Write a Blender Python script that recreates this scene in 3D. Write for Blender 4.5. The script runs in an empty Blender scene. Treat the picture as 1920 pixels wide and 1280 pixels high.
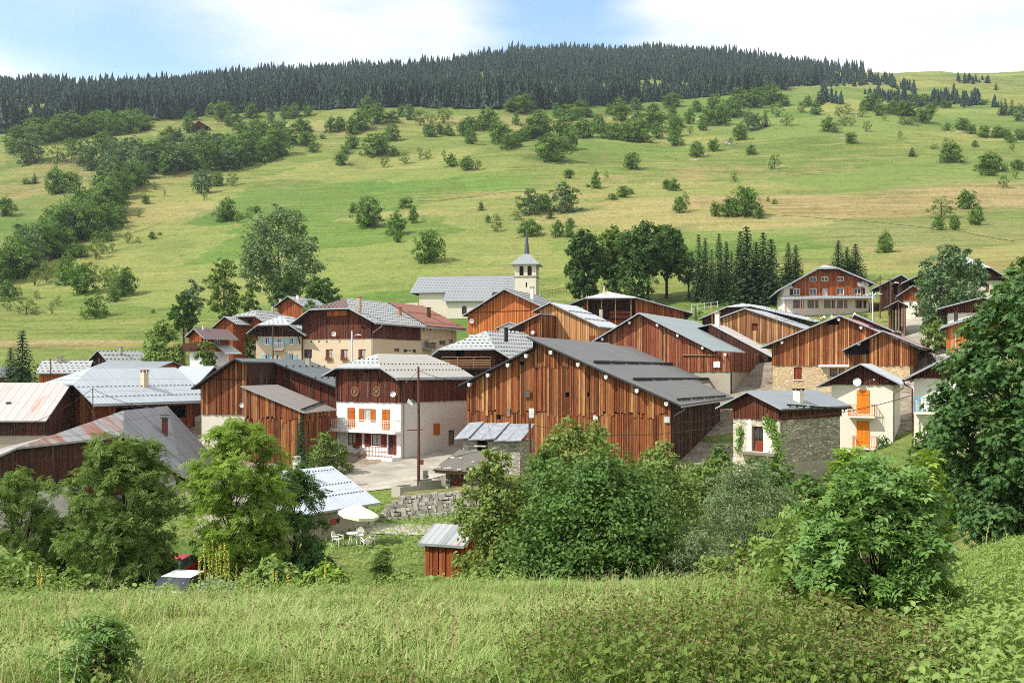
import bpy, math, random
import numpy as np
from mathutils import Vector, Matrix
R = math.radians
rng = np.random.default_rng(7)
random.seed(7)
SC = bpy.context.scene
COL = SC.collection

# ---------------------------------------------------------------- camera, sky, sun, exposure
F, CX, HZ = 1900.0, 960.0, 690.0     # focal length, centre column, horizon row (photo 1920 x 1280)
cam = bpy.data.objects.new('camera', bpy.data.cameras.new('camera'))
COL.objects.link(cam)
cam.data.sensor_width = 36.0
cam.data.lens = 36.0 * F / 1920.0
cam.data.shift_y = (HZ - 640.0) / 1920.0
cam.data.clip_start = 0.1
cam.data.clip_end = 20000
cam.location = (0, 0, 0)
cam.rotation_euler = (R(90), 0, 0)
SC.camera = cam

SUN_EL, SUN_AZ = R(46), R(-113)       # azimuth from +Y towards +X
SDIR = Vector((math.sin(SUN_AZ) * math.cos(SUN_EL), math.cos(SUN_AZ) * math.cos(SUN_EL), math.sin(SUN_EL)))
sl = bpy.data.lights.new('sun', 'SUN')
sl.energy = 5.0
sl.angle = R(0.5)
sl.color = (1.0, 0.965, 0.91)
sun = bpy.data.objects.new('sun', sl)
COL.objects.link(sun)
sun.rotation_euler = SDIR.to_track_quat('Z', 'Y').to_euler()
sun.location = (-60, -30, 90)

W = bpy.data.worlds.new('World')
SC.world = W
W.use_nodes = True
wn = W.node_tree
wn.nodes.clear()
def wnode(t, **kw):
    n = wn.nodes.new(t)
    for k, v in kw.items():
        setattr(n, k, v)
    return n
sky = wnode('ShaderNodeTexSky', sky_type='NISHITA', sun_disc=False, sun_elevation=SUN_EL, sun_rotation=SUN_AZ,
            air_density=1.0, dust_density=1.2, ozone_density=1.5, altitude=1500)
geo = wnode('ShaderNodeTexCoord')
mp = wnode('ShaderNodeMapping')
mp.inputs['Scale'].default_value = (1.0, 1.0, 2.6)
mp.inputs['Location'].default_value = (0.35, 0.1, 0.22)
wn.links.new(geo.outputs['Generated'], mp.inputs['Vector'])
n1 = wnode('ShaderNodeTexNoise')
n1.inputs['Scale'].default_value = 3.2
n1.inputs['Detail'].default_value = 7
n1.inputs['Roughness'].default_value = 0.52
n1.inputs['Distortion'].default_value = 0.35
wn.links.new(mp.outputs['Vector'], n1.inputs['Vector'])
# clouds thicken towards the right of the valley and open in three blue gaps
sep = wnode('ShaderNodeSeparateXYZ')
wn.links.new(geo.outputs['Generated'], sep.inputs[0])
def wmath(op, a, b=None, c=None, clamp=False):
    n = wnode('ShaderNodeMath', operation=op, use_clamp=clamp)
    for i, v in enumerate((a, b, c)):
        if v is None: continue
        if isinstance(v, (int, float)): n.inputs[i].default_value = v
        else: wn.links.new(v, n.inputs[i])
    return n.outputs[0]
def gap(x0, z0, rx, rz, k):
    dx = wmath('DIVIDE', wmath('SUBTRACT', sep.outputs[0], x0), rx)
    dz = wmath('DIVIDE', wmath('SUBTRACT', sep.outputs[2], z0), rz)
    d = wmath('SQRT', wmath('ADD', wmath('MULTIPLY', dx, dx), wmath('MULTIPLY', dz, dz)))
    return wmath('MULTIPLY', wmath('SUBTRACT', 1.0, d, clamp=True), k)
tot = wmath('ADD', gap(-0.335, 0.285, 0.15, 0.11, 0.62), gap(0.045, 0.325, 0.10, 0.11, 0.75))
tot = wmath('ADD', tot, gap(-0.47, 0.30, 0.09, 0.06, 0.34))
tot = wmath('ADD', tot, gap(0.52, 0.30, 0.10, 0.09, 0.22))
cov = wmath('ADD', wmath('MULTIPLY', n1.outputs['Fac'], 1.9), -0.22)
cov = wmath('SUBTRACT', cov, tot)
cov = wmath('ADD', cov, wmath('MULTIPLY', sep.outputs[0], 0.30))
mr = wnode('ShaderNodeMapRange', interpolation_type='SMOOTHSTEP')
mr.inputs['From Min'].default_value = 0.12
mr.inputs['From Max'].default_value = 0.85
wn.links.new(cov, mr.inputs['Value'])
mix = wnode('ShaderNodeMix', data_type='RGBA')
wn.links.new(mr.outputs[0], mix.inputs['Factor'])
skyb = wnode('ShaderNodeMix', data_type='RGBA', blend_type='MULTIPLY')
skyb.inputs['Factor'].default_value = 1.0
wn.links.new(sky.outputs[0], skyb.inputs['A'])
skyb.inputs['B'].default_value = (3.7, 3.75, 3.25, 1)
wn.links.new(skyb.outputs['Result'], mix.inputs['A'])
cl2 = wnode('ShaderNodeTexNoise')
cl2.inputs['Scale'].default_value = 3.1
cl2.inputs['Detail'].default_value = 5
wn.links.new(mp.outputs['Vector'], cl2.inputs['Vector'])
ccol = wnode('ShaderNodeMix', data_type='RGBA')
wn.links.new(cl2.outputs['Fac'], ccol.inputs['Factor'])
ccol.inputs['A'].default_value = (12.6, 12.8, 13.1, 1)
ccol.inputs['B'].default_value = (15.0, 15.0, 14.9, 1)
wn.links.new(ccol.outputs['Result'], mix.inputs['B'])
bg = wnode('ShaderNodeBackground')
bg.inputs['Strength'].default_value = 0.072
wn.links.new(mix.outputs['Result'], bg.inputs['Color'])
wo = wnode('ShaderNodeOutputWorld')
wn.links.new(bg.outputs[0], wo.inputs['Surface'])

SC.view_settings.view_transform = 'Standard'
SC.view_settings.look = 'None'
SC.view_settings.exposure = 0.24
SC.view_settings.gamma = 1.0
SC.render.engine = 'CYCLES'
SC.cycles.filter_width = 0.95
SC.cycles.use_denoising = False
SC.cycles.max_bounces = 6
SC.cycles.diffuse_bounces = 3
SC.cycles.glossy_bounces = 2
SC.cycles.transmission_bounces = 4
SC.cycles.transparent_max_bounces = 4
SC.cycles.volume_bounces = 0
SC.cycles.sample_clamp_indirect = 6.0

# ---------------------------------------------------------------- materials
def lin(h):
    h = h.lstrip('#')
    o = []
    for i in (0, 2, 4):
        v = int(h[i:i + 2], 16) / 255.0
        o.append(v / 12.92 if v <= 0.04045 else ((v + 0.055) / 1.055) ** 2.4)
    return (o[0], o[1], o[2], 1.0)
class G:
    """a small node-graph builder"""
    def __init__(s, name):
        s.m = bpy.data.materials.new(name)
        s.m.use_nodes = True
        s.t = s.m.node_tree
        s.t.nodes.clear()
        s.o = s.t.nodes.new('ShaderNodeOutputMaterial')
    def node(s, t, ins=None, **kw):
        n = s.t.nodes.new(t)
        for k, v in kw.items(): setattr(n, k, v)
        for k, v in (ins or {}).items(): s.set(n.inputs[k], v)
        return n
    def set(s, sock, v):
        if isinstance(v, bpy.types.NodeSocket): s.t.links.new(v, sock)
        elif v is not None:
            if isinstance(v, str): v = lin(v)
            if isinstance(v, (tuple, list)) and len(v) == 3 and sock.type == 'RGBA': v = (*v, 1)
            sock.default_value = v
    def uv(s, sx=1, sy=1, off=(0, 0, 0)):
        return s.node('ShaderNodeMapping', {'Vector': s.node('ShaderNodeUVMap').outputs[0], 'Scale': (sx, sy, 1), 'Location': off}).outputs[0]
    def pos(s, sx=1, sy=1, sz=1):
        return s.node('ShaderNodeMapping', {'Vector': s.node('ShaderNodeNewGeometry').outputs['Position'], 'Scale': (sx, sy, sz)}).outputs[0]
    def attr(s, n='rnd'):
        return s.node('ShaderNodeAttribute', attribute_name=n).outputs['Fac']
    def noise(s, vec, scale=1, detail=3, rough=0.55, dist=0):
        return s.node('ShaderNodeTexNoise', {'Vector': vec, 'Scale': scale, 'Detail': detail, 'Roughness': rough, 'Distortion': dist}).outputs['Fac']
    def mix(s, f, a, b, blend='MIX'):
        n = s.t.nodes.new('ShaderNodeMix'); n.data_type = 'RGBA'; n.blend_type = blend
        s.set(n.inputs[0], f); s.set(n.inputs[6], a); s.set(n.inputs[7], b)
        return n.outputs[2]
    def math(s, op, a, b=None, c=None, clamp=False):
        n = s.node('ShaderNodeMath', operation=op, use_clamp=clamp)
        for i, v in enumerate((a, b, c)):
            if v is not None: s.set(n.inputs[i], v)
        return n.outputs[0]
    def ramp(s, f, stops):
        n = s.node('ShaderNodeValToRGB', {'Fac': f})
        e = n.color_ramp.elements
        while len(e) < len(stops): e.new(0.5)
        for el, (p, c) in zip(e, stops):
            el.position = p
            el.color = lin(c) if isinstance(c, str) else ((c, c, c, 1) if isinstance(c, (int, float)) else c)
        return n.outputs[0]
    def step(s, f, a, b):
        n = s.node('ShaderNodeMapRange', {'Value': f, 'From Min': a, 'From Max': b}, interpolation_type='SMOOTHSTEP')
        return n.outputs[0]
    def bump(s, h, strength=0.5, dist=0.05):
        return s.node('ShaderNodeBump', {'Height': h, 'Strength': strength, 'Distance': dist}).outputs[0]
    def out(s, col, rough=0.8, metal=0.0, normal=None, spec=0.3):
        p = s.node('ShaderNodeBsdfPrincipled', {'Base Color': col, 'Roughness': rough, 'Metallic': metal, 'Specular IOR Level': spec})
        if normal is not None: s.set(p.inputs['Normal'], normal)
        s.t.links.new(p.outputs[0], s.o.inputs['Surface'])
        return s.m

def m_plain(name, col, rough=0.7, metal=0.0, var=0.12, scale=2.0):
    g = G(name)
    n = g.noise(g.node('ShaderNodeTexCoord').outputs['Object'], scale, 4)
    c = lin(col)
    lo = tuple(x * (1 - var * 1.6) for x in c[:3]) + (1,)
    hi = tuple(min(1, x * (1 + var)) for x in c[:3]) + (1,)
    return g.out(g.ramp(n, [(0.3, lo), (0.7, hi)]), rough, metal)

def m_wood(name, cols, grain=1.0, weather=0.35, wcol='3a2a22', silver=0.24):
    """boards: one tone per board (rnd), grain along the board, weathered patches"""
    g = G(name)
    base = g.ramp(g.attr('rnd'), [(i / (len(cols) - 1), c) for i, c in enumerate(cols)])
    gr = g.noise(g.uv(14, 0.8), 1, 5, 0.65)
    fine = g.noise(g.uv(40, 1.6), 1, 3, 0.6)
    c = g.mix(g.math('MULTIPLY', g.step(gr, 0.42, 0.72), 0.55 * grain), base, wcol)
    c = g.mix(g.math('MULTIPLY', g.step(fine, 0.5, 0.75), 0.35 * grain), c, 'c98a52')
    kn = g.noise(g.uv(7, 2.4), 1, 3, 0.6)
    c = g.mix(g.math('MULTIPLY', g.step(kn, 0.6, 0.7), 0.42 * grain), c, '33190d')
    sv = g.math('MULTIPLY', g.step(g.noise(g.uv(3.1, 0.22), 1, 3, 0.5), 0.58, 0.7), silver)
    c = g.mix(sv, c, '9c9083')
    big = g.noise(g.uv(0.55, 0.35), 1, 4, 0.6)
    c = g.mix(g.math('MULTIPLY', g.step(big, 0.5, 0.72), weather), c, wcol)
    return g.out(c, 0.75, 0, g.bump(gr, 0.5, 0.02), 0.2)

def m_stucco(name, col, dirt='6e6a60', amount=0.45, bumpy=0.4):
    g = G(name)
    n = g.noise(g.uv(0.35, 0.5), 1, 6, 0.65)
    st = g.noise(g.uv(1.3, 0.18), 1, 4, 0.6)
    fine = g.noise(g.uv(5, 5), 1, 4, 0.7)
    c = g.mix(g.math('MULTIPLY', g.step(n, 0.5, 0.8), amount), col, dirt)
    c = g.mix(g.math('MULTIPLY', g.step(st, 0.56, 0.8), amount * 0.6), c, dirt)
    c = g.mix(g.math('MULTIPLY', g.step(fine, 0.45, 0.8), 0.16), c, dirt)
    return g.out(c, 0.9, 0, g.bump(fine, bumpy, 0.03), 0.15)

def m_stone(name, cols, mortar, sx=2.2, sy=4.5, joint=0.055, patch=0.0, pcol='cfc6b4'):
    g = G(name)
    w = g.noise(g.uv(2, 2), 1, 3)
    uvn = g.uv(sx, sy)
    vec = g.node('ShaderNodeVectorMath', {0: uvn, 1: g.node('ShaderNodeCombineXYZ', {'X': g.math('MULTIPLY', w, 0.5), 'Y': g.math('MULTIPLY', w, 0.7)}).outputs[0]}, operation='ADD').outputs[0]
    v = g.node('ShaderNodeTexVoronoi', {'Vector': vec, 'Scale': 1.0, 'Randomness': 0.9}, feature='F1')
    e = g.node('ShaderNodeTexVoronoi', {'Vector': vec, 'Scale': 1.0, 'Randomness': 0.9}, feature='DISTANCE_TO_EDGE').outputs['Distance']
    sepc = g.node('ShaderNodeSeparateColor', {'Color': v.outputs['Color']}).outputs[0]
    c = g.ramp(sepc, [(i / (len(cols) - 1), k) for i, k in enumerate(cols)])
    fine = g.noise(g.uv(9, 9), 1, 4, 0.7)
    c = g.mix(g.math('MULTIPLY', g.step(fine, 0.4, 0.75), 0.22), c, '5a564c')
    edge = g.step(e, 0.0, joint)
    c = g.mix(edge, mortar, c)
    if patch:
        pn = g.noise(g.uv(0.3, 0.4), 1, 5, 0.6)
        pm = g.math('MULTIPLY', g.step(pn, 0.45, 0.6), patch)
        c = g.mix(pm, c, pcol)
    return g.out(c, 0.9, 0, g.bump(g.math('ADD', g.math('MULTIPLY', edge, 1.0), fine), 0.8, 0.05), 0.15)

def m_metal(name, col, seam=0.45, dirt='8a8a86', amount=0.35, rust=0.0, rcol='7a3a22', rough=0.45, sharp=0.16, bump=0.9, metal=0.25, streak=0.12, rustx=0.9):
    """sheet roofing: standing seams every SEAM metres across u, streaks down the slope"""
    g = G(name)
    u = g.node('ShaderNodeSeparateXYZ', {0: g.uv()}).outputs[0]
    st = g.noise(g.uv(1.6, streak), 1, 5, 0.65)
    n = g.noise(g.uv(0.25, 0.3), 1, 5, 0.6)
    c = g.mix(g.math('MULTIPLY', g.step(st, 0.45, 0.75), amount), col, dirt)
    c = g.mix(g.math('MULTIPLY', g.step(n, 0.5, 0.8), amount * 0.6), c, dirt)
    sh = None
    if seam:
        ph = g.math('FRACT', g.math('DIVIDE', u, seam))
        panel = g.node('ShaderNodeTexWhiteNoise', {'W': g.math('FLOOR', g.math('DIVIDE', u, seam))}, noise_dimensions='1D').outputs['Value']
        c = g.mix(g.math('MULTIPLY', panel, 0.14), c, dirt)
        tri = g.math('ABSOLUTE', g.math('SUBTRACT', ph, 0.5))
        sh = g.step(tri, 0.5 - sharp, 0.5)
    if rust:
        rn = g.noise(g.uv(rustx, 0.16), 1, 4, 0.55)
        rm = g.math('MULTIPLY', g.step(rn, 0.62 - 0.3 * rust, 0.74 - 0.2 * rust), 0.9)
        r2 = g.noise(g.uv(3, 0.6), 1, 4)
        c = g.mix(rm, c, g.mix(r2, rcol, 'a8694a'))
    vv = g.node('ShaderNodeSeparateXYZ', {0: g.uv()}).outputs[1]
    lap = g.step(g.math('FRACT', g.math('DIVIDE', vv, 2.3)), 0.0, 0.05)
    c = g.mix(g.math('MULTIPLY', g.math('SUBTRACT', 1.0, lap), 0.3), c, dirt)
    hh = g.math('ADD', sh, g.math('MULTIPLY', lap, 0.8)) if sh is not None else lap
    hh = g.math('ADD', hh, g.math('MULTIPLY', n, 0.6))
    nrm = g.bump(hh, bump, 0.04)
    return g.out(c, rough, metal, nrm, 0.4)

def m_leaf(name, cols, trans=0.35, rough=0.6, tcol=None, spec=0.14):
    g = G(name)
    oi = g.node('ShaderNodeObjectInfo').outputs['Random']
    f = g.math('ADD', g.math('MULTIPLY', g.attr('rnd'), 0.8), g.math('MULTIPLY', oi, 0.2))
    c = g.ramp(f, [(i / (len(cols) - 1), k) for i, k in enumerate(cols)])
    p = g.node('ShaderNodeBsdfPrincipled', {'Base Color': c, 'Roughness': rough, 'Specular IOR Level': spec})
    t = g.node('ShaderNodeBsdfTranslucent', {'Color': g.mix(0.55, c, tcol or '7f982c')})
    x = g.node('ShaderNodeMixShader', {0: trans, 1: p.outputs[0], 2: t.outputs[0]})
    g.t.links.new(x.outputs[0], g.o.inputs['Surface'])
    return g.m

def m_glass(name, col='1b2226', rough=0.08):
    g = G(name)
    n = g.noise(g.node('ShaderNodeTexCoord').outputs['Object'], 1.3, 2)
    return g.out(g.ramp(n, [(0.35, col), (0.7, '454c50')]), rough, 0, None, 0.6)

M = {}
M['wood_red'] = m_wood('dark_red_boards', ['3c1d15', '54281a', '6a3320', '47231a'], 0.8, 0.35, '26140f')
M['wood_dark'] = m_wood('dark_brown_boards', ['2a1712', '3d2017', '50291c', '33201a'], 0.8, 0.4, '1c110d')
M['wood_orange'] = m_wood('orange_larch_boards', ['94501f','b0602a','c2703a','9c4f20','d08c4c','a85a26'], 0.5, 0.12, '6b3314')
M['wood_honey'] = m_wood('honey_larch_boards', ['b07a48', 'bf8d5a', 'a86b38', 'c9a06e', '9a6538'], 0.6, 0.22, '6f4424')
M['wood_slab'] = m_wood('weathered_slab_boards', ['46240f','743a1c','a05c30','82441f','c2945e','8f4d26','552b16','a86c3a','683619'], 1.0, 0.45, '3a2118')
M['wood_slab2'] = m_wood('brown_slab_boards', ['40200f','6e3619','94502a','5a2a16','b07a46','7c3f1f'], 1.0, 0.45, '2e1810')
M['wood_slab_red'] = m_wood('red_brown_slab_boards', ['44201a','723622','985232','62301f','b07c52','80422a','8c4a30'], 1.0, 0.4, '2a1710', 0.35)
M['wood_slab_tan'] = m_wood('tan_slab_boards', ['5c3a22', '8a5a34', 'b58252', '6f4526', 'cfa878', '9c6a3e', '7a4c2c'], 1.0, 0.4, '38241a', 0.45)
M['wood_barn'] = m_wood('chalet_boards', ['7e3c1e','9a5028','863f1e','ac6236'], 0.6, 0.25, '3e1c0f')
M['wood_grey'] = m_wood('grey_timber', ['6a6258', '7d756a', '8f877c', '5a534a'], 0.8, 0.3, '3c3731')
M['trim'] = m_plain('dark_timber_trim', '35231a', 0.8)
M['trim_light'] = m_plain('pale_timber_trim', '8a6a4a', 0.8)
M['fascia'] = m_plain('grey_metal_trim', '9aa0a2', 0.5, 0.3)
M['fascia_dark'] = m_plain('dark_metal_trim', '3c3f41', 0.5, 0.3)
M['beige'] = m_stucco('beige_render', 'c8b699', '928873', 0.5)
M['cream'] = m_stucco('cream_church_render', 'd2c8b4', 'a09886', 0.4)
M['white'] = m_stucco('white_render', 'eeebe4', 'c9c4b8', 0.25, 0.25)
M['whitegrey'] = m_stucco('rough_white_render', 'cfc9bf', '9b958a', 0.4, 0.9)
M['offwhite'] = m_stucco('off_white_render', 'd9d0bf', 'a89e8c', 0.4)
M['greyrender'] = m_stucco('grey_render', 'a59c8a', '6f695d', 0.55)
M['concrete'] = m_stucco('concrete', 'a8a294', '6c675c', 0.6)
M['stone_grey'] = m_stone('grey_rubble_stone', ['8a867c', 'b0aa9c', 'c8c0b0', '9a9486', 'dcd4c4'], '857c6a', 1.9, 7.0, 0.09)
M['stone_pale'] = m_stone('pale_limewashed_stone', ['b8ac96', 'cfc4ae', 'a89c86', 'd8cfbc'], 'c2b8a4', 2.6, 5.2, 0.05, 0.7, 'd6ccb8')
M['stone_barn'] = m_stone('beige_pointed_stone', ['c4ab82', 'd0b994', 'b89f78', 'c9b48c'], 'a08b68', 2.4, 5.0, 0.05, 0.4, 'cdb78f')
M['stone_dry'] = m_stone('dry_stone', ['8f8a80', 'a8a296', 'c2bcae', '77726a', 'b5a898'], '2e2a24', 2.2, 3.4, 0.12)
M['glass'] = m_glass('window_glass')
M['curtain'] = m_plain('net_curtain', 'b8b8b0', 0.8)
M['dark'] = m_plain('dark_interior', '15110e', 0.9)
M['frame_white'] = m_plain('white_painted_frame', 'e6e4de', 0.5)
M['frame_brown'] = m_plain('brown_stained_frame', '6a3a1e', 0.6)
M['shut_orange'] = m_wood('orange_stained_shutters', ['a85c22', 'b86a2c', '985018'], 0.6, 0.25, '7d3d12')
M['shut_bright'] = m_wood('bright_orange_shutters', ['d07414', 'dd8420', 'c4660f'], 0.35, 0.1, '9a4c0c')
M['shut_red'] = m_wood('red_brown_shutters', ['6e2a1a', '7f3320', '5e2216'], 0.4, 0.15, '3d160e')
M['shut_blue'] = m_plain('pale_blue_paint', '8fc4d6', 0.6)
M['shut_dark'] = m_plain('dark_brown_shutters', '33211a', 0.7)
M['shut_pink'] = m_plain('faded_red_shutters', 'b8483c', 0.7)
M['blue'] = m_plain('light_blue_paint', '4f9fc8', 0.5)
M['orange_paint'] = m_plain('orange_stain', 'cc7a22', 0.6)
M['rail_white'] = m_plain('white_railing', 'd8d2c8', 0.5)
M['rail_brown'] = m_plain('brown_railing', '7a3f26', 0.6)
M['iron'] = m_plain('dark_iron', '26231f', 0.6, 0.3)
M['zinc'] = m_plain('zinc', '9da3a6', 0.45, 0.5)
M['copper'] = m_plain('copper_pipe', '5a3026', 0.5, 0.3)
M['brick'] = m_stone('orange_brick', ['b86a42', 'a85c38', 'c47a50'], 'c9a88c', 5, 12, 0.08)
M['tin_white'] = m_plain('white_tin_cap', 'c4c4c0', 0.5)
M['plastic'] = m_plain('white_plastic', 'ece8dc', 0.4)
M['dish'] = m_plain('satellite_dish_white', 'e8e6e2', 0.5)
M['red'] = m_plain('red_petals', 'c01818', 0.6)
M['redpaint'] = m_plain('red_car_paint', 'a01820', 0.3)
M['carwhite'] = m_plain('white_car_paint', 'e4e4e4', 0.25)
M['rubber'] = m_plain('rubber', '1c1c1c', 0.8)
M['pole'] = m_plain('creosoted_pole', '5c4030', 0.85)
M['log'] = m_plain('debarked_log', 'a39078', 0.85, 0, 0.3, 6)
M['fire'] = m_plain('split_firewood', 'b08458', 0.85, 0, 0.4, 9)
M['bark'] = m_plain('bark', '463c31', 0.9, 0, 0.3, 5)
M['bark_grey'] = m_plain('grey_bark', '6a6257', 0.9, 0, 0.3, 5)
M['slate'] = m_plain('slate_slab', '8c9094', 0.7, 0, 0.2, 3)
M['canvas'] = m_plain('cream_canvas', 'efe4cc', 0.8)
M['lamp'] = m_plain('lamp_housing', 'c8ccd0', 0.4)
# roofs
M['r_blue'] = m_metal('pale_blue_steel_roof', 'b3babe', 0.42, '8f989d', 0.35)
M['r_dark'] = m_metal('charcoal_membrane_roof', '6c6b69', 1.0, '525251', 0.6, rough=0.75, sharp=0.05, bump=0.5, metal=0.0)
M['r_slateblue'] = m_metal('slate_grey_sheet_roof', '5f6668', 1.4, '4c5456', 0.3, rough=0.6, sharp=0.02, bump=0.3, metal=0.05)
M['r_sage'] = m_metal('grey_green_sheet_roof', '8f9a98', 1.0, '757f7e', 0.35, rough=0.55, sharp=0.02, bump=0.3, metal=0.1)
M['r_tile'] = m_metal('pale_grey_tile_roof', 'a3a5a2', 0.30, '868884', 0.35, rough=0.6, sharp=0.3, bump=0.6, metal=0.1)
M['r_tilec'] = m_metal('grey_church_roof', '8c8f90', 0.45, '75787a', 0.3, rough=0.6, sharp=0.3, bump=0.5, metal=0.1)
M['r_putty'] = m_metal('putty_grey_roof', 'aaa69c', 0.5, '8f8b82', 0.25, rough=0.6, sharp=0.06, bump=0.35, metal=0.0)
M['r_white'] = m_metal('bright_steel_roof', 'c0c4c6', 0.5, '989c9e', 0.5, rough=0.5, sharp=0.06, bump=0.5, metal=0.1)
M['r_white2'] = m_metal('white_ribbed_roof', 'bec5cc', 0.33, '98a2ac', 0.4, rough=0.5, sharp=0.12, bump=0.7, metal=0.1)
M['r_pink'] = m_metal('rusty_pinkish_roof', 'b4aca6', 0.8, '968c86', 0.5, rust=0.2, rcol='a88a7c', rough=0.6, metal=0.1, rustx=0.45)
M['r_pink2'] = m_metal('pale_rust_roof', 'cac2bc', 0.9, 'a59a94', 0.45, rust=0.1, rcol='b58a7a', rough=0.6, metal=0.1)
M['r_rust'] = m_metal('red_brown_rust_roof', '8a5f50', 0.8, '6f5248', 0.6, rust=0.6, rcol='74412f', rough=0.75, sharp=0.05, bump=0.3, metal=0.0)
M['r_streak'] = m_metal('corrugated_rust_streak_roof', 'a4a6a4', 0.34, '505356', 1.0, rust=0.62, rcol='7e4226', rough=0.6, sharp=0.35, bump=0.9, metal=0.1, streak=0.05, rustx=0.5)
M['r_greystain'] = m_metal('stained_grey_roof', '86878a', 0.9, '4a4a4c', 0.9, rough=0.7, sharp=0.03, bump=0.3, metal=0.0)
M['r_red'] = m_metal('dusty_red_roof', 'a8767a', 0.5, '8a5f62', 0.4, rough=0.6, sharp=0.06, bump=0.4, metal=0.0)
M['r_maroon'] = m_metal('maroon_roof', '75595a', 0.5, '5a4546', 0.4, rough=0.6, sharp=0.06, bump=0.4, metal=0.0)
M['r_purple'] = m_metal('brown_sheet_roof', '6e5a58', 0.5, '54484a', 0.5, rust=0.2, rough=0.6, sharp=0.06, bump=0.4)
M['r_asphalt'] = m_metal('felt_roof', '857d76', 1.0, '6a645e', 0.5, rough=0.85, sharp=0.03, bump=0.3, metal=0.0)
M['r_grey'] = m_metal('mid_grey_sheet_roof', '858b8e', 0.9, '6c7276', 0.35, rough=0.6, sharp=0.03, bump=0.35, metal=0.05)
M['r_spire'] = m_metal('spire_slate', '4a4e54', 0.3, '3a3d42', 0.3, rough=0.5, sharp=0.2, bump=0.4, metal=0.1)
M['r_corr'] = m_metal('dark_corrugated_roof', '6c665e', 0.22, '4c4842', 0.6, rough=0.75, sharp=0.45, bump=1.0, metal=0.0)
M['l_ash'] = m_leaf('ash_leaves', ['536b2a','6a823f','869b57','5d7532'])
M['l_yellow'] = m_leaf('yellow_green_leaves', ['6c8a30','839e3e','9fb856','768f36'], 0.42)
M['l_dark'] = m_leaf('dark_leaves', ['304a20','41602c','55743a','375426'], 0.25)
M['l_bush'] = m_leaf('glossy_bush_leaves', ['38551f','4b6b2c','62823e','405e25'], 0.25, 0.5, None, 0.2)
M['l_cherry'] = m_leaf('cherry_leaves', ['5a7030','708642','8fa05c','637a36','94863e'], 0.35)
M['l_willow'] = m_leaf('grey_green_willow_leaves', ['5f7448','76885c','8f9f74','67784c'], 0.25)
M['l_maple'] = m_leaf('maple_leaves', ['34502a','446332','5c7c46','3b582c'], 0.3, 0.5, None, 0.2)
M['l_fig'] = m_leaf('broad_shrub_leaves', ['486a2c','5c7f38','7a9c50','507234'], 0.32, 0.42, None, 0.35)
M['l_field'] = m_leaf('orchard_leaves', ['41601f','52742b','6b8b3d','486826'], 0.25)
M['l_field2'] = m_leaf('lighter_orchard_leaves', ['627a32','768c42','8c9e56','6c823a'], 0.25)
M['l_alder'] = m_leaf('grey_green_wood_leaves', ['455e3a','557046','688456','4b6440'], 0.22)
M['l_spruce'] = m_leaf('spruce_needles', ['25361f','304528','3f5632','293c22'], 0.1)
M['l_forest'] = m_leaf('far_forest_needles', ['18271f','1f3128','283d31','1b2b23'], 0.0)
M['l_poplar'] = m_leaf('poplar_leaves', ['566e42','6c8454','869c6e','5f774a'], 0.3)
M['l_weed'] = m_leaf('weed_leaves', ['66803a','7c9648','94aa60','6f8a40'], 0.4)
M['l_nettle'] = m_leaf('nettle_leaves', ['5a6630','70793e','8a9050','7a6c42'], 0.35)
M['l_vine'] = m_leaf('creeper_leaves', ['4a6b24', '5f8230', '769a40'], 0.3)
M['mullein'] = m_plain('mullein_flowers', 'c9b848', 0.7)
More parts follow.
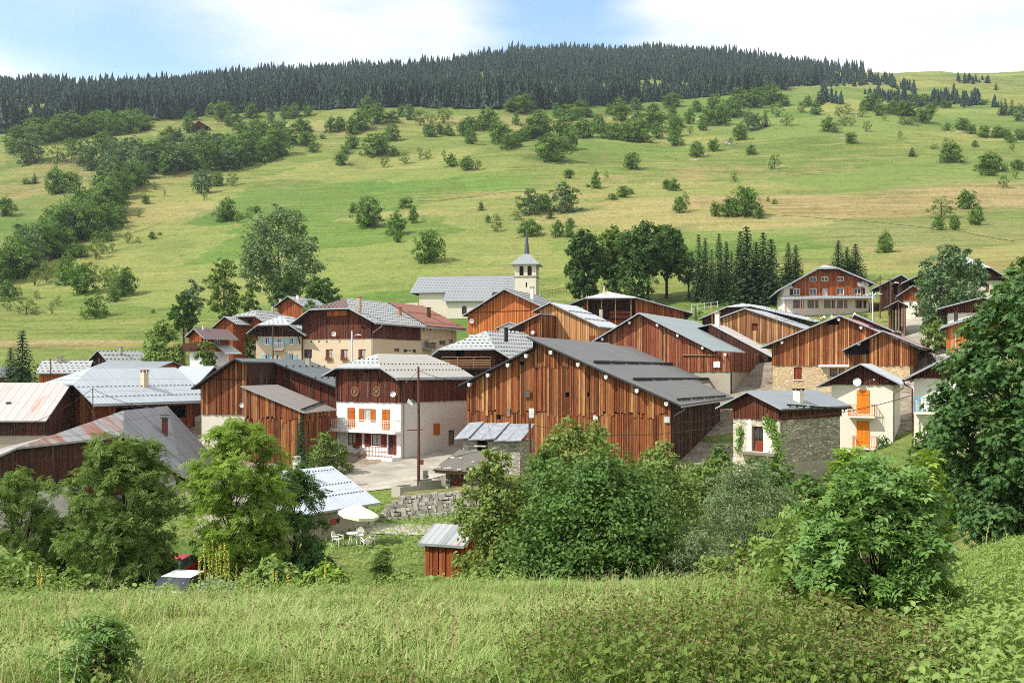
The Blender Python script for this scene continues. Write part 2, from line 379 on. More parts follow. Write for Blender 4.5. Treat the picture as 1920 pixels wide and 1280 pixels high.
# ---------------------------------------------------------------- objects, tags, mesh building
def tag(o, label=None, cat=None, group=None, kind=None):
    if label: o['label'] = label
    if cat: o['category'] = cat
    if group: o['group'] = group
    if kind: o['kind'] = kind
    return o
def empty(name, loc, rz=0.0):
    o = bpy.data.objects.new(name, None)
    o.empty_display_size = 0.5
    COL.objects.link(o)
    o.location = loc
    o.rotation_euler = (0, 0, rz)
    return o
def link(name, me, parent=None):
    o = bpy.data.objects.new(name, me)
    COL.objects.link(o)
    o.parent = parent
    return o
class MB:
    """collects faces of one part; UVs are metres along and up each face"""
    def __init__(s):
        s.v, s.f, s.uv, s.mi, s.r = [], [], [], [], []
    def face(s, pts, mi=0, rnd=None, uo=None):
        pts = [Vector(p) for p in pts]
        k = len(s.v)
        s.v += pts
        s.f.append(list(range(k, k + len(pts))))
        n = Vector((0, 0, 0))
        for i in range(len(pts)):
            a, b = pts[i], pts[(i + 1) % len(pts)]
            n += Vector(((a.y - b.y) * (a.z + b.z), (a.z - b.z) * (a.x + b.x), (a.x - b.x) * (a.y + b.y)))
        if n.length < 1e-12: n = Vector((0, 0, 1))
        n.normalize()
        h = Vector((0, 0, 1)).cross(n)
        h = Vector((1, 0, 0)) if h.length < 0.02 else h.normalized()
        u = n.cross(h)
        o = uo or (0, 0)
        s.uv.append([(p.dot(h) + o[0], p.dot(u) + o[1]) for p in pts])
        s.mi.append(mi)
        s.r.append(random.random() if rnd is None else rnd)
    def hexa(s, b, t, mi=0, rnd=None, cap=True):
        """b, t: rings of the same length, bottom and top"""
        r = random.random() if rnd is None else rnd
        n = len(b)
        for i in range(n):
            j = (i + 1) % n
            s.face([b[i], b[j], t[j], t[i]], mi, r)
        if cap:
            s.face(list(reversed(b)), mi, r)
            s.face(t, mi, r)
    def box(s, x0, y0, z0, x1, y1, z1, mi=0, rnd=None):
        b = [(x0, y0, z0), (x1, y0, z0), (x1, y1, z0), (x0, y1, z0)]
        s.hexa(b, [(p[0], p[1], z1) for p in b], mi, rnd)
    def tube(s, pts, rad, n=6, mi=0, cap=True, rnd=None):
        pts = [Vector(p) for p in pts]
        rad = rad if isinstance(rad, (list, tuple)) else [rad] * len(pts)
        rings = []
        for i, p in enumerate(pts):
            d = (pts[min(i + 1, len(pts) - 1)] - pts[max(i - 1, 0)]).normalized()
            a = d.cross(Vector((0, 0, 1)))
            a = Vector((1, 0, 0)) if a.length < 0.05 else a.normalized()
            b = a.cross(d)
            rings.append([p + (a * math.cos(t) + b * math.sin(t)) * rad[i] for t in (2 * math.pi * k / n for k in range(n))])
        r = random.random() if rnd is None else rnd
        for i in range(len(rings) - 1):
            for k in range(n):
                s.face([rings[i][k], rings[i][(k + 1) % n], rings[i + 1][(k + 1) % n], rings[i + 1][k]], mi, r)
        if cap:
            s.face(rings[0], mi, r)
            s.face(list(reversed(rings[-1])), mi, r)
    def beam(s, a, b, w, h, mi=0, rnd=None):
        """a rectangular bar from a to b"""
        a, b = Vector(a), Vector(b)
        d = (b - a).normalized()
        x = d.cross(Vector((0, 0, 1)))
        x = Vector((1, 0, 0)) if x.length < 0.05 else x.normalized()
        y = x.cross(d)
        q = [x * w / 2 + y * h / 2, -x * w / 2 + y * h / 2, -x * w / 2 - y * h / 2, x * w / 2 - y * h / 2]
        s.hexa([a + k for k in q], [b + k for k in q], mi, rnd)
    def build(s, name, mats, parent=None, smooth=False):
        me = bpy.data.meshes.new(name)
        me.from_pydata([tuple(p) for p in s.v], [], s.f)
        mats = mats if isinstance(mats, (list, tuple)) else [mats]
        for m in mats: me.materials.append(M[m] if isinstance(m, str) else m)
        ul = me.uv_layers.new(name='UVMap')
        ul.data.foreach_set('uv', [c for f in s.uv for p in f for c in p])
        me.polygons.foreach_set('material_index', s.mi)
        at = me.attributes.new('rnd', 'FLOAT', 'FACE')
        at.data.foreach_set('value', s.r)
        if smooth: me.polygons.foreach_set('use_smooth', [True] * len(s.f))
        me.update()
        return link(name, me, parent)
def np_mesh(name, v, f, mats, rnd=None, midx=None, smooth=False):
    v = np.ascontiguousarray(v, dtype=np.float32)
    f = np.ascontiguousarray(f, dtype=np.int32)
    k = f.shape[1]
    me = bpy.data.meshes.new(name)
    me.vertices.add(len(v)); me.vertices.foreach_set('co', v.ravel())
    me.loops.add(f.size); me.loops.foreach_set('vertex_index', f.ravel())
    me.polygons.add(len(f)); me.polygons.foreach_set('loop_start', np.arange(len(f), dtype=np.int32) * k)
    for m in (mats if isinstance(mats, (list, tuple)) else [mats]): me.materials.append(M[m] if isinstance(m, str) else m)
    if midx is not None: me.polygons.foreach_set('material_index', np.ascontiguousarray(midx, dtype=np.int32))
    me.update(calc_edges=True)
    if rnd is not None:
        at = me.attributes.new('rnd', 'FLOAT', 'FACE')
        at.data.foreach_set('value', np.ascontiguousarray(rnd, dtype=np.float32))
    me.polygons.foreach_set('use_smooth', np.full(len(f), bool(smooth)))
    return me

# ---------------------------------------------------------------- terrain heights
def vnoise(x, y, seed=0):
    """value noise in 0..1"""
    xi, yi = np.floor(x).astype(np.int64), np.floor(y).astype(np.int64)
    fx, fy = x - xi, y - yi
    fx, fy = fx * fx * (3 - 2 * fx), fy * fy * (3 - 2 * fy)
    def h(a, b):
        n = (a * 374761393 + b * 668265263 + seed * 1442695041) & 0x7fffffff
        n = ((n ^ (n >> 13)) * 1274126177) & 0x7fffffff
        return ((n ^ (n >> 16)) & 0xffff) / 65535.0
    a, b, c, d = h(xi, yi), h(xi + 1, yi), h(xi, yi + 1), h(xi + 1, yi + 1)
    return (a * (1 - fx) + b * fx) * (1 - fy) + (c * (1 - fx) + d * fx) * fy
def fnoise(x, y, seed=0, o=4):
    t, a, s = 0, 0.5, 1.0
    for i in range(o):
        t = t + a * (vnoise(x * s, y * s, seed + i) - 0.5)
        a *= 0.5; s *= 2.03
    return t
TD = np.array([0, 2, 6, 12, 18, 23, 30, 40, 50, 62, 75, 88, 100, 115, 130, 150, 175, 205, 240, 290, 350, 420, 500, 600, 720, 860, 1050, 1300, 1500, 2000, 3000], float)
TZ = {
    -500: [-1.7, -1.75, -1.95, -3.2, -4.4, -5.5, -8, -9.8, -10.8, -11.4, -11, -9.5, -7.5, -4.5, -2, -.5, 2, 6, 13, 27, 46, 70, 98, 137, 184, 236, 300, 385, 370, 330, 300],
    60: [-1.65, -1.7, -1.9, -3.0, -4.25, -5.3, -8, -9.7, -10.6, -11.2, -11, -9.5, -7.5, -4.5, -2, -.5, 2, 6, 13, 26, 44, 67, 95, 133, 178, 225, 280, 342, 330, 300, 280],
    700: [-1.62, -1.65, -1.86, -2.95, -4.1, -5.1, -7.9, -9.4, -10.2, -10.8, -10.6, -9.2, -8.3, -5.2, -1.8, 1.5, 5.5, 11, 19.5, 33.5, 52.5, 77, 104, 140, 183, 230, 293, 372, 362, 330, 300],
    960: [-1.62, -1.65, -1.85, -2.9, -4.0, -5.0, -7.6, -9.3, -10.1, -10.6, -9.9, -9.0, -8.3, -6.0, -1.5, 2.5, 7, 12.5, 21, 36, 56, 80, 108, 144, 188, 238, 304, 391, 380, 340, 310],
    1600: [-1.6, -1.6, -1.8, -2.75, -3.9, -4.9, -6.8, -8.0, -8.4, -8.6, -8.4, -7.9, -6.0, -3.0, 1.2, 6.8, 11.6, 19.8, 29.5, 43, 60, 82, 110, 145, 190, 235, 296, 373, 365, 340, 310],
    1920: [-1.5, -1.5, -1.6, -2.4, -3.35, -4.1, -4.6, -4.5, -4.5, -4.0, -3.2, -2.0, 0, 3, 6, 11, 17, 23, 31, 44, 61, 83, 110, 145, 190, 235, 296, 376, 372, 345, 310],
    2500: [-1.3, -1.25, -1.15, -1.6, -2.2, -2.6, -2.4, -2.4, -2, -1.2, 0, 1.5, 4, 7, 10, 15, 20, 26, 34, 47, 63, 85, 112, 147, 192, 238, 300, 385, 380, 350, 320],
}
SKYPX = [-500, 0, 200, 330, 480, 600, 700, 850, 960, 1100, 1300, 1420, 1500, 1600, 1750, 1920, 2500]
SKYROW = [186, 187, 189, 178, 160, 154, 148, 140, 121, 115, 118, 127, 137, 143, 144, 139, 130]
_lg = np.linspace(0, math.log(3000 / 8 + 1), 420)
_px = np.linspace(-500, 2500, 160)
def _build_table():
    d = (np.exp(_lg) - 1) * 8
    ks = sorted(TZ)
    cols = np.array([np.interp(_lg, np.log(TD / 8 + 1), TZ[k]) for k in ks])
    ker = np.exp(-np.linspace(-2, 2, 17) ** 2); ker /= ker.sum()
    cols = np.array([np.convolve(np.pad(c, 8, mode='edge'), ker, 'valid') for c in cols])
    t = np.array([[np.interp(p, ks, cols[:, j]) for j in range(len(d))] for p in _px])
    k2 = np.exp(-np.linspace(-2, 2, 13) ** 2); k2 /= k2.sum()
    for j in range(len(d)):
        t[:, j] = np.convolve(np.pad(t[:, j], 6, mode='edge'), k2, 'valid')
    sr = np.convolve(np.pad(np.interp(_px, SKYPX, SKYROW), 2, mode='edge'), np.ones(5) / 5, 'valid')
    zt = (HZ - sr) / F * 1300
    j0 = np.searchsorted(d, 1300)
    w = np.clip((d - 650) / 650, 0, 1); w = w * w * (3 - 2 * w)
    t = t + (zt - t[:, j0])[:, None] * w[None, :]
    return t
_T = _build_table()
def zt(x, y):
    """terrain height at plan position (arrays or numbers)"""
    x, y = np.asarray(x, float), np.asarray(y, float)
    px = np.clip(CX + F * x / np.maximum(y, 14), -500, 2500)
    a = np.clip((px + 500) / 3000 * (len(_px) - 1), 0, len(_px) - 1.001)
    b = np.clip(np.log(np.maximum(y, 0) / 8 + 1) / _lg[-1] * (len(_lg) - 1), 0, len(_lg) - 1.001)
    i, j = a.astype(int), b.astype(int)
    u, v = a - i, b - j
    z = (_T[i, j] * (1 - u) + _T[i + 1, j] * u) * (1 - v) + (_T[i, j + 1] * (1 - u) + _T[i + 1, j + 1] * u) * v
    w = np.clip((y - 190) / 250, 0, 1)
    z = z + w * (fnoise(x / 95, y / 95, 3, 4) * 20 * np.clip(y / 700, 0.3, 1.0) + fnoise(x / 26, y / 20, 11, 3) * 3.6 * np.clip(y / 400, .5, 1.2))
    wn_ = np.clip((34 - y) / 20, 0, 1)
    z = z + wn_ * fnoise(x / 1.7, y / 1.7, 23, 3) * 0.28
    wv = np.clip((y - 30) / 15, 0, 1) * (1 - w)
    z = z + wv * fnoise(x / 9, y / 9, 31, 3) * 0.5
    return z
def hit(px, row, d0=150.0, d1=1350.0):
    """distance at which the view ray through a photo pixel meets the terrain"""
    d = np.exp(np.linspace(math.log(d0), math.log(d1), 700))
    u = (px - CX) / F
    r = HZ - F * zt(u * d, d) / d
    k = np.nonzero(r <= row)[0]
    return float(d[k[0]]) if len(k) else float(d[np.argmin(r)])
def at(px, row, D):
    return Vector(((px - CX) / F * D, D, (HZ - row) / F * D))
def ground(px, D):
    x = (px - CX) / F * D
    return Vector((x, D, float(zt(x, D))))

# ---------------------------------------------------------------- the ground sheet
def soft(px, row, spots):
    t = np.zeros_like(px)
    for (cx, cy, rx, ry, w) in spots:
        d = ((px - cx) / rx) ** 2 + ((row - cy) / ry) ** 2
        t = np.maximum(t, w * np.clip(1.35 - d, 0, 1))
    return t
DRY = [(1500, 388, 430, 24, .95), (1250, 408, 240, 16, .9), (1740, 440, 240, 40, .95), (1450, 425, 330, 13, 1), (1100, 412, 140, 10, .7),
       (1820, 370, 200, 40, .75), (1790, 490, 190, 24, .8), (200, 325, 230, 42, .45), (60, 375, 170, 50, .45), (950, 228, 260, 14, .5),
       (130, 645, 320, 9, .7), (620, 240, 130, 16, .45), (310, 392, 170, 18, .5), (1000, 366, 220, 9, .45), (330, 235, 170, 14, .3),
       (1250, 340, 330, 16, .4), (500, 330, 180, 20, .3), (1560, 498, 130, 12, .5), (760, 400, 200, 8, .5), (1420, 320, 300, 14, .35),
       (140, 365, 90, 14, .6), (250, 408, 100, 8, .7), (1750, 150, 240, 12, .3)]
LUSH = [(850, 342, 210, 20, .8), (600, 470, 340, 70, .8), (1500, 336, 190, 6, .9), (1280, 485, 260, 26, .7), (700, 540, 260, 50, .8),
        (120, 690, 220, 16, 1), (1500, 480, 160, 16, .6), (350, 560, 250, 40, .5), (800, 430, 200, 25, .5)]
def build_ground():
    nu, nd = 560, 620
    u = np.linspace(-1.0, 1.0, nu)
    u = np.sign(u) * np.abs(u) ** 1.15 * 1.0
    lg = np.concatenate([np.linspace(-30, -2, 8), (np.exp(np.linspace(0, math.log(3000 / 8 + 1), nd - 8)) - 1) * 8])
    U, D = np.meshgrid(u, lg)
    X = U * (np.maximum(D, 0) * 0.95 + 34)
    Z = zt(X, D)
    Z = np.where(D < 0, Z + D * 0.02, Z)
    v = np.stack([X, D, Z], -1).reshape(-1, 3)
    k = (np.arange(nd - 1)[:, None] * nu + np.arange(nu - 1)[None, :]).ravel()
    f = np.stack([k, k + 1, k + nu + 1, k + nu], -1)
    g = G('meadow_ground')
    p1 = g.pos()
    big = g.noise(p1, 0.012, 5, 0.6)
    mid = g.noise(p1, 0.09, 5, 0.65)
    fine = g.noise(p1, 1.1, 5, 0.7)
    ter = g.noise(g.pos(0.016, 0.05, 0.42), 1, 4, 0.6, 0.4)
    dry, lush, dirt = g.attr('dry'), g.attr('lush'), g.attr('dirt')
    ter2 = g.noise(g.pos(0.03, 0.03, 1.1), 1, 3, 0.6, 0.3)
    c = g.mix(g.step(big, 0.36, 0.64), '5f7434', '7f8a46')
    c = g.mix(g.math('MULTIPLY', g.step(mid, 0.45, 0.7), 0.5), c, '92894f')
    c = g.mix(g.math('MULTIPLY', g.step(ter, 0.5, 0.66), 0.6), c, 'a09a5c')
    c = g.mix(g.math('MULTIPLY', lush, 0.85), c, '628636')
    dm = g.math('MULTIPLY', g.step(g.math('ADD', dry, g.math('MULTIPLY', g.math('SUBTRACT', mid, 0.5), 1.2)), 0.15, 0.7), 0.95)
    c = g.mix(dm, c, g.mix(g.step(ter, 0.4, 0.65), 'a8936a', '988052'))
    c = g.mix(g.math('MULTIPLY', g.step(ter2, 0.52, 0.62), 0.55), c, '56662e')
    c = g.mix(g.math('MULTIPLY', g.step(fine, 0.42, 0.66), 0.45), c, '525f2a')
    cell = g.node('ShaderNodeTexVoronoi', {'Vector': g.node('ShaderNodeVectorMath', {0: g.pos(0.010, 0.019, 0.012), 1: g.node('ShaderNodeCombineXYZ', {'X': g.math('MULTIPLY', mid, 0.35), 'Y': g.math('MULTIPLY', big, 0.8)}).outputs[0]}, operation='ADD').outputs[0], 'Scale': 1.0}, feature='F1')
    cv = g.node('ShaderNodeSeparateColor', {'Color': cell.outputs['Color']})
    c = g.mix(g.math('MULTIPLY', g.step(cv.outputs[0], 0.55, 0.75), 0.45), c, '9a9658')
    c = g.mix(g.math('MULTIPLY', g.step(cv.outputs[1], 0.55, 0.75), 0.45), c, '567a34')
    c = g.mix(g.math('MULTIPLY', g.step(g.noise(p1, 0.03, 4, 0.6, 0.8), 0.54, 0.66), 0.35), c, '4f6230')
    mic = g.noise(p1, 0.28, 6, 0.75)
    c = g.mix(g.math('MULTIPLY', g.step(mic, 0.5, 0.66), 0.4), c, '56642c')
    spots = g.noise(p1, 0.35, 4, 0.7)
    c = g.mix(g.math('MULTIPLY', g.step(spots, 0.60, 0.70), 0.65), c, '47572a')
    dcol = g.mix(g.step(g.noise(p1, 0.5, 5, 0.6), 0.4, 0.65), '9c9080', '857a66')
    c = g.mix(g.step(g.math('ADD', dirt, g.math('MULTIPLY', g.math('SUBTRACT', g.noise(p1, 0.4, 4), 0.5), 0.8)), 0.4, 0.6), c, dcol)
    hgt = g.math('ADD', g.math('MULTIPLY', fine, 0.5), g.math('MULTIPLY', ter, 2.8))
    hgt = g.math('ADD', hgt, g.math('ADD', g.math('MULTIPLY', spots, 1.2), g.math('MULTIPLY', ter2, 1.6)))
    m = g.out(c, 0.95, 0, g.bump(hgt, 1.0, 1.1), 0.1)
    me = np_mesh('ground', v, f, m, smooth=True)
    Dc = np.maximum(D, 3)
    PX, ROW = (CX + F * X / Dc).ravel(), (HZ - F * Z / Dc).ravel()
    Df = D.ravel()
    far = np.clip((Df - 160) / 30, 0, 1)
    for nm, val in (('dry', soft(PX, ROW, DRY) * far), ('lush', soft(PX, ROW, LUSH) * far),
                    ('dirt', dirt_mask(X.ravel(), Df))):
        a = me.attributes.new(nm, 'FLOAT', 'POINT')
        a.data.foreach_set('value', np.ascontiguousarray(val, dtype=np.float32))
    o = link('ground', me)
    tag(o, 'green and straw-coloured sloping meadow under the village and up the mountain', kind='structure')
DIRT = []
def dirt_mask(x, y):
    t = np.zeros_like(x)
    for (px, d, r) in DIRT:
        cx = (px - CX) / F * d
        t = np.maximum(t, np.clip(1.5 - np.hypot(x - cx, (y - d) * 1.0) / r, 0, 1))
    return t
DIRT += [(760, 92, 9), (820, 96, 8), (700, 88, 6), (1000, 118, 12), (1180, 124, 12), (880, 128, 10), (1420, 120, 10), (1600, 108, 9), (1700, 118, 8), (620, 126, 8),
         (420, 120, 14), (520, 112, 12), (200, 100, 16), (300, 90, 10), (1300, 92, 6), (1350, 110, 10), (1660, 96, 6), (760, 108, 7), (1060, 140, 12), (1320, 130, 10)]
build_ground()
def sheet(name, line, mat, label, lift=0.05, kind='structure'):
    """a strip laid on the ground; LINE: (px, distance, width) along its middle"""
    pts = [(Vector(((p - CX) / F * d, d, 0)), w) for p, d, w in line]
    q = []
    for (a, wa), (b, wb) in zip(pts[:-1], pts[1:]):
        n = max(2, int((b - a).length / 1.5))
        q += [(a.lerp(b, i / n), wa + (wb - wa) * i / n) for i in range(n)]
    q.append(pts[-1])
    mb, rows = MB(), []
    for i, (p, w) in enumerate(q):
        d = (q[min(i + 1, len(q) - 1)][0] - q[max(i - 1, 0)][0]).normalized()
        s = Vector((d.y, -d.x, 0))
        r = []
        for k in range(7):
            t = p + s * w * (k / 6 - 0.5)
            r.append((t.x, t.y, float(zt(t.x, t.y)) + lift))
        rows.append(r)
    for a, b in zip(rows[:-1], rows[1:]):
        for k in range(6):
            mb.face([a[k + 1], a[k], b[k], b[k + 1]])
    return tag(mb.build(name, mat, None, True), label, kind=kind)
g = G('worn_asphalt')
n_ = g.noise(g.pos(), 0.35, 5, 0.6)
f_ = g.noise(g.pos(), 6, 4, 0.7)
M['asphalt'] = g.out(g.mix(g.math('MULTIPLY', g.step(f_, 0.4, 0.7), 0.4), g.ramp(n_, [(0.35, '8d867a'), (0.5, 'a39b8d'), (0.65, 'b5ac9c')]), '756d60'), 0.9, 0, g.bump(f_, 0.4, 0.03))
sheet('village_road', [(600, 84, 7), (690, 86, 9), (770, 90, 9), (835, 98, 6.5), (885, 112, 5), (905, 128, 4.5), (880, 150, 4)], 'asphalt', 'worn grey village road beside the white balcony house', 0.06)
sheet('lower_lane', [(560, 70, 4), (700, 68, 3.6), (800, 66, 3.2), (900, 66, 3.2), (1000, 68, 3)], 'asphalt', 'pale lane below the dry stone retaining wall', 0.06)
sheet('upper_road', [(1800, 98, 6), (1762, 108, 6), (1738, 118, 5), (1722, 130, 4.5), (1706, 140, 4), (1700, 152, 3.5), (1712, 165, 3.5)], 'asphalt', 'grey road climbing between the chalets on the right', 0.06)
# ---------------------------------------------------------------- houses
class House:
    """a building in its own axes: x along the front from left to right, y into the depth, z up.
    The front is fitted between two columns of the photograph at a chosen distance and turn."""
    def __init__(s, name, label, cat, th, D, px0, px1, depth=None, pxb=None, anchor='R', base=None, group=None):
        a = R(th)
        s.ex, s.ey = Vector((math.cos(a), math.sin(a))), Vector((-math.sin(a), math.cos(a)))
        u0, u1 = (px0 - CX) / F, (px1 - CX) / F
        if anchor == 'R':
            P1 = Vector((u1 * D, D))
            s.w = (P1.x - u0 * P1.y) / (s.ex.x - u0 * s.ex.y)
            P0 = P1 - s.ex * s.w
        else:
            P0 = Vector((u0 * D, D))
            s.w = (u1 * P0.y - P0.x) / (s.ex.x - u1 * s.ex.y)
            P1 = P0 + s.ex * s.w
        if pxb is not None:
            ub = (pxb - CX) / F
            Q = P1 if anchor == 'R' else P0
            depth = (ub * Q.y - Q.x) / (s.ey.x - ub * s.ey.y)
        s.l = depth
        s.P0 = P0
        c = [P0, P1, P0 + s.ey * s.l, P1 + s.ey * s.l]
        zs = [float(zt(p.x, p.y)) for p in c]
        s.z0 = min(zs) if base is None else base
        s.lo = min(zs) - s.z0 - 0.8
        s.root = tag(empty(name, (P0.x, P0.y, s.z0), a), label, cat, group)
        s.holes = {k: [] for k in 'FRLB'}
        s.planes = []
        s.prof = None
    # pixel -> own axes
    def _ray(s, px, row): return Vector(((px - CX) / F, 1.0)), (HZ - row) / F
    def pf(s, px, row, c=0.0):
        d, v = s._ray(px, row)
        t = (s.P0.dot(s.ey) + c) / d.dot(s.ey)
        p = d * t - s.P0
        return p.dot(s.ex), v * t - s.z0
    def ps(s, px, row, c=None):
        c = s.w if c is None else c
        d, v = s._ray(px, row)
        t = (s.P0.dot(s.ex) + c) / d.dot(s.ex)
        p = d * t - s.P0
        return p.dot(s.ey), v * t - s.z0
    def rect(s, face, r, zm=None):
        fn = s.pf if face == 'F' else (lambda a, b: s.ps(a, b, 0.0 if face == 'L' else None))
        a, b = fn(r[0], r[3]), fn(r[2], r[1])
        cm = fn((r[0] + r[2]) / 2, (r[1] + r[3]) / 2)
        h = abs(fn((r[0] + r[2]) / 2, r[1])[1] - fn((r[0] + r[2]) / 2, r[3])[1])
        u0, u1 = min(a[0], b[0]), max(a[0], b[0])
        return (u0, cm[1] - h / 2, u1, cm[1] + h / 2)
    def P(s, face, u, v, off=0.0):
        if face == 'F': return Vector((u, -off, v))
        if face == 'B': return Vector((u, s.l + off, v))
        if face == 'R': return Vector((s.w + off, u, v))
        return Vector((-off, u, v))
    def ulen(s, face): return s.w if face in 'FB' else s.l
    # roofs
    def roof(s, pts, ov=1.0, ovb=0.6, sb=None, mats=('r_tile',), t=0.16, pix=True, guards=None, sbb=None, fascia='fascia', under='trim', edge_mat=None):
        """PTS: the front verge from left eave to right eave, as photo pixels on the verge plane; four points make a half hip
        whose sloped face leans back by SB metres"""
        q = [s.pf(p[0], p[1], -ov) for p in pts] if pix else list(pts)
        y0, y1 = -ov, s.l + ovb
        polys = []
        if len(q) == 4 and sb:
            (x0, z0), (xa, za), (xb, zb), (x3, z3) = q
            zm = (za + zb) / 2
            za = zb = zm
            m0, m1 = (za - z0) / (xa - x0), (z3 - zb) / (x3 - xb)
            xr = (zb - za + m0 * xa - m1 * xb) / (m0 - m1)
            zr = za + m0 * (xr - xa)
            s.ridge = (xr, zr, y0 + sb)
            ye, bl, br = y1, [], []
            if sbb:
                bl, br = [(xr, y1 - sbb, zr), (xa, y1, za)], [(xr, y1 - sbb, zr), (xb, y1, zb)]
            else:
                bl, br = [(xr, y1, zr)], [(xr, y1, zr)]
            polys.append([(x0, y0, z0), (xa, y0, za), (xr, y0 + sb, zr)] + bl + [(x0, y1, z0)])
            polys.append([(xb, y0, zb), (x3, y0, z3), (x3, y1, z3)] + list(reversed(br)) + [(xr, y0 + sb, zr)])
            polys.append([(xa, y0, za), (xb, y0, zb), (xr, y0 + sb, zr)])
            if sbb: polys.append([(xb, y1, zb), (xa, y1, za), (xr, y1 - sbb, zr)])
            s.full = [(x0, z0), (xr, zr), (x3, z3)]
            s.backprof = q if sbb else s.full
        else:
            for a, b in zip(q[:-1], q[1:]):
                polys.append([(a[0], y0, a[1]), (b[0], y0, b[1]), (b[0], y1, b[1]), (a[0], y1, a[1])])
            s.full = s.backprof = q
            k = max(range(len(q)), key=lambda i: q[i][1])
            s.ridge = (q[k][0], q[k][1], y0)
        s.prof = q
        s.t = t
        s.y0, s.y1 = y0, y1
        mats = list(mats)
        for i, p in enumerate(polys):
            mb = MB()
            s._slab(mb, p, t)
            if guards and i < 3: s._guards(mb, p, *guards)
            s.planes.append([Vector(c) for c in p])
            o = mb.build('roof', [mats[min(i, len(mats) - 1)], under, fascia, edge_mat or 'iron'], s.root)
        return s
    def _slab(s, mb, p, t):
        p = [Vector(c) for c in p]
        n = (p[1] - p[0]).cross(p[2] - p[0])
        if n.z < 0: p = list(reversed(p))
        lo = [c - Vector((0, 0, t)) for c in p]
        mb.face(p, 0)
        mb.face(list(reversed(lo)), 1)
        for i in range(len(p)):
            j = (i + 1) % len(p)
            mb.face([lo[i], lo[j], p[j], p[i]], 2)
    def _guards(s, mb, p, rs, cs, size, stag=True, rows=None, mi=3):
        """small snow stops standing on a slope; RS: spacing up the slope, CS: along the eave, ROWS: fractions instead of RS"""
        p = [Vector(c) for c in p]
        n = (p[1] - p[0]).cross(p[2] - p[0]).normalized()
        if n.z < 0: n = -n
        h = Vector((0, 0, 1)).cross(n).normalized()
        u = n.cross(h)
        q = [(c.dot(h), c.dot(u)) for c in p]
        d0 = p[0].dot(n)
        us, vs = [a for a, _ in q], [b for _, b in q]
        vv = [min(vs) + (max(vs) - min(vs)) * r for r in rows] if rows else list(np.arange(min(vs) + rs * 0.6, max(vs), rs))
        def inside(a, b):
            c = False
            for i in range(len(q)):
                (x1, y1), (x2, y2) = q[i], q[i - 1]
                if (y1 > b) != (y2 > b) and a < (x2 - x1) * (b - y1) / (y2 - y1) + x1: c = not c
            return c
        for r, b in enumerate(vv):
            a = min(us) + (cs / 2 if (r % 2 and stag) else 0) + 0.2
            while a < max(us):
                if inside(a - size[0] * .6, b) and inside(a + size[0] * .6, b):
                    o = h * a + u * b + n * d0
                    x, y, z = h * size[0] / 2, u * size[1], n * size[2]
                    bt = [o - x, o + x, o + x + y, o - x + y]
                    mb.hexa(bt, [o - x + z * .9, o + x + z * .9, o + x + y * .6 + z, o - x + y * .6 + z], mi, .5)
                a += cs
    def bars(s, px0, row0, px1, row1, n=1, mat='iron', gap=0.06, dia=0.09, name='snow_bar'):
        """snow-retaining poles lying along a slope between two photo pixels"""
        a, b = s.on_roof(px0, row0), s.on_roof(px1, row1)
        if a is None or b is None: return
        for i in range(n):
            p, q = a.lerp(b, (i + gap * (i > 0)) / n), a.lerp(b, (i + 1 - gap) / n)
            mb = MB()
            up = Vector((0, 0, 0.14))
            mb.tube([p + up, q + up], dia, 5)
            for k in (0.15, 0.5, 0.85):
                c = p.lerp(q, k)
                mb.box(c.x - .04, c.y - .04, c.z - .05, c.x + .04, c.y + .04, c.z + .2)
            mb.build(name, mat, s.root)
    def on_roof(s, px, row):
        d, v = s._ray(px, row)
        o = Vector((-s.P0.dot(s.ex), -s.P0.dot(s.ey), -s.z0))
        r = Vector((d.dot(s.ex), d.dot(s.ey), v))
        best = None
        for p in s.planes:
            n = (p[1] - p[0]).cross(p[2] - p[0])
            if abs(n.z) < .25 * n.length: continue
            k = r.dot(n)
            if abs(k) < 1e-9: continue
            t = (p[0] - o).dot(n) / k
            c = o + r * t
            xs, ys = [q.x for q in p], [q.y for q in p]
            if min(xs) - 1.2 <= c.x <= max(xs) + 1.2 and min(ys) - 1.6 <= c.y <= max(ys) + 1.6 and (best is None or t < best[0]): best = (t, c)
        return best[1] if best else None
    def top(s, face, u):
        """underside of the roof above a wall point"""
        def ev(pr, x):
            pr = sorted(pr)
            if x <= pr[0][0]: return pr[0][1] + (pr[1][1] - pr[0][1]) / (pr[1][0] - pr[0][0]) * (x - pr[0][0])
            for (a, za), (b, zb) in zip(pr[:-1], pr[1:]):
                if x <= b: return za + (zb - za) * (x - a) / max(b - a, 1e-6)
            return pr[-1][1]
        if face == 'F': z = ev(s.prof, u)
        elif face == 'B': z = ev(s.backprof, u)
        elif face == 'R': z = ev(s.full, s.w)
        else: z = ev(s.full, 0.0)
        return z - s.t - 0.03
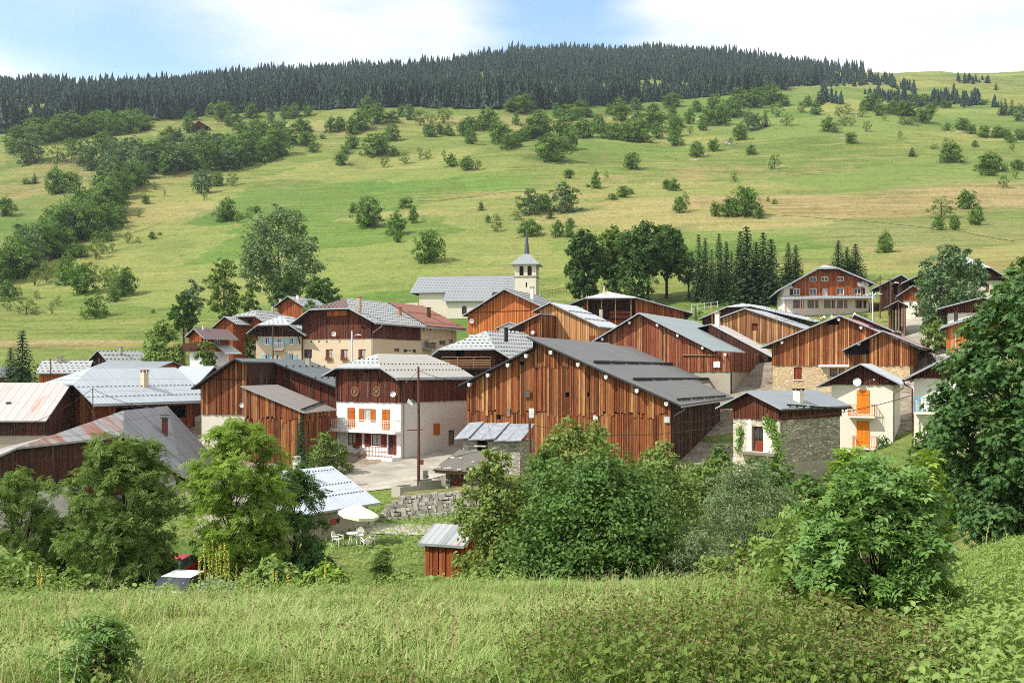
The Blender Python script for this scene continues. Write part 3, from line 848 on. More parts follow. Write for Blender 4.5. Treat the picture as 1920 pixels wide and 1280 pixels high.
    # walls
    def _cols(s, face, edges, z0, z1, mb, thick, off, jit, mi=0):
        """one strip per pair of edges, cut where an opening lies"""
        for a, b in zip(edges[:-1], edges[1:]):
            if b - a < 0.004: continue
            m = (a + b) / 2
            ta = z1 if z1 is not None else s.top(face, a)
            tb = z1 if z1 is not None else s.top(face, b)
            if z1 is not None: ta, tb = min(ta, s.top(face, a)), min(tb, s.top(face, b))
            lo = z0 + (random.uniform(-jit, jit) if jit else 0)
            iv = [(lo, lo, ta, tb)]
            for (u0, v0, u1, v1) in s.holes[face]:
                if u0 < m < u1:
                    nx = []
                    for (l0, l1, h0, h1) in iv:
                        if v0 > l0 + .01: nx.append((l0, l1, min(h0, v0), min(h1, v0)))
                        if v1 < max(h0, h1) - .01: nx.append((max(l0, v1), max(l1, v1), h0, h1))
                    iv = nx
            for (l0, l1, h0, h1) in iv:
                if max(h0 - l0, h1 - l1) < .02: continue
                h0, h1 = max(h0, l0 + .001), max(h1, l1 + .001)
                r = random.random()
                if thick:
                    o = off + random.choice((0, .02, .05)) + random.uniform(0, .02)
                    g_ = random.uniform(.004, .03)
                    bt = [s.P(face, a + g_, l0, off - .03), s.P(face, b - g_, l1, off - .03), s.P(face, b - g_, l1, o + thick), s.P(face, a + g_, l0, o + thick)]
                    tp = [s.P(face, a + g_, h0, off - .03), s.P(face, b - g_, h1, off - .03), s.P(face, b - g_, h1, o + thick), s.P(face, a + g_, h0, o + thick)]
                    uo = (random.random() * 40, random.random() * 40)
                    k = len(mb.uv)
                    mb.hexa(bt, tp, mi, r)
                    for i in range(k, len(mb.uv)): mb.uv[i] = [(x + uo[0], y + uo[1]) for x, y in mb.uv[i]]
                else:
                    mb.face([s.P(face, a, l0, off), s.P(face, b, l1, off), s.P(face, b, h1, off), s.P(face, a, h0, off)], mi, r)
    def _edges(s, face, z0, z1):
        e = {0.0, s.ulen(face)}
        for (u0, v0, u1, v1) in s.holes[face]: e |= {max(0, u0), min(s.ulen(face), u1)}
        if face == 'F': e |= {x for x, _ in s.prof if 0 < x < s.w}
        if face == 'B': e |= {x for x, _ in s.backprof if 0 < x < s.w}
        return sorted(e)
    def walls(s, split=None, lower='beige', upper='wood_red', faces='FRLB', pw=0.2, lip=0.06, uphill=None, jit=0.03, tiers=None, up_faces=None):
        """rendered or stone wall up to SPLIT, boards above it; split None: all boards, 'all': no boards"""
        mb = MB()
        for f in faces:
            timber = up_faces is None or f in up_faces
            z1 = None if split == 'all' or not timber else (split if split is not None else s.lo + 0.4)
            s._cols(f, s._edges(f, 0, 0), s.lo, z1, mb, 0, 0.0, 0)
            for (u0, v0, u1, v1) in s.holes[f]:
                zc = (v0 + v1) / 2
                d = -0.24
                c = [(u0, v0), (u1, v0), (u1, v1), (u0, v1)]
                for i in range(4):
                    a, b = c[i], c[(i + 1) % 4]
                    mb.face([s.P(f, *a, 0), s.P(f, *b, 0), s.P(f, *b, d), s.P(f, *a, d)])
        mb.build('wall', lower, s.root)
        if split == 'all': return s
        z0 = split if split is not None else s.lo + 0.4
        tiers = tiers or [z0]
        for ti, zb in enumerate(tiers):
            zt_ = None if ti == len(tiers) - 1 else tiers[ti + 1] + 0.06
            mb = MB()
            for f in faces:
                if up_faces is not None and f not in up_faces: continue
                if ti == 0:
                    s._cols(f, s._edges(f, 0, 0), z0, None, mb, 0, -0.02 if split is not None else 0.0, 0, 1)
                n = max(2, int(s.ulen(f) / pw))
                e = np.linspace(-0.02, s.ulen(f) + 0.02, n + 1)
                e[1:-1] += rng.uniform(-.22, .22, n - 1) * pw
                s._cols(f, list(e), zb - 0.05, zt_, mb, 0.035, lip + 0.045 * ti, jit)
            mb.build('board_cladding', [upper, 'dark'], s.root)
        return s
    def clad(s, face, z0, mat, pw=.25, lip=.06, jit=.05):
        mb = MB()
        s._cols(face, s._edges(face, 0, 0), z0, None, mb, 0, -.02, 0, 1)
        s._cols(face, list(np.linspace(-.02, s.ulen(face) + .02, int(s.ulen(face) / pw))), z0 - .05, None, mb, .035, lip, jit)
        mb.build('board_cladding', [mat, 'dark'], s.root)
    # fittings
    def win(s, face, r, frame='frame_white', shut=None, pix=True, sw=None, bars=1, sill=None, closed=False, pane='glass', off=0.0, hole=True, door=False, sides='LR'):
        q = s.rect(face, r) if pix else r
        u0, v0, u1, v1 = q
        if hole and not closed: s.holes[face].append(q)
        d = -0.16 if hole else 0.02
        d += off
        fw = min(0.09, (u1 - u0) * .18)
        mb = MB()
        def bar(a0, b0, a1, b1, o0, o1):
            b = [s.P(face, a0, b0, o0), s.P(face, a1, b0, o0), s.P(face, a1, b0, o1), s.P(face, a0, b0, o1)]
            t = [s.P(face, a0, b1, o0), s.P(face, a1, b1, o0), s.P(face, a1, b1, o1), s.P(face, a0, b1, o1)]
            mb.hexa(b, t)
        if not closed:
            bar(u0, v0, u0 + fw, v1, d, d + .06); bar(u1 - fw, v0, u1, v1, d, d + .06)
            bar(u0 + fw, v0, u1 - fw, v0 + fw, d, d + .058); bar(u0 + fw, v1 - fw, u1 - fw, v1, d, d + .058)
            for i in range(bars):
                c = u0 + (u1 - u0) * (i + 1) / (bars + 1)
                bar(c - fw * .4, v0 + fw, c + fw * .4, v1 - fw, d, d + .055)
            w = mb.build('door' if door else 'window', frame, s.root)
            mb = MB()
            mb.face([s.P(face, u0, v0, d + .015), s.P(face, u1, v0, d + .015), s.P(face, u1, v1, d + .015), s.P(face, u0, v1, d + .015)])
            mb.build('pane', pane, w)
        par = s.root
        if shut:
            sw = sw or (u1 - u0) * .52
            rr = ([(u0, u0 + (u1 - u0) * .497), (u0 + (u1 - u0) * .503, u1)] if closed else
                  [x for x, k in (((u0 - sw - .01, u0 - .01), 'L'), ((u1 + .01, u1 + sw + .01), 'R')) if k in sides])
            for a, b in rr:
                mb = MB()
                n = 3
                for i in range(n):
                    bar(a + (b - a) * i / n + .004, v0, a + (b - a) * (i + 1) / n - .004, v1, off + .02, off + .06)
                for k in (.18, .82):
                    z = v0 + (v1 - v0) * k
                    bar(a + .02, z - .05, b - .02, z + .05, off + .06, off + .085)
                mb.build('shutter', shut, par if closed else w)
        if sill:
            mb = MB()
            bar(u0 - .08, v0 - .1, u1 + .08, v0 - .005, off - .05, off + .14)
            mb.build('sill', sill, par if closed else w)
        return q
    def board(s, face, r, mat, name='panel', pix=True, o0=0.02, o1=0.07, n=1, parent=None):
        u0, v0, u1, v1 = s.rect(face, r) if pix else r
        mb = MB()
        for i in range(n):
            a, b = u0 + (u1 - u0) * i / n, u0 + (u1 - u0) * (i + 1) / n - (.012 if n > 1 else 0)
            bt = [s.P(face, a, v0, o0), s.P(face, b, v0, o0), s.P(face, b, v0, o1), s.P(face, a, v0, o1)]
            mb.hexa(bt, [s.P(face, a, v1, o0), s.P(face, b, v1, o0), s.P(face, b, v1, o1), s.P(face, a, v1, o1)])
        return mb.build(name, mat, parent or s.root)
    def dark(s, face, r, depth=0.9, pix=True, mat='dark'):
        """an open doorway or loft gap: a hole with a shallow dark room behind"""
        q = s.rect(face, r) if pix else r
        s.holes[face].append(q)
        u0, v0, u1, v1 = q
        mb = MB()
        c = [(u0, v0), (u1, v0), (u1, v1), (u0, v1)]
        for i in range(4):
            a, b = c[i], c[(i + 1) % 4]
            mb.face([s.P(face, *a, -.24), s.P(face, *b, -.24), s.P(face, *b, -depth), s.P(face, *a, -depth)])
        mb.face([s.P(face, *k, -depth) for k in c])
        mb.build('opening', mat, s.root)
        return q
    def chimney(s, px, row, wpx, hpx, mat='offwhite', cap='concrete', dx=None):
        """PX, ROW: middle of its foot on the roof; WPX, HPX: size in photo pixels"""
        c = s.on_roof(px, row)
        if c is None: return
        Dp = s.P0.y + s.ex.y * c.x + s.ey.y * c.y
        w, h = wpx / F * Dp * .72, hpx / F * Dp
        mb = MB()
        mb.box(c.x - w / 2, c.y - w / 2, c.z - .8, c.x + w / 2, c.y + w / 2, c.z + h * .82)
        ch = mb.build('chimney', mat, s.root)
        mb = MB()
        for i in (-1, 1):
            for j in (-1, 1):
                mb.box(c.x + i * w * .42 - .05, c.y + j * w * .42 - .05, c.z + h * .82, c.x + i * w * .42 + .05, c.y + j * w * .42 + .05, c.z + h * .93)
        mb.box(c.x - w * .62, c.y - w * .62, c.z + h * .93, c.x + w * .62, c.y + w * .62, c.z + h)
        mb.build('chimney_cap', cap, ch)
    def pipe(s, px, row, hpx, dia=0.16, mat='zinc'):
        c = s.on_roof(px, row)
        if c is None: return
        Dp = s.P0.y + s.ex.y * c.x + s.ey.y * c.y
        h = hpx / F * Dp
        mb = MB()
        mb.tube([c - Vector((0, 0, .4)), c + Vector((0, 0, h))], dia, 8)
        mb.tube([c + Vector((0, 0, h + .06)), c + Vector((0, 0, h + .12))], dia * 1.7, 8)
        mb.tube([c + Vector((0, 0, h)), c + Vector((0, 0, h + .07))], dia * .5, 6)
        mb.build('flue', mat, s.root)
    def dish(s, face, px, row, rpx, off=0.35):
        u, v, = (s.pf(px, row) if face == 'F' else s.ps(px, row))
        r = rpx / F * s.P0.y
        c = s.P(face, u, v, off)
        toc = Vector((-s.P0.dot(s.ex), -s.P0.dot(s.ey), -s.z0 + 14)) - c
        dr = (toc.normalized() + (s.P(face, 0, 0, 1) - s.P(face, 0, 0, 0)) * .4).normalized()
        a = dr.cross(Vector((0, 0, 1))).normalized()
        b = a.cross(dr)
        mb = MB()
        rings = []
        for k in range(4):
            q = r * k / 3
            rings.append([c + (a * math.cos(t) + b * math.sin(t)) * q + dr * (q * q / r * .3) for t in (2 * math.pi * i / 16 for i in range(16))])
        for k in range(3):
            for i in range(16):
                j = (i + 1) % 16
                mb.face([rings[k][i], rings[k][j], rings[k + 1][j], rings[k + 1][i]] if k else [rings[0][0], rings[1][j], rings[1][i]])
        mb.tube([c - dr * .02, s.P(face, u, v - r * .3, 0.0)], .035, 5)
        mb.tube([c - b * r * .9, c + dr * r * .9 - b * r * .2], .02, 4)
        mb.build('satellite_dish', 'dish', s.root)
    def gutter(s, side='R', mat='zinc', down=None, dm=None):
        x, z = (s.prof[-1] if side == 'R' else s.prof[0])
        sg = 1 if side == 'R' else -1
        mb = MB()
        mb.tube([(x + sg * .08, s.y0, z - s.t - .02), (x + sg * .08, s.y1, z - s.t - .05)], .08, 6)
        g_ = mb.build('gutter', mat, s.root)
        if down is not None:
            mb = MB()
            xe = s.w + .08 if side == 'R' else -.08
            y = down
            mb.tube([(x + sg * .08, y, z - s.t - .08), (x + sg * .02, y, z - s.t - .3), (xe, y, z - s.t - .3 - abs(x - xe) * .6), (xe, y, s.lo + .8)], .055, 6)
            mb.build('downpipe', dm or mat, s.root)
    def purlins(s, us, size=.22, mat='trim', cap=None, out=.25):
        """beam ends carrying the roof in front of the wall"""
        for u in us:
            z = s.top('F', u) - size * .5
            mb = MB()
            mb.box(u - size / 2, s.y0 + out, z - size, u + size / 2, .1, z)
            o = mb.build('purlin', mat, s.root)
            if cap:
                mb = MB()
                k = size * .62
                b = [(u - k, s.y0 + out - .06, z - size * 1.0), (u, s.y0 + out - .06, z - size * 1.5), (u + k, s.y0 + out - .06, z - size * 1.0), (u + k, s.y0 + out - .06, z), (u - k, s.y0 + out - .06, z)]
                mb.hexa(b, [(p[0], p[1] + .3, p[2]) for p in b])
                mb.build('tin_cap', cap, o)
    def struts(s, us, drop=1.4, mat='trim'):
        for u in us:
            z = s.top('F', u)
            mb = MB()
            mb.beam((u, s.y0 + .3, z - .1), (u, -.03, z - drop), .14, .14)
            mb.build('brace', mat, s.root)
    def balcony(s, face, u0, u1, z, depth=.9, rail=.95, slab='concrete', railm='rail_brown', style='bars', pix=None, name='balcony', fill=None, t=.14):
        mb = MB()
        b = [s.P(face, u0, z - t, 0.03), s.P(face, u1, z - t, 0.03), s.P(face, u1, z - t, depth), s.P(face, u0, z - t, depth)]
        mb.hexa(b, [p + Vector((0, 0, t)) for p in b])
        o = mb.build(name, slab, s.root)
        mb = MB()
        runs = [((u0 + .04, depth - .05), (u1 - .04, depth - .05)), ((u0 + .04, .1), (u0 + .04, depth - .05)), ((u1 - .04, .1), (u1 - .04, depth - .05))]
        for a, c in runs:
            A, B = s.P(face, a[0], z, a[1]), s.P(face, c[0], z, c[1])
            up = Vector((0, 0, rail))
            mb.beam(A + up, B + up, .06, .06)
            mb.beam(A + up * .1, B + up * .1, .04, .04)
            ln = (B - A).length
            if style == 'planks':
                n = max(2, int(ln / .17))
                for i in range(n):
                    p, q = A.lerp(B, (i + .08) / n), A.lerp(B, (i + .92) / n)
                    mb.beam((p + q) / 2 + up * .06, (p + q) / 2 + up * .96, .03, .03) if 0 else mb.hexa([p + up * .05, q + up * .05, q + up * .05 + Vector((.02, .02, 0)), p + up * .05 + Vector((.02, .02, 0))], [p + up * .95, q + up * .95, q + up * .95 + Vector((.02, .02, 0)), p + up * .95 + Vector((.02, .02, 0))])
            elif style == 'horiz':
                for k in (.3, .5, .7): mb.beam(A + up * k, B + up * k, .03, .12)
                n = max(1, int(ln / 1.6))
                for i in range(n + 1): mb.beam(A.lerp(B, i / n), A.lerp(B, i / n) + up, .08, .08)
            else:
                n = max(2, int(ln / (.13 if style == 'bars' else .26)))
                for i in range(n + 1): mb.beam(A.lerp(B, i / n), A.lerp(B, i / n) + up, .025, .025)
                if style == 'lattice':
                    for k in (.3, .55, .8): mb.beam(A + up * k, B + up * k, .03, .03)
        mb.build('railing', railm, o)
        return o
def strutbox(mb, *a): mb.box(*a)
# ---------------------------------------------------------------- the village
GT = (1.0, 0.62, (0.30, 0.05, 0.07))          # tile-like rows of snow stops
def zsplit(h, *pr): return sum(h.pf(*p)[1] for p in pr) / len(pr)

# white house with the long balcony
h = House('balcony_house', 'white house with two wagon wheels on dark boards above a long balcony', 'house', -33, 95, 631, 751, pxb=879)
h.roof([(603, 703), (629, 688), (712.5, 688), (742.5, 708)], ov=1.1, ovb=.5, sb=2.6, sbb=2.2, mats=('r_putty', 'r_putty', 'r_tile'), guards=(1, .55, (.16, .04, .1), False, (.3, .55)), edge_mat='iron')
sp = zsplit(h, (631, 750), (751, 755))
q1 = h.win('F', (652, 764, 666, 801), shut='shut_orange', closed=True)
h.win('F', (682.5, 766, 695, 790), pane='curtain', shut='shut_orange', sw=.62)
q3 = h.win('F', (716.5, 767, 731, 805), shut='shut_orange', closed=True)
h.win('F', (651.5, 811, 667.5, 834), frame='frame_brown', pane='curtain', shut='shut_red', sw=.75, sides='R')
h.win('F', (696, 812, 714.5, 836), frame='frame_brown', pane='curtain', shut='shut_red', sw=.7, sides='LR')
h.win('F', (727, 815, 737, 852), frame='frame_brown', bars=0, shut='shut_red', sw=.4, sides='R', door=True)
h.board('F', (684, 812, 693, 836), 'shut_red', 'shutter', n=3)
h.win('R', (812.5, 793.5, 824, 814.5), shut='shut_orange', closed=True)
h.win('R', (841, 806, 852.5, 841), frame='wood_dark', pane='wood_grey', bars=0, door=True)
h.dark('R', (868.5, 806, 875.5, 815), .6)
h.walls(sp, 'white', 'wood_red', faces='FLB', pw=.24)
wl = h.holes
mb = MB()
h._cols('R', h._edges('R', 0, 0), h.lo, sp, mb, 0, 0, 0)
for (u0, v0, u1, v1) in h.holes['R']:
    c = [(u0, v0), (u1, v0), (u1, v1), (u0, v1)]
    for i in range(4):
        a, b = c[i], c[(i + 1) % 4]
        mb.face([h.P('R', *a, 0), h.P('R', *b, 0), h.P('R', *b, -.24), h.P('R', *a, -.24)])
mb.build('wall', 'whitegrey', h.root)
mb = MB()
h._cols('R', [0, h.l], sp, None, mb, 0, -.02, 0, 1)
h._cols('R', list(np.linspace(-.02, h.l + .02, 46)), sp - .05, None, mb, .035, .06, .03)
mb.build('board_cladding', ['wood_red', 'dark'], h.root)
zb = sum(h.pf(*p)[1] for p in ((631, 803), (745, 809))) / 2
h.balcony('F', -1.2, h.w + .05, zb, .95, 1.0, 'white', 'rail_white', 'lattice', t=.2)
h.purlins([.3, h.w * .5, h.w - .3]); h.struts([h.w * .35, h.w * .7])
h.gutter('R', 'fascia', down=.4, dm='zinc')
for px in (668, 708.3):
    u, v = h.pf(px, 734)
    mb = MB()
    n, r = 20, .44
    ring = [Vector((u + math.cos(t) * r, -.16, v + math.sin(t) * r)) for t in (2 * math.pi * i / n for i in range(n))]
    for i in range(n): mb.beam(ring[i], ring[(i + 1) % n], .09, .07)
    for i in range(10):
        t = 2 * math.pi * i / 10
        mb.beam((u, -.16, v), (u + math.cos(t) * r, -.16, v + math.sin(t) * r), .05, .05)
    mb.tube([(u, -.09, v), (u, -.26, v)], .1, 10)
    k = h.P('F', u, v, .0)
    ob = mb.build('wagon_wheel', 'trim_light')
    ob.matrix_world = Matrix.Translation(h.root.location) @ Matrix.Rotation(h.root.rotation_euler.z, 4, 'Z')
    tag(ob, 'spoked wagon wheel hung on the dark boards, %s of the two' % ('left' if px < 700 else 'right'), 'wheel', 'wagon wheels on the balcony house')
h.dish('F', 742, 738.5, 5.2, .4)
# entrance terrace and steps
zt1 = h.pf(745, 856)[1]
u0, u1 = h.pf(704, 850)[0], h.w + .02
mb = MB()
mb.box(u0, -1.3, h.lo, u1, -.02, zt1)
tr = mb.build('entrance_terrace', 'white', h.root)
h.board('F', (710, 859, 731, 873), 'fire', 'firewood_niche', o0=1.301, o1=1.33)
mb = MB()
for i in range(6):
    mb.box(u0 - .32 * (i + 1), -1.25, h.lo, u0 - .32 * i - .002, -.3, zt1 - .19 * (i + 1))
mb.build('steps', 'white', h.root)
mb = MB()
A = [Vector((u1 - .05, -1.25, zt1)), Vector((u0, -1.25, zt1)), Vector((u0 - 1.95, -1.25, zt1 - 1.15)), Vector((u0 - 4.2, -1.25, zt1 - 1.2))]
for a, b in zip(A[:-1], A[1:]):
    n = int((b - a).length / .17)
    for i in range(n + 1):
        p = a.lerp(b, i / n)
        mb.beam(p, p + Vector((0, 0, .95)), .03, .03)
    for k in (.1, .5, .95): mb.beam(a + Vector((0, 0, k)), b + Vector((0, 0, k)), .05, .05)
mb.build('stair_railing', 'rail_brown', h.root)
WB = h

# the big barn of slabs
h = House('slab_barn', 'large barn clad in rough orange-brown slabs under a charcoal roof', 'barn', -22.6, 88, 878, 1258, pxb=1347)
ridge = h.pf(996, 630, -1.1); eR = h.pf(1276, 759, -1.1); eL = h.pf(860, 721, -.9); rl = h.pf(999, 650, -.9)
m_ = (ridge[1] - eR[1]) / (ridge[0] - eR[0])
ridge = (rl[0] - .6, ridge[1])
h.roof([eL, (rl[0] + .05, rl[1]), (rl[0] + .06, ridge[1] + m_ * .66), eR], ov=1.0, ovb=3.2, pix=False, mats=('r_dark', 'r_dark', 'r_dark'), fascia='fascia_dark')
# the upper part of the slope runs on further back
sl_ = lambda x: ridge[1] + m_ * (x - ridge[0])
mb = MB()
x0_, x1_ = rl[0] + .06, 16.4
h._slab(mb, [(x0_, h.y1, sl_(x0_)), (x1_, h.y1, sl_(x1_)), (x1_, 31.5, sl_(x1_)), (x0_, 31, sl_(x0_))], h.t)
h.planes.append([Vector(p) for p in ((x0_, h.y1, sl_(x0_)), (x1_, h.y1, sl_(x1_)), (x1_, 31.5, sl_(x1_)), (x0_, 31, sl_(x0_)))])
mb.build('roof', ['r_dark', 'trim', 'fascia_dark'], h.root)
mb = MB()
mb.face([(x1_ - 1, h.y1 - 2, sl_(x1_ - 1) - .2), (x1_ - 1, 30.8, sl_(x1_ - 1) - .2), (x1_ - 1, 30.8, h.lo), (x1_ - 1, h.y1 - 2, h.lo)])
mb.build('wall', 'offwhite', h.root)
# the higher slope sails a little past the ridge
mb = MB()
h._slab(mb, [(ridge[0], h.y0, ridge[1]), (rl[0] + .06, h.y0, ridge[1] + m_ * .66), (rl[0] + .06, h.y1, ridge[1] + m_ * .66), (ridge[0], h.y1, ridge[1])], h.t)
mb.build('roof', ['r_dark', 'trim', 'fascia_dark'], h.root)
t1 = sum(h.pf(*p)[1] for p in ((900, 766), (1000, 776), (1200, 781))) / 3
t2 = h.lo + .9
h.board('F', (1024, 666, 1031, 681), 'zinc', 'tin_patch', o0=.12, o1=.16)
for r in ((1060, 735, 1067, 744), (1101, 735, 1108, 744), (934, 777, 939, 786)): h.dark('F', r, .5)
h.dark('F', (974, 677.5, 985, 684.5), .5)
h.win('F', (985, 731, 997, 745), frame='frame_brown', bars=0, off=.3, hole=False)
h.walls(None, 'stone_dry', 'wood_slab', pw=.21, tiers=[t2, t1], jit=.3, faces='FLB')
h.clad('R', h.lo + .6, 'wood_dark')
ub = h.pf(1000, 700)[0]
mb = MB()
h._cols('F', list(np.linspace(ub, h.w * .62, 40)), h.pf(1000, 688)[1], h.pf(1000, 640)[1] + 3, mb, .035, .16, .12)
mb.build('board_cladding', ['wood_slab', 'dark'], h.root)
h.purlins([.5, 2.4, 4.4, 6.2, 8.6, 11.2, 13.8, 16.6, h.w - .2], .26, 'trim_light', 'tin_white', .1)
h.bars(1115, 681, 1262, 684, 6, 'iron', dia=.15); h.bars(1189, 713, 1330, 712, 5, 'iron', dia=.15); h.bars(1270, 751, 1362, 744, 4, 'iron')
h.gutter('R', 'zinc', down=.2)
h.pipe(1194, 647, 12, .12)
h.board('F', (993, 765, 1003, 783), 'tin_white', 'weathered_board', o0=.15, o1=.2)
h.board('F', (952, 765, 958, 780), 'wood_grey', 'weathered_board', o0=.15, o1=.2)
h.board('F', (1247, 781, 1257, 792), 'tin_white', 'meter_box', o0=.1, o1=.3)
h.board('F', (1113, 778, 1122, 788), 'tin_white', 'skull_board', o0=.1, o1=.16)
# stone cellar with a pale door under the right side
u0 = h.ps(1300, 850)[0]; u1 = h.ps(1346, 850)[0]
mb = MB()
zc = h.ps(1320, 834)[1]
mb.box(h.w + .1, u0, h.lo, h.w + 1.2, u1, zc)
c_ = mb.build('cellar_wall', 'stone_dry', h.root)
mb = MB()
zd = h.ps(1320, 868)[1]
mb.box(h.w + 1.2, u0 + .8, zd, h.w + 1.25, u0 + 3.2, zc - .35)
mb.build('cellar_door', 'concrete', c_)
BB = h

# stone annexe with slate slabs against the barn, and the lean-to with firewood
h = House('stone_annexe', 'small stone annexe roofed with pale slate slabs against the barn', 'shed', -24, 86, 868, 975, depth=3.2)
za = h.pf(900, 822)[1]; zb2 = h.pf(900, 806)[1]
h.prof = [(0, za), (h.w, za)]; h.full = h.backprof = h.prof; h.t = .1
h.dark('F', (894, 826, 914, 845), .7)
h.walls('all', 'stone_grey')
mb0 = 0
x = -.5
while x < h.w + .2:
    wd = random.uniform(1.0, 1.5)
    mb = MB()
    k = random.uniform(-.12, .12)
    b = [(x, -.7, za - .12 + k * .3), (x + wd, -.7, za - .05 + k), (x + wd + .06, 2.2, zb2 + .45 + k), (x + .02, 2.2, zb2 + .42)]
    mb.hexa(b, [(p[0], p[1], p[2] + .07) for p in b])
    mb.build('roof_slab', 'slate', h.root)
    x += wd * .93
h.board('F', (893, 834, 915, 836.5), 'stone_pale', 'shelf', o0=.05, o1=.5)
h = House('firewood_shelter', 'open stone shelter with corrugated roof weighed down by stones', 'shelter', -20, 78, 836, 893, depth=3.6)
h.roof([h.pf(817, 878, -.6), h.pf(884, 884, -.6)], pix=False, ov=.0, ovb=0)if 0 else None
zf, zk = h.pf(860, 880)[1], h.pf(860, 880)[1] + 1.15
mb = MB()
h.t = .1
h._slab(mb, [(-.8, -.7, zf), (h.w + .3, -.7, zf - .08), (h.w + .5, h.l + .4, zk), (-.6, h.l + .4, zk + .05)], .1)
h.planes = [[Vector((-.8, -.7, zf)), Vector((h.w + .3, -.7, zf - .08)), Vector((h.w + .5, h.l + .4, zk))]]
mb.build('roof', ['r_corr', 'trim', 'trim'], h.root)
h.prof = [(0, zf + .05), (h.w, zf + .05)]; h.full = [(0, zf + .2), (h.w, zf + .2)]; h.backprof = [(0, zk - .1), (h.w, zk - .1)]
mb = MB()
h._cols('B', [0, h.w], h.lo, None, mb, 0, 0, 0); h._cols('L', [0, h.l], h.lo, None, mb, 0, 0, 0)
mb.box(0, 0, h.lo, .35, .5, zf - .05); mb.box(h.w - .9, 0, h.lo, h.w, .5, h.pf(880, 902)[1])
mb.build('wall', 'stone_dry', h.root)
for x in (.2, h.w * .72, h.w - .1):
    mb = MB(); mb.beam((x, .1, h.lo), (x, .1, zf - .06), .14, .14); mb.build('post', 'trim_light', h.root)
mb = MB(); mb.beam((-.7, -.5, zf - .2), (h.w + .3, -.5, zf - .24), .14, .14); mb.build('eave_beam', 'trim_light', h.root)
for i in range(11):
    x, y = random.uniform(-.5, h.w), (random.uniform(-.65, -.3) if i < 7 else random.uniform(0, h.l))
    z = zf + (y + .7) / (h.l + 1.1) * (zk - zf) + .02
    mb = MB()
    a, b_, c_ = random.uniform(.12, .25), random.uniform(.1, .2), random.uniform(.08, .14)
    mb.hexa([(x - a, y - b_, z), (x + a, y - b_ * .7, z), (x + a * .8, y + b_, z), (x - a * .9, y + b_ * .8, z)],
            [(x - a * .7, y - b_ * .6, z + c_), (x + a * .6, y - b_ * .5, z + c_ * 1.1), (x + a * .5, y + b_ * .7, z + c_), (x - a * .6, y + b_ * .5, z + c_ * .9)])
    o = mb.build('roof_stone', 'stone_pale')
    o.matrix_world = Matrix.Translation(h.root.location) @ Matrix.Rotation(h.root.rotation_euler.z, 4, 'Z')
    tag(o, 'rough stone lying on the corrugated roof of the firewood shelter', 'stone', 'stones weighing down the shelter roof')
SH_ = h
mb = MB()
for r_ in range(5):
    for c_ in range(15):
        x, z = .5 + c_ * .16 + (r_ % 2) * .08, h.lo + .85 + r_ * .15
        mb.tube([(x, .1, z), (x, .55, z)], .078, 6)
o = mb.build('firewood_stack', 'fire')
o.matrix_world = Matrix.Translation(h.root.location) @ Matrix.Rotation(h.root.rotation_euler.z, 4, 'Z')
tag(o, 'stack of split firewood inside the open stone shelter', 'firewood')

# stone cottage
h = House('stone_cottage', 'small stone cottage with dark board gable and ivy round its window', 'house', -48, 74, 1375, 1463, pxb=1575)
h.roof([(1341, 764), (1400, 733), (1465, 766)], ov=.75, ovb=.6, mats=('r_grey',), t=.12)
sp = zsplit(h, (1377, 782), (1462, 786))
q = h.win('F', (1410, 799, 1431, 846), frame='frame_brown', bars=1, sill=None)
h.board('F', (1415, 826, 1431, 845), 'shut_red', 'lower_panel', o0=-.14, o1=-.09)
h.board('F', (1392, 848, 1459, 852.5), 'wood_grey', 'window_shelf', o0=.0, o1=.55)
h.walls(sp, 'stone_grey', 'wood_red', faces='RLB', pw=.2, up_faces='R')
mb = MB()
h._cols('F', h._edges('F', 0, 0), h.lo, sp, mb, 0, 0, 0)
for (u0, v0, u1, v1) in h.holes['F']:
    c = [(u0, v0), (u1, v0), (u1, v1), (u0, v1)]
    for i in range(4):
        a, b = c[i], c[(i + 1) % 4]
        mb.face([h.P('F', *a, 0), h.P('F', *b, 0), h.P('F', *b, -.24), h.P('F', *a, -.24)])
mb.build('wall', 'stone_pale', h.root)
mb = MB()
h._cols('F', [0, h.w], sp, None, mb, 0, -.02, 0, 1)
h._cols('F', list(np.linspace(0, h.w, 22)), sp - .05, None, mb, .035, .06, .05)
mb.build('board_cladding', ['wood_red', 'dark'], h.root)
u0, v0, u1, v1 = q
h.board('F', (u0 - .45, v0 - .05, u0 - .02, v1 + .5), 'offwhite', 'window_surround', pix=False, o0=.0, o1=.03)
h.board('F', (u1 + .02, v0 - .05, u1 + .75, v1 + .5), 'offwhite', 'window_surround', pix=False, o0=.0, o1=.03)
zp = h.ps(1520, 864)[1]
h.board('R', (.0, h.lo, h.l, zp), 'concrete', 'plinth', pix=False, o0=.0, o1=.04)
h.chimney(1497, 752, 20, 24, 'offwhite', 'iron')
h.bars(1476, 762, 1590, 770, 3, 'iron', dia=.06)
h.gutter('R', 'iron')
SC_ = h

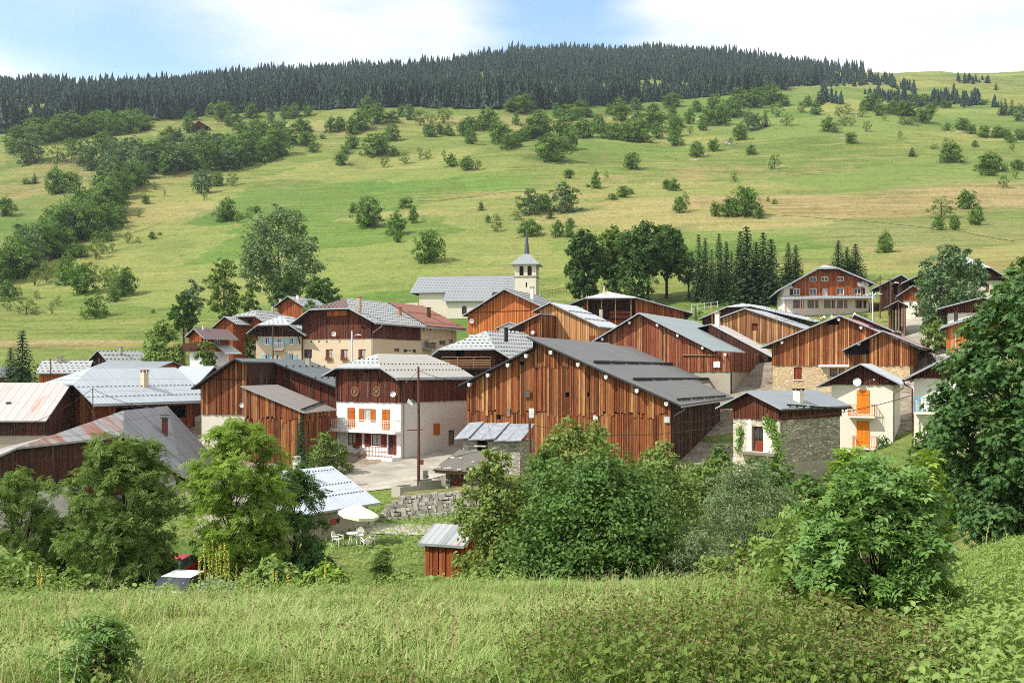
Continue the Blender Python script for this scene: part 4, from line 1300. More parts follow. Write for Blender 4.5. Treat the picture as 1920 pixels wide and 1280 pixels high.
# house with bright orange shutters
h = House('orange_shutter_house', 'pale rendered house with bright orange shutters and small balconies', 'house', -25, 87, 1559, 1674, pxb=1688)
h.roof([(1529, 724), (1613, 681), (1690, 720)], ov=1.0, ovb=.5, mats=('r_white',), t=.12)
sp = zsplit(h, (1560, 720), (1674, 720))
h.win('F', (1606.5, 731, 1630, 774), shut='shut_bright', closed=True)
h.win('F', (1606, 789, 1630, 836), shut='shut_bright', closed=True)
h.walls(sp, 'offwhite', 'wood_red', pw=.18)
for (a, b) in (((1592, 779), (1642, 779)), ((1600, 838), (1646, 838))):
    ua, ub_ = h.pf(*a)[0], h.pf(*b)[0]
    h.balcony('F', ua, ub_, h.pf(*a)[1], .85, 1.0, 'offwhite', 'orange_paint', 'bars')
h.dish('F', 1608, 716, 7.5, .4)
h.board('F', (1637, 709, 1641, 713), 'tin_white', 'vent_box', o0=.1, o1=.2)
h.gutter('R', 'fascia', down=.2)
h.purlins([.4, h.w * .5, h.w - .4])
mb = MB()
u_ = h.pf(1665, 850)[0]
mb.box(u_ - .5, -1.0, h.lo, u_ + .3, -.85, h.pf(1665, 850)[1])
mb.build('porch_wall', 'stone_dry', h.root)
OS = h

# right-hand double-gabled barn
h = House('double_gable_barn', 'double-gabled slab barn on a beige stone storey with a dusty red roof', 'barn', -26, 112, 1449, 1707, depth=19)
h.roof([(1426, 650), (1574, 590), (1722, 650)], ov=1.0, ovb=.3, mats=('r_grey', 'r_red'), guards=(1, .5, (.2, .05, .14), False, (.28, .62)))
sp = zsplit(h, (1453, 684), (1700, 684))
h.win('F', (1488.5, 688, 1503.5, 711), frame='frame_brown', shut=None, sill='plastic', pane='shut_red')
h.win('F', (1544, 690, 1553, 704), frame='frame_white', bars=0, pane='curtain')
h.win('F', (1556, 691, 1570, 706), frame='frame_brown')
h.win('F', (1573, 691, 1583, 706), frame='frame_brown', bars=0)
h.dark('F', (1550, 599, 1574, 609), .8)
h.walls(sp, 'stone_barn', 'wood_slab', pw=.22, jit=.06)
h.board('F', (1538, 683.5, 1594, 687.5), 'white', 'porch_slab', o0=.0, o1=1.2)
# the second gable, a metre forward of the first
a_, b_, c_ = h.pf(1578, 656, -1.9), h.pf(1655, 619, -1.9), h.pf(1722, 647, -1.9)
mb = MB()
h._slab(mb, [(a_[0], -1.9, a_[1]), (b_[0], -1.9, b_[1]), (b_[0], 9, b_[1]), (a_[0], 9, a_[1])], .14)
mb.build('roof', ['r_red', 'trim', 'fascia'], h.root)
mb = MB()
h._slab(mb, [(b_[0], -1.9, b_[1]), (c_[0] + .4, -1.9, c_[1] - .15), (c_[0] + .4, 16, c_[1] - .15), (b_[0], 16, b_[1])], .14)
mb.build('roof', ['r_red', 'trim', 'fascia'], h.root)
sv = (h.prof, h.full)
h.prof = [a_, b_, c_]
ug = h.pf(1630, 660, -.9)[0]
mb = MB()
bk = lambda face, u, v, off: Vector((u, -.9 - off, v))
oldP = h.P
h.P = lambda face, u, v, off=0.0: Vector((u, -.9 - off, v)) if face == 'F' else oldP(face, u, v, off)
h._cols('F', list(np.linspace(ug, h.w + .05, 22)), sp - .1, None, mb, .04, .02, .08)
h._cols('F', [h.pf(1584, 656)[0], ug], sp + 1.2, None, mb, 0, -.6, 0, 1)
h.P = oldP
mb.build('board_cladding', ['wood_slab', 'dark'], h.root)
h.prof, h.full = sv
mb = MB()
mb.box(ug, -.9, h.lo, h.w + .04, -.01, sp - .1)
mb.build('wall', 'stone_barn', h.root)
h.chimney(1707, 634, 9, 26, 'brick', 'brick')
h.purlins([1.2, h.w * .5, h.w * .66], .24, 'trim', 'tin_white')
h.gutter('R', 'fascia', down=-.6, dm='copper')
h.dish('F', 1613.5, 645, 3.2, 1.6)
DG = h

h = House('grey_roofed_store', 'low grey-roofed building with a tall chimney behind the double-gabled barn', 'house', -26, 130, 1598, 1655, depth=9)
h.roof([(1592, 604), (1602, 588), (1676, 620)], ov=.6, mats=('r_grey',))
h.walls(None, 'offwhite', 'wood_red')
h.chimney(1653, 611, 7, 28, 'beige', 'brick')

# barn with the grey-green roof
h = House('sage_roofed_barn', 'slab barn under a broad grey-green sheet roof behind the charcoal roof', 'barn', -26, 118, 1119, 1369, pxb=1447)
h.roof([(1107, 641), (1198, 585.5), (1340, 657)], ov=1.0, ovb=.5, mats=('r_sage',))
sp = h.pf(1366, 696)[1]
h.walls(sp, 'greyrender', 'wood_slab_red', pw=.21, jit=.05)
h.purlins([1, 4.5, 8, 10.5, 13.5, h.w - .4], .24, 'trim', 'tin_white')
h.bars(1266, 613, 1356, 619, 1, 'iron'); h.bars(1325, 646, 1412, 651, 1, 'iron'); h.bars(1374, 668, 1432, 669, 2, 'iron')
h.win('R', (1375, 719, 1392, 736), frame='frame_brown', bars=1)
mb = MB()
mb.beam((h.w * .66, -.25, h.pf(1300, 665)[1]), (h.w - 1.2, -.25, h.pf(1300, 665)[1] - .05), .12, .16)
mb.build('ledger_beam', 'trim_light', h.root)
h.board('F', (1339, 678, 1351, 689), 'frame_white', 'vent_hatch', o0=.1, o1=.3)
h.gutter('R', 'iron', down=.3)
SB = h
h = House('pink_roofed_barn', 'low barn with a sun-bleached pinkish tin roof next to the grey-green roof', 'barn', -26, 131, 1330, 1440, depth=8, base=-1)
h.roof([(1270, 622), (1332, 607), (1470, 681)], ov=.3, ovb=.3, mats=('r_pink2',), t=.12)
h.walls(None, 'greyrender', 'wood_dark')
h.bars(1388, 633, 1434, 637, 2, 'iron', dia=.12)
h.chimney(1345, 607, 11, 22, 'offwhite', 'concrete')
h = House('blue_grey_roofed_barn', 'slab barn with a blue-grey ribbed roof under the long white roof', 'barn', -30, 139, 1350, 1502, depth=11)
h.roof([(1345, 596), (1396, 577), (1509, 615)], ov=.7, ovb=.5, mats=('r_blue',), guards=(.9, .4, (.12, .05, .08), False, (.35, .5)))
h.win('F', (1411, 606, 1421, 620), frame='frame_brown', pane='shut_red', bars=0)
h.walls(None, 'greyrender', 'wood_slab_tan', pw=.22, jit=.06)
h = House('white_roofed_barn', 'half-hipped barn with a bright white roof below the chalet', 'barn', -33, 150, 1318, 1490, depth=11)
h.roof([(1309, 598), (1362, 574), (1408, 573), (1529, 602)], ov=1.0, ovb=.4, sb=3.2, mats=('r_white',), guards=(1, 1.2, (.2, .05, .14), True, (.5, .7)))
h.walls(None, 'greyrender', 'wood_dark')

# loggia barn with white roof
h = House('loggia_barn', 'dark barn with open loggia and red balcony under a white half-hipped roof', 'barn', -6, 155, 1098, 1281, depth=13)
h.roof([(1067, 569), (1096, 558.5), (1195, 557), (1299, 586)], ov=1.4, ovb=.5, sb=5.0, mats=('r_white', 'r_white', 'r_white'))
q = h.rect('F', (1101, 562, 1192, 600))
h.dark('F', q, 1.6, False, 'wood_dark')
h.walls(None, 'greyrender', 'wood_barn', pw=.24)
mb = MB()
for px in (1102, 1128, 1154, 1183):
    u = h.pf(px, 580)[0]
    mb = MB(); mb.beam((u, -.9, h.lo), (u, -.9, h.top('F', u) + .1), .16, .16); mb.build('post', 'trim_light', h.root)
h.balcony('F', h.pf(1143, 590)[0], h.pf(1184, 590)[0], h.pf(1150, 596)[1], 1.0, .85, 'trim', 'shut_red', 'lattice')
h.chimney(1132, 551, 5, 16, 'beige', 'concrete'); h.chimney(1229, 562, 5, 19, 'offwhite', 'iron')
h.gutter('R', 'fascia')

# orange barns in front of the church
h = House('orange_gable_barn', 'bright orange larch barn gable in front of the church tower', 'barn', -22, 148, 879, 1012, depth=12)
h.roof([(867, 591), (945, 541), (1030, 580)], ov=1.3, ovb=.5, mats=('r_tilec',), guards=GT)
h.walls(zsplit(h, (885, 624)), 'cream', 'wood_orange', pw=.24)
h.dish('F', 887, 602, 4.5, .5)
h.chimney(998, 561, 8, 24, 'offwhite', 'concrete')
mb = MB(); mb.beam((.4, -.14, h.pf(900, 586)[1]), (h.w - .3, -.14, h.pf(900, 586)[1] + .2), .08, .08); mb.build('batten', 'trim', h.root)
h.purlins([.5, 3, 6, 8.4], .2, 'trim_light')
h = House('honey_gable_barn', 'pale honey-coloured board barn with a white tin roof and one chimney', 'barn', -25, 130, 1013, 1119, pxb=1160)
h.roof([(996, 583.5), (1030.6, 566), (1125, 611.5)], ov=.8, ovb=.4, mats=('r_white',), guards=(1, .5, (.25, .06, .12), False, (.3, .62)))
h.walls(None, 'greyrender', 'wood_honey', pw=.24)
h.chimney(1127, 594, 8, 17, 'greyrender', 'iron')
h.board('F', (1105, 629, 1116, 641), 'frame_brown', 'hatch', o0=.1, o1=.16)
h = House('black_lean_to', 'low lean-to with a dark roof leaning left of the honey barn', 'shed', -25, 128, 985, 1013, depth=8)
h.roof([h.pf(950, 617, -.6), h.pf(1012, 587, -.6)], ov=.6, pix=False, mats=('r_slateblue',), fascia='fascia')
h.walls(None, 'greyrender', 'wood_slab2')
h.dish('F', 1001, 623, 3.6, .4)
h = House('white_annexe', 'small white annexe tucked behind the balconied barn', 'house', -10, 138, 936, 972, depth=5)
h.roof([h.pf(928, 615, -.4), h.pf(955, 603, -.4), h.pf(978, 611, -.4)], ov=.4, pix=False, mats=('r_tile',))
for px in (949, 956, 963): h.win('F', (px, 617, px + 4, 628), bars=0)
h.walls('all', 'white')

# balconied barn with tiled half-hipped roof
h = House('balconied_barn', 'barn with a slatted wooden balcony under a pale tiled half-hip roof', 'barn', -28, 112, 846, 926, depth=13)
h.roof([h.pf(800, 672, -1.5), h.pf(822, 654, -1.5), h.pf(928, 653, -1.5), h.pf(958, 671, -1.5)], pix=False, ov=1.5, ovb=.5, sb=5.2, mats=('r_tile',), guards=GT)
h.dark('F', (852, 655, 872, 669), .7)
h.walls(None, 'greyrender', 'wood_red', pw=.24)
h.balcony('F', -.6, h.w + .2, h.pf(880, 690)[1], 1.1, 1.25, 'trim', 'trim_light', 'horiz')
h.pipe(949, 634, 18, .22, 'iron')
h.struts([.3, h.w - .3], 1.6)

# dark barn left of the balcony house: long left arm, recessed right part, lean-to in front
h = House('l_shaped_barn', 'red-brown board barn with slate-grey roof left of the balcony house', 'barn', -13, 97, 378, 592, depth=15)
h.w_arm = h.pf(463, 700)[0]
eL, ap, eR = h.pf(358, 727, -1), h.pf(439, 671, -1), h.pf(640, 752, -1)
m2 = (eR[1] - ap[1]) / (eR[0] - ap[0])
xe = h.w + 1.1
h.roof([eL, ap, (xe, ap[1] + m2 * (xe - ap[0]))], pix=False, ov=-5.5, ovb=.5, mats=('r_slateblue',), fascia='fascia_dark', guards=(1, 1.6, (.25, .08, .16), False, (.75, .4)))
full = h.prof
xa = h.pf(456, 681, -1)[0]
for a, b in ((eL, ap), (ap, (xa, ap[1] + m2 * (xa - ap[0])))):
    mb = MB()
    h._slab(mb, [(a[0], -1, a[1]), (b[0], -1, b[1]), (b[0], 5.499, b[1]), (a[0], 5.499, a[1])], h.t)
    mb.build('roof', ['r_slateblue', 'trim', 'fascia_dark'], h.root)
sp = zsplit(h, (385, 774), (450, 777))
ws = h.w
h.y0 = -1.0
# arm
h.w = h.w_arm
h.walls(sp, 'offwhite', 'wood_slab2', pw=.24, faces='FL', jit=.04)
mb = MB()
for y0_, y1_, u0_ in ((0, 6.5, h.w_arm),):
    mb.face([(u0_, 0, h.lo), (u0_, y1_, h.lo), (u0_, y1_, h.top('F', u0_)), (u0_, 0, h.top('F', u0_))])
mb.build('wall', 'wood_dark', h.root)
h.w = ws
# recessed front
oldP = h.P
h.P = lambda face, u, v, off=0.0: Vector((u, 6.5 - off, v)) if face == 'F' else oldP(face, u, v, off)
mb = MB()
h._cols('F', list(np.linspace(h.w_arm, h.w, 26)), h.lo + .5, None, mb, .035, .05, .04)
h._cols('F', [h.w_arm, h.w], h.lo, None, mb, 0, 0, 0, 1)
mb.build('board_cladding', ['wood_red', 'dark'], h.root)
h.P = oldP
mb = MB()
e_ = list(np.linspace(6.5, h.l, 20))
h._cols('R', e_, h.lo + .3, None, mb, .035, .02, .04); h._cols('B', list(np.linspace(0, h.w, 22)), h.lo + .3, None, mb, .035, .02, .04)
mb.build('board_cladding', ['wood_red', 'dark'], h.root)
mb = MB(); mb.beam((.2, -.14, h.pf(420, 711)[1]), (h.w_arm, -.14, h.pf(420, 711)[1]), .08, .1); mb.build('batten', 'trim', h.root)
h.planes.append([Vector((ap[0], -1, ap[1])), Vector((xe, -1, ap[1] + m2 * (xe - ap[0]))), Vector((xe, h.y1, ap[1] + m2 * (xe - ap[0]))), Vector((ap[0], h.y1, ap[1]))])
h.chimney(578, 684, 11, 15, 'greyrender', 'iron')
h.dish('F', 457, 759, 4.5, .35)
LB = h
h = House('board_lean_to', 'ragged board lean-to with a felt roof in front of the L-shaped barn', 'shed', -14, 92, 460, 568, pxb=616)
a, b = h.pf(451, 723, -.5), h.pf(570, 773, -.5)
h.roof([a, b], pix=False, ov=.5, ovb=1.2, mats=('r_asphalt',), t=.1)
t2, t1 = h.lo + .5, h.pf(520, 786)[1]
h.walls(None, 'stone_dry', 'wood_slab2', pw=.22, tiers=[t2, t1], jit=.35)
h.bars(566, 770, 612, 753, 1, 'iron')

# beige house with the red-brown and tiled roof
h = House('beige_terrace_house', 'long beige house with dark board gable, tiled and rusty roof halves', 'house', -24, 132, 568, 696.5, pxb=855)
h.roof([(544, 606), (580, 579), (654, 577), (703, 604)], ov=1.5, ovb=.4, sb=4.6, mats=('r_tile', 'r_tile', 'r_purple'), guards=GT)
# the far half of the right slope is rusty sheet, a finger above the tiles
yj = h.ps(787, 640)[0]
xr, zr, yr = h.ridge
xe_, ze_ = h.prof[-1]
yt = h.l + .4
mb = MB()
h._slab(mb, [(xr, yj + 1.0, zr + .14), (xe_ + .1, yj - .6, ze_ + .1), (xe_ + .1, yt + .02, ze_ + .1), (xr, yt + .02, zr + .14)], .09)
h._guards(mb, [(xr, yj + 1.2, zr + .14), (xe_, yj, ze_ + .14), (xe_, yt, ze_ + .14), (xr, yt, zr + .14)], 1, .5, (.22, .05, .16), False, (.12, .55))
mb.build('roof', ['r_rust', 'trim', 'fascia_dark', 'r_rust'], h.root)
sp = zsplit(h, (568, 635), (696, 633))
for px in (609, 637, 670.5): h.win('F', (px + (6 if px > 600 else 0), 654.5, px + 16 - .5, 672), frame='shut_red', pane='curtain', shut='shut_red', sw=.32, sides='L')
h.win('F', (570, 655, 585, 669), frame='shut_dark', bars=3)
h.win('R', (796, 636, 804, 652), frame='frame_white', bars=0, door=True); h.win('R', (824, 636.5, 836, 648), frame='frame_white', bars=1); h.win('R', (841.5, 636, 849, 643), frame='shut_red', bars=0)
h.win('R', (762, 655, 774, 660), frame='frame_white', shut='shut_dark', sw=.7)
h.win('R', (739, 653, 749, 659), frame='frame_brown', bars=0)
mb, mb2 = MB(), MB()
for px in (584, 598, 613): 
    u, v = h.pf(px, 640.5); mb.tube([(u, -.012, v), (u, .2, v)], .13, 8)
for px in (794.5, 807.5, 825.5, 838):
    u, v = h.ps(px, 618); mb.tube([(h.w + .012, u, v), (h.w - .2, u, v)], .15, 8)
h.walls(sp, 'beige', 'wood_red', faces='FLB', pw=.24)
mb.build('wall_vent', 'dark', h.root)
zt_ = h.top('R', 0)
for lo_, hi_, y0_, y1_ in ((h.lo, sp, 0, yj), (h.lo, None, yj, h.l)):
    mb = MB()
    e = sorted({y0_, y1_} | {k for r in h.holes['R'] for k in (r[0], r[2]) if y0_ < k < y1_})
    h._cols('R', e, lo_, hi_, mb, 0, 0, 0)
    for (u0, v0, u1, v1) in h.holes['R']:
        if y0_ < (u0 + u1) / 2 < y1_:
            c = [(u0, v0), (u1, v0), (u1, v1), (u0, v1)]
            for i in range(4):
                mb.face([h.P('R', *c[i], 0), h.P('R', *c[(i + 1) % 4], 0), h.P('R', *c[(i + 1) % 4], -.24), h.P('R', *c[i], -.24)])
    mb.build('wall', 'beige', h.root)
mb = MB()
h._cols('R', [0, yj], sp, None, mb, 0, -.02, 0, 1); h._cols('R', list(np.linspace(0, yj, 46)), sp - .05, None, mb, .035, .06, .02)
mb.build('board_cladding', ['wood_red', 'dark'], h.root)
h.board('F', (614, 582.5, 653, 592), 'wood_orange', 'pale_board_panel', o0=.11, o1=.15, n=8)
h.chimney(673, 573, 10, 17, 'greyrender', 'brick'); h.pipe(750, 590, 13, .28, 'brick'); h.chimney(804, 596, 7, 20, 'wood_dark', 'iron')
h.dish('F', 630, 626, 4.5, .5)
yb = h.ps(797, 652)[0]
h.balcony('R', yb - .8, yb + 2.0, h.ps(800, 654)[1], .8, .9, 'concrete', 'iron', 'bars')
h.gutter('R', 'zinc', down=.1, dm='tin_white')
h.struts([h.w * .12, h.w * .88], 2.0)
BH = h

# blue-shuttered house
h = House('blue_shutter_house', 'beige house with pale blue shutters below a white tiled half-hip roof', 'house', -3, 136, 480, 565, depth=9)
h.roof([(461, 624.5), (482, 608), (542, 608.5), (572, 628)], ov=1.4, ovb=.4, sb=5.0, mats=('r_white', 'r_white', 'r_white2'), guards=GT)
sp = zsplit(h, (482, 630), (560, 629.5))
for px in (497, 543): h.win('F', (px, 633, px + 7.5, 645.5), frame='frame_white', shut='shut_blue', sw=.42, sill='plastic', pane='shut_red')
h.win('F', (519, 634, 527, 653), frame='frame_white', shut='shut_blue', sw=.45, pane='shut_red', door=True)
for px in (497, 543): h.win('F', (px, 664, px + 7.5, 676), frame='frame_white', shut='shut_blue', sw=.42, pane='shut_red')
h.win('F', (517, 664, 523, 676), bars=0)
h.walls(sp, 'beige', 'wood_dark', pw=.22)
h.balcony('F', h.pf(514, 653)[0], h.pf(533, 653)[0], h.pf(520, 655)[1], .7, .9, 'concrete', 'rail_white', 'bars')
h.struts([.2, h.w - .2], 1.6)

h = House('brown_chalet', 'brown boarded chalet with grey tiled roof and flower balcony on the left', 'house', -12, 150, 440, 512, depth=10)
h.roof([(433, 595), (446, 586), (478, 591), (497, 604)], ov=1.2, ovb=.4, sb=4.6, mats=('r_tile',), guards=GT) if 0 else h.roof([(430, 597), (437, 591.5), (478, 592), (520, 619)], ov=1.3, ovb=.4, sb=4.0, mats=('r_tile',), guards=GT)
sp = zsplit(h, (445, 639))
h.win('F', (443.5, 618, 447, 631), bars=0, door=True); h.win('F', (464, 596, 474, 606), frame='frame_brown', pane='dark')
h.walls(sp, 'beige', 'wood_barn', pw=.24)
h.balcony('F', .2, h.w * .4, h.pf(450, 638)[1], 1.0, .9, 'trim', 'wood_red', 'planks')
h.chimney(511, 586, 6, 15, 'greyrender', 'iron')
h = House('lean_to_gable', 'small brown side gable against the left of the brown chalet', 'house', -14, 147, 404, 438, depth=6)
h.roof([(395, 615.5), (420.5, 592.5), (444, 607)], ov=.7, mats=('r_tile',), guards=GT, t=.12)
h.walls(None, 'beige', 'wood_barn')
h = House('back_chalet', 'orange-brown gabled chalet with two chimneys at the back edge of the village', 'house', -20, 165, 522, 572, pxb=618)
h.roof([(512, 575), (539, 554.5), (574, 577)], ov=.9, ovb=.4, mats=('r_tile',), guards=GT, t=.13)
h.walls(None, 'beige', 'wood_barn', pw=.24)
h.chimney(558, 562, 5, 9, 'white', 'concrete')
h.chimney(525.5, 575, 5, 15, 'beige', 'concrete')
h = House('small_wooden_chalet', 'small chalet with white ground floor and dark balcony beside a leafy tree', 'house', -38, 124, 356, 380, pxb=429)
h.roof([(346, 631), (362.7, 615), (383, 634)], ov=.7, ovb=.5, mats=('r_purple',), t=.13)
sp = h.pf(366, 657)[1]
h.win('F', (366, 640, 371, 650), bars=0); h.win('F', (364, 663, 372, 676), bars=1)
h.win('R', (404.5, 637, 412.5, 651), bars=1)
h.walls(sp, 'white', 'wood_barn', pw=.22)
h.balcony('F', -.3, h.w + .1, sp, .9, .9, 'trim', 'wood_dark', 'planks')
h.chimney(381, 618, 4, 8, 'tin_white', 'tin_white')
a = h.ps(410, 655)
mb = MB()
h._slab(mb, [(h.w + .05, a[0] - .6, a[1] + .6), (h.w + .05, h.l + .3, a[1] + .6), (h.w + 2.3, h.l + .3, a[1] - .5), (h.w + 2.3, a[0] - .6, a[1] - .5)], .12)
mb.build('porch_roof', ['r_tile', 'trim', 'fascia'], h.root)

# far left roofs
def eave_house(name, label, th, D, px0, px1, rows, run, mats, walls, ov=.7, dr=.5, anchor='R', depth=None, guards=None, split=None, up='wood_red', cat='house', sidegable=True):
    """a house whose eave faces the viewer: ROWS = (eave row, ridge row) at the front right corner, RUN: metres from eave to ridge"""
    h = House(name, label, cat, th, D, px0, px1, depth=depth or run * 2 - ov * 2, anchor=anchor)
    Pc = h.P0 + h.ex * (h.w if anchor == 'R' else 0)
    ze = (HZ - rows[0]) / F * (Pc.y - ov * h.ey.y) - h.z0
    zr = (HZ - rows[1]) / F * (Pc.y + (run - ov) * h.ey.y) - h.z0
    h.t = .13
    x0, x1 = -dr, h.w + dr
    y0, yr, y1 = -ov, run - ov, h.l + ov
    h.y0, h.y1 = y0, y1
    front = [(x0, y0, ze), (x1, y0, ze), (x1, yr, zr), (x0, yr, zr)]
    back = [(x0, yr, zr), (x1, yr, zr), (x1, y1, ze), (x0, y1, ze)]
    for i, p in enumerate((front, back)):
        mb = MB()
        h._slab(mb, p, h.t)
        if guards: h._guards(mb, p, *guards)
        h.planes.append([Vector(c) for c in p])
        mb.build('roof', [mats[min(i, len(mats) - 1)], 'trim', 'fascia', 'iron'], h.root)
    zl = ze + (zr - ze) * ov / run
    h.prof = h.backprof = [(0, zl), (h.w, zl)]
    h.side = [(0, zl), (yr, zr), (h.l, zl)]
    def top(face, u):
        if face in 'FB': return zl - h.t - .03
        for (a, za), (b, zb) in zip(h.side[:-1], h.side[1:]):
            if u <= b + 1e-6: return za + (zb - za) * (u - a) / (b - a) - h.t - .03
        return zl - h.t
    h.top = top
    e0 = h._edges
    h._edges = lambda f, a, b: sorted(set(e0(f, a, b)) | ({yr} if f in 'LR' else set()))
    h.ze, h.zr, h.zl = ze, zr, zl
    return h
h = eave_house('orange_gabled_house', 'grey-tiled low house with orange gable behind the spruce', 14, 128, 76, 158, (699, 675), 4.5, ('r_tile',), 'beige', anchor='L', guards=GT)
h.walls(None, 'beige', 'wood_orange'); h.chimney(112, 678, 13, 11, 'greyrender', 'concrete')
h = House('grey_tiled_house', 'dark-gabled house with long grey tiled roof at the meadow edge', 'house', -34, 138, 163, 197, pxb=262)
h.roof([(158, 682), (182.5, 656), (202, 678)], ov=.9, ovb=.4, mats=('r_tile',), guards=GT, t=.13)
h.win('F', (175, 672, 180, 680)); h.win('F', (184, 672, 189, 680))
h.walls(None, 'beige', 'wood_dark'); h.chimney(226.5, 663, 6, 13, 'greyrender', 'zinc')
h = eave_house('low_grey_house', 'low grey-roofed house just behind the pale blue roof', -10, 128, 178, 292, (690, 677), 4.2, ('r_grey',), 'beige')
h.walls(None, 'beige', 'wood_barn')
h = eave_house('far_edge_house', 'grey roof at the left edge behind the spruce', 6, 132, -60, 12, (705, 687), 4.2, ('r_slateblue',), 'beige')
h.walls(None, 'beige', 'wood_red')
h = eave_house('white_patch_roof_house', 'house with a plain white roof between blue roof and L-shaped barn', -12, 112, 312, 362, (727, 686), 4.6, ('r_blue',), 'beige')
h.walls(None, 'greyrender', 'wood_dark')
h = eave_house('maroon_roof_shed', 'low shed with brown sheet roof behind the white roof patch', -8, 119, 364, 410, (703, 686), 3.8, ('r_purple',), 'beige', cat='shed')
h.walls(None, 'greyrender', 'wood_dark')

# pale blue roof
h = House('blue_roofed_barn', 'brown board barn under a broad pale blue steel half-hip roof', 'barn', -34, 98, 87, 178, pxb=363)
h.roof([(50, 750), (79, 718), (137, 719), (175, 757)], ov=1.6, ovb=.7, sb=3.8, mats=('r_blue',), guards=(1, .5, (.3, .05, .09), False, (.18, .45)), edge_mat='r_blue')
h.win('F', (113, 731, 119, 756), frame='wood_grey', bars=0)
h.dark('R', (215, 762, 350, 785), 1.2)
h.walls(h.pf(110, 806)[1], 'stone_dry', 'wood_slab2', pw=.24)
h.chimney(271, 723, 14, 30, 'beige', 'brick')
h.struts([.15, h.w - .2], 1.9)
h.gutter('R', 'fascia')
# rusty white roof at the left edge
h = eave_house('rust_flecked_barn', 'barn at the left edge with a white roof flecked with rust', 3, 93, -190, 86, (788, 717), 6.2, ('r_pink',), 'greyrender', dr=.3, guards=(1, 9, (.4, .3, .12), False, (.42,)), cat='barn')
h.walls(h.pf(40, 815)[1], 'greyrender', 'wood_dark', pw=.24)

# rusty half-hip house in front: its front follows the lane, so the plan is skewed
root = tag(empty('rust_streaked_house', at(231, 1000, 80)), 'brown board house with half-hip roof streaked grey and rust', 'house')
cB, cA, cE = at(231, 817, 80), at(32, 839, 68.6), at(344, 893, 83)
pk, rb = at(232, 769, 85), at(314, 768, 95)
cE2 = at(410, 866, 96); cL = at(-70, 884, 62)
cA.z = cB.z; rb.z = pk.z; cE2.z = cE.z
rL = rb + (cL - cA) * 1.0 + Vector((-9, -2, 0)); rL.z = cL.z
def world_slab(pts, t, mats, gd=None):
    mb = MB()
    p = [Vector(q) - root.location for q in pts]
    House._slab(None, mb, p, t)
    if gd: House._guards(None, mb, p, *gd)
    return mb.build('roof', mats, root), p
pls = []
for pts, m_n, gd in (([cA, cB, pk], 'r_streak', None), ([cB, cE, cE2, rb, pk], 'r_greystain', (1, .9, (.16, .05, .12), True, (.25, .4, .55))),
                     ([cL, cA, pk, rb, rb + Vector((-16, 4, -6.5)), cL + Vector((-6, 14, 0))], 'r_streak', None)):
    o, p = world_slab(pts, .15, [m_n, 'trim', 'fascia', 'iron'], gd)
    pls.append([q + root.location for q in p])
inn = Vector((-.35, 1.0, 0)).normalized() * 1.0
path = [cL + inn, cA + inn, cB + Vector((.1, 1.1, 0)), cE + Vector((-.9, .9, 0)), cE2 + Vector((-1, -.3, 0))]
zsp = -8.6
def top_at(i, k):
    return path[i].z + (path[i + 1].z - path[i].z) * k - .22
mb, mw, mo = MB(), MB(), MB()
for i in range(len(path) - 1):
    a, b = path[i] - root.location, path[i + 1] - root.location
    ln = Vector((b.x - a.x, b.y - a.y)).length
    n = max(2, int(ln / .25))
    nr = Vector((b.y - a.y, a.x - b.x, 0)).normalized()
    zl = -13.0 - root.location.z
    zs_ = zsp - root.location.z
    if i == 3: zs_ = a.z - 1.2
    mw.face([(a.x, a.y, zl), (b.x, b.y, zl), (b.x, b.y, zs_), (a.x, a.y, zs_)])
    mw.face([(a.x, a.y, zs_), (b.x, b.y, zs_), (b.x, b.y, b.z - .2), (a.x, a.y, a.z - .2)], 1)
    for k in range(n):
        p, q = a.lerp(b, (k + .04) / n), a.lerp(b, (k + .96) / n)
        lo = zs_ + random.uniform(-.08, .02)
        if i == 1 and .52 < (k + .5) / n < .82: lo = zs_ + 1.35
        o_ = .05 + random.uniform(0, .03)
        bt = [Vector((p.x, p.y, lo)), Vector((q.x, q.y, lo)), Vector((q.x, q.y, lo)) + nr * o_, Vector((p.x, p.y, lo)) + nr * o_]
        zp, zq = a.z + (b.z - a.z) * (k + .04) / n - .2, a.z + (b.z - a.z) * (k + .96) / n - .2
        mb.hexa(bt, [Vector((bt[0].x, bt[0].y, zp)), Vector((bt[1].x, bt[1].y, zq)), Vector((bt[2].x, bt[2].y, zq)), Vector((bt[3].x, bt[3].y, zp))])
mb.build('board_cladding', 'wood_dark', root)
mw.build('wall', ['whitegrey', 'dark'], root)
a, b = path[1] - root.location, path[2] - root.location
nr = Vector((b.y - a.y, a.x - b.x, 0)).normalized()
mb = MB()
p, q = a.lerp(b, .45), a.lerp(b, .95)
z = -9.75 - root.location.z
c_ = [Vector((p.x, p.y, z)), Vector((q.x, q.y, z)), Vector((q.x, q.y, z)) + nr, Vector((p.x, p.y, z)) + nr]
mb.hexa(c_, [k + Vector((0, 0, .15)) for k in c_])
bal = mb.build('balcony', 'trim', root)
mb = MB()
for k in range(34):
    m_, n_k = c_[3].lerp(c_[2], (k + .05) / 34), c_[3].lerp(c_[2], (k + .9) / 34)
    mb.hexa([m_, n_k, n_k - nr * .03, m_ - nr * .03], [v + Vector((0, 0, 1.05)) for v in (m_, n_k, n_k - nr * .03, m_ - nr * .03)])
mb.build('railing', 'wood_red', bal)
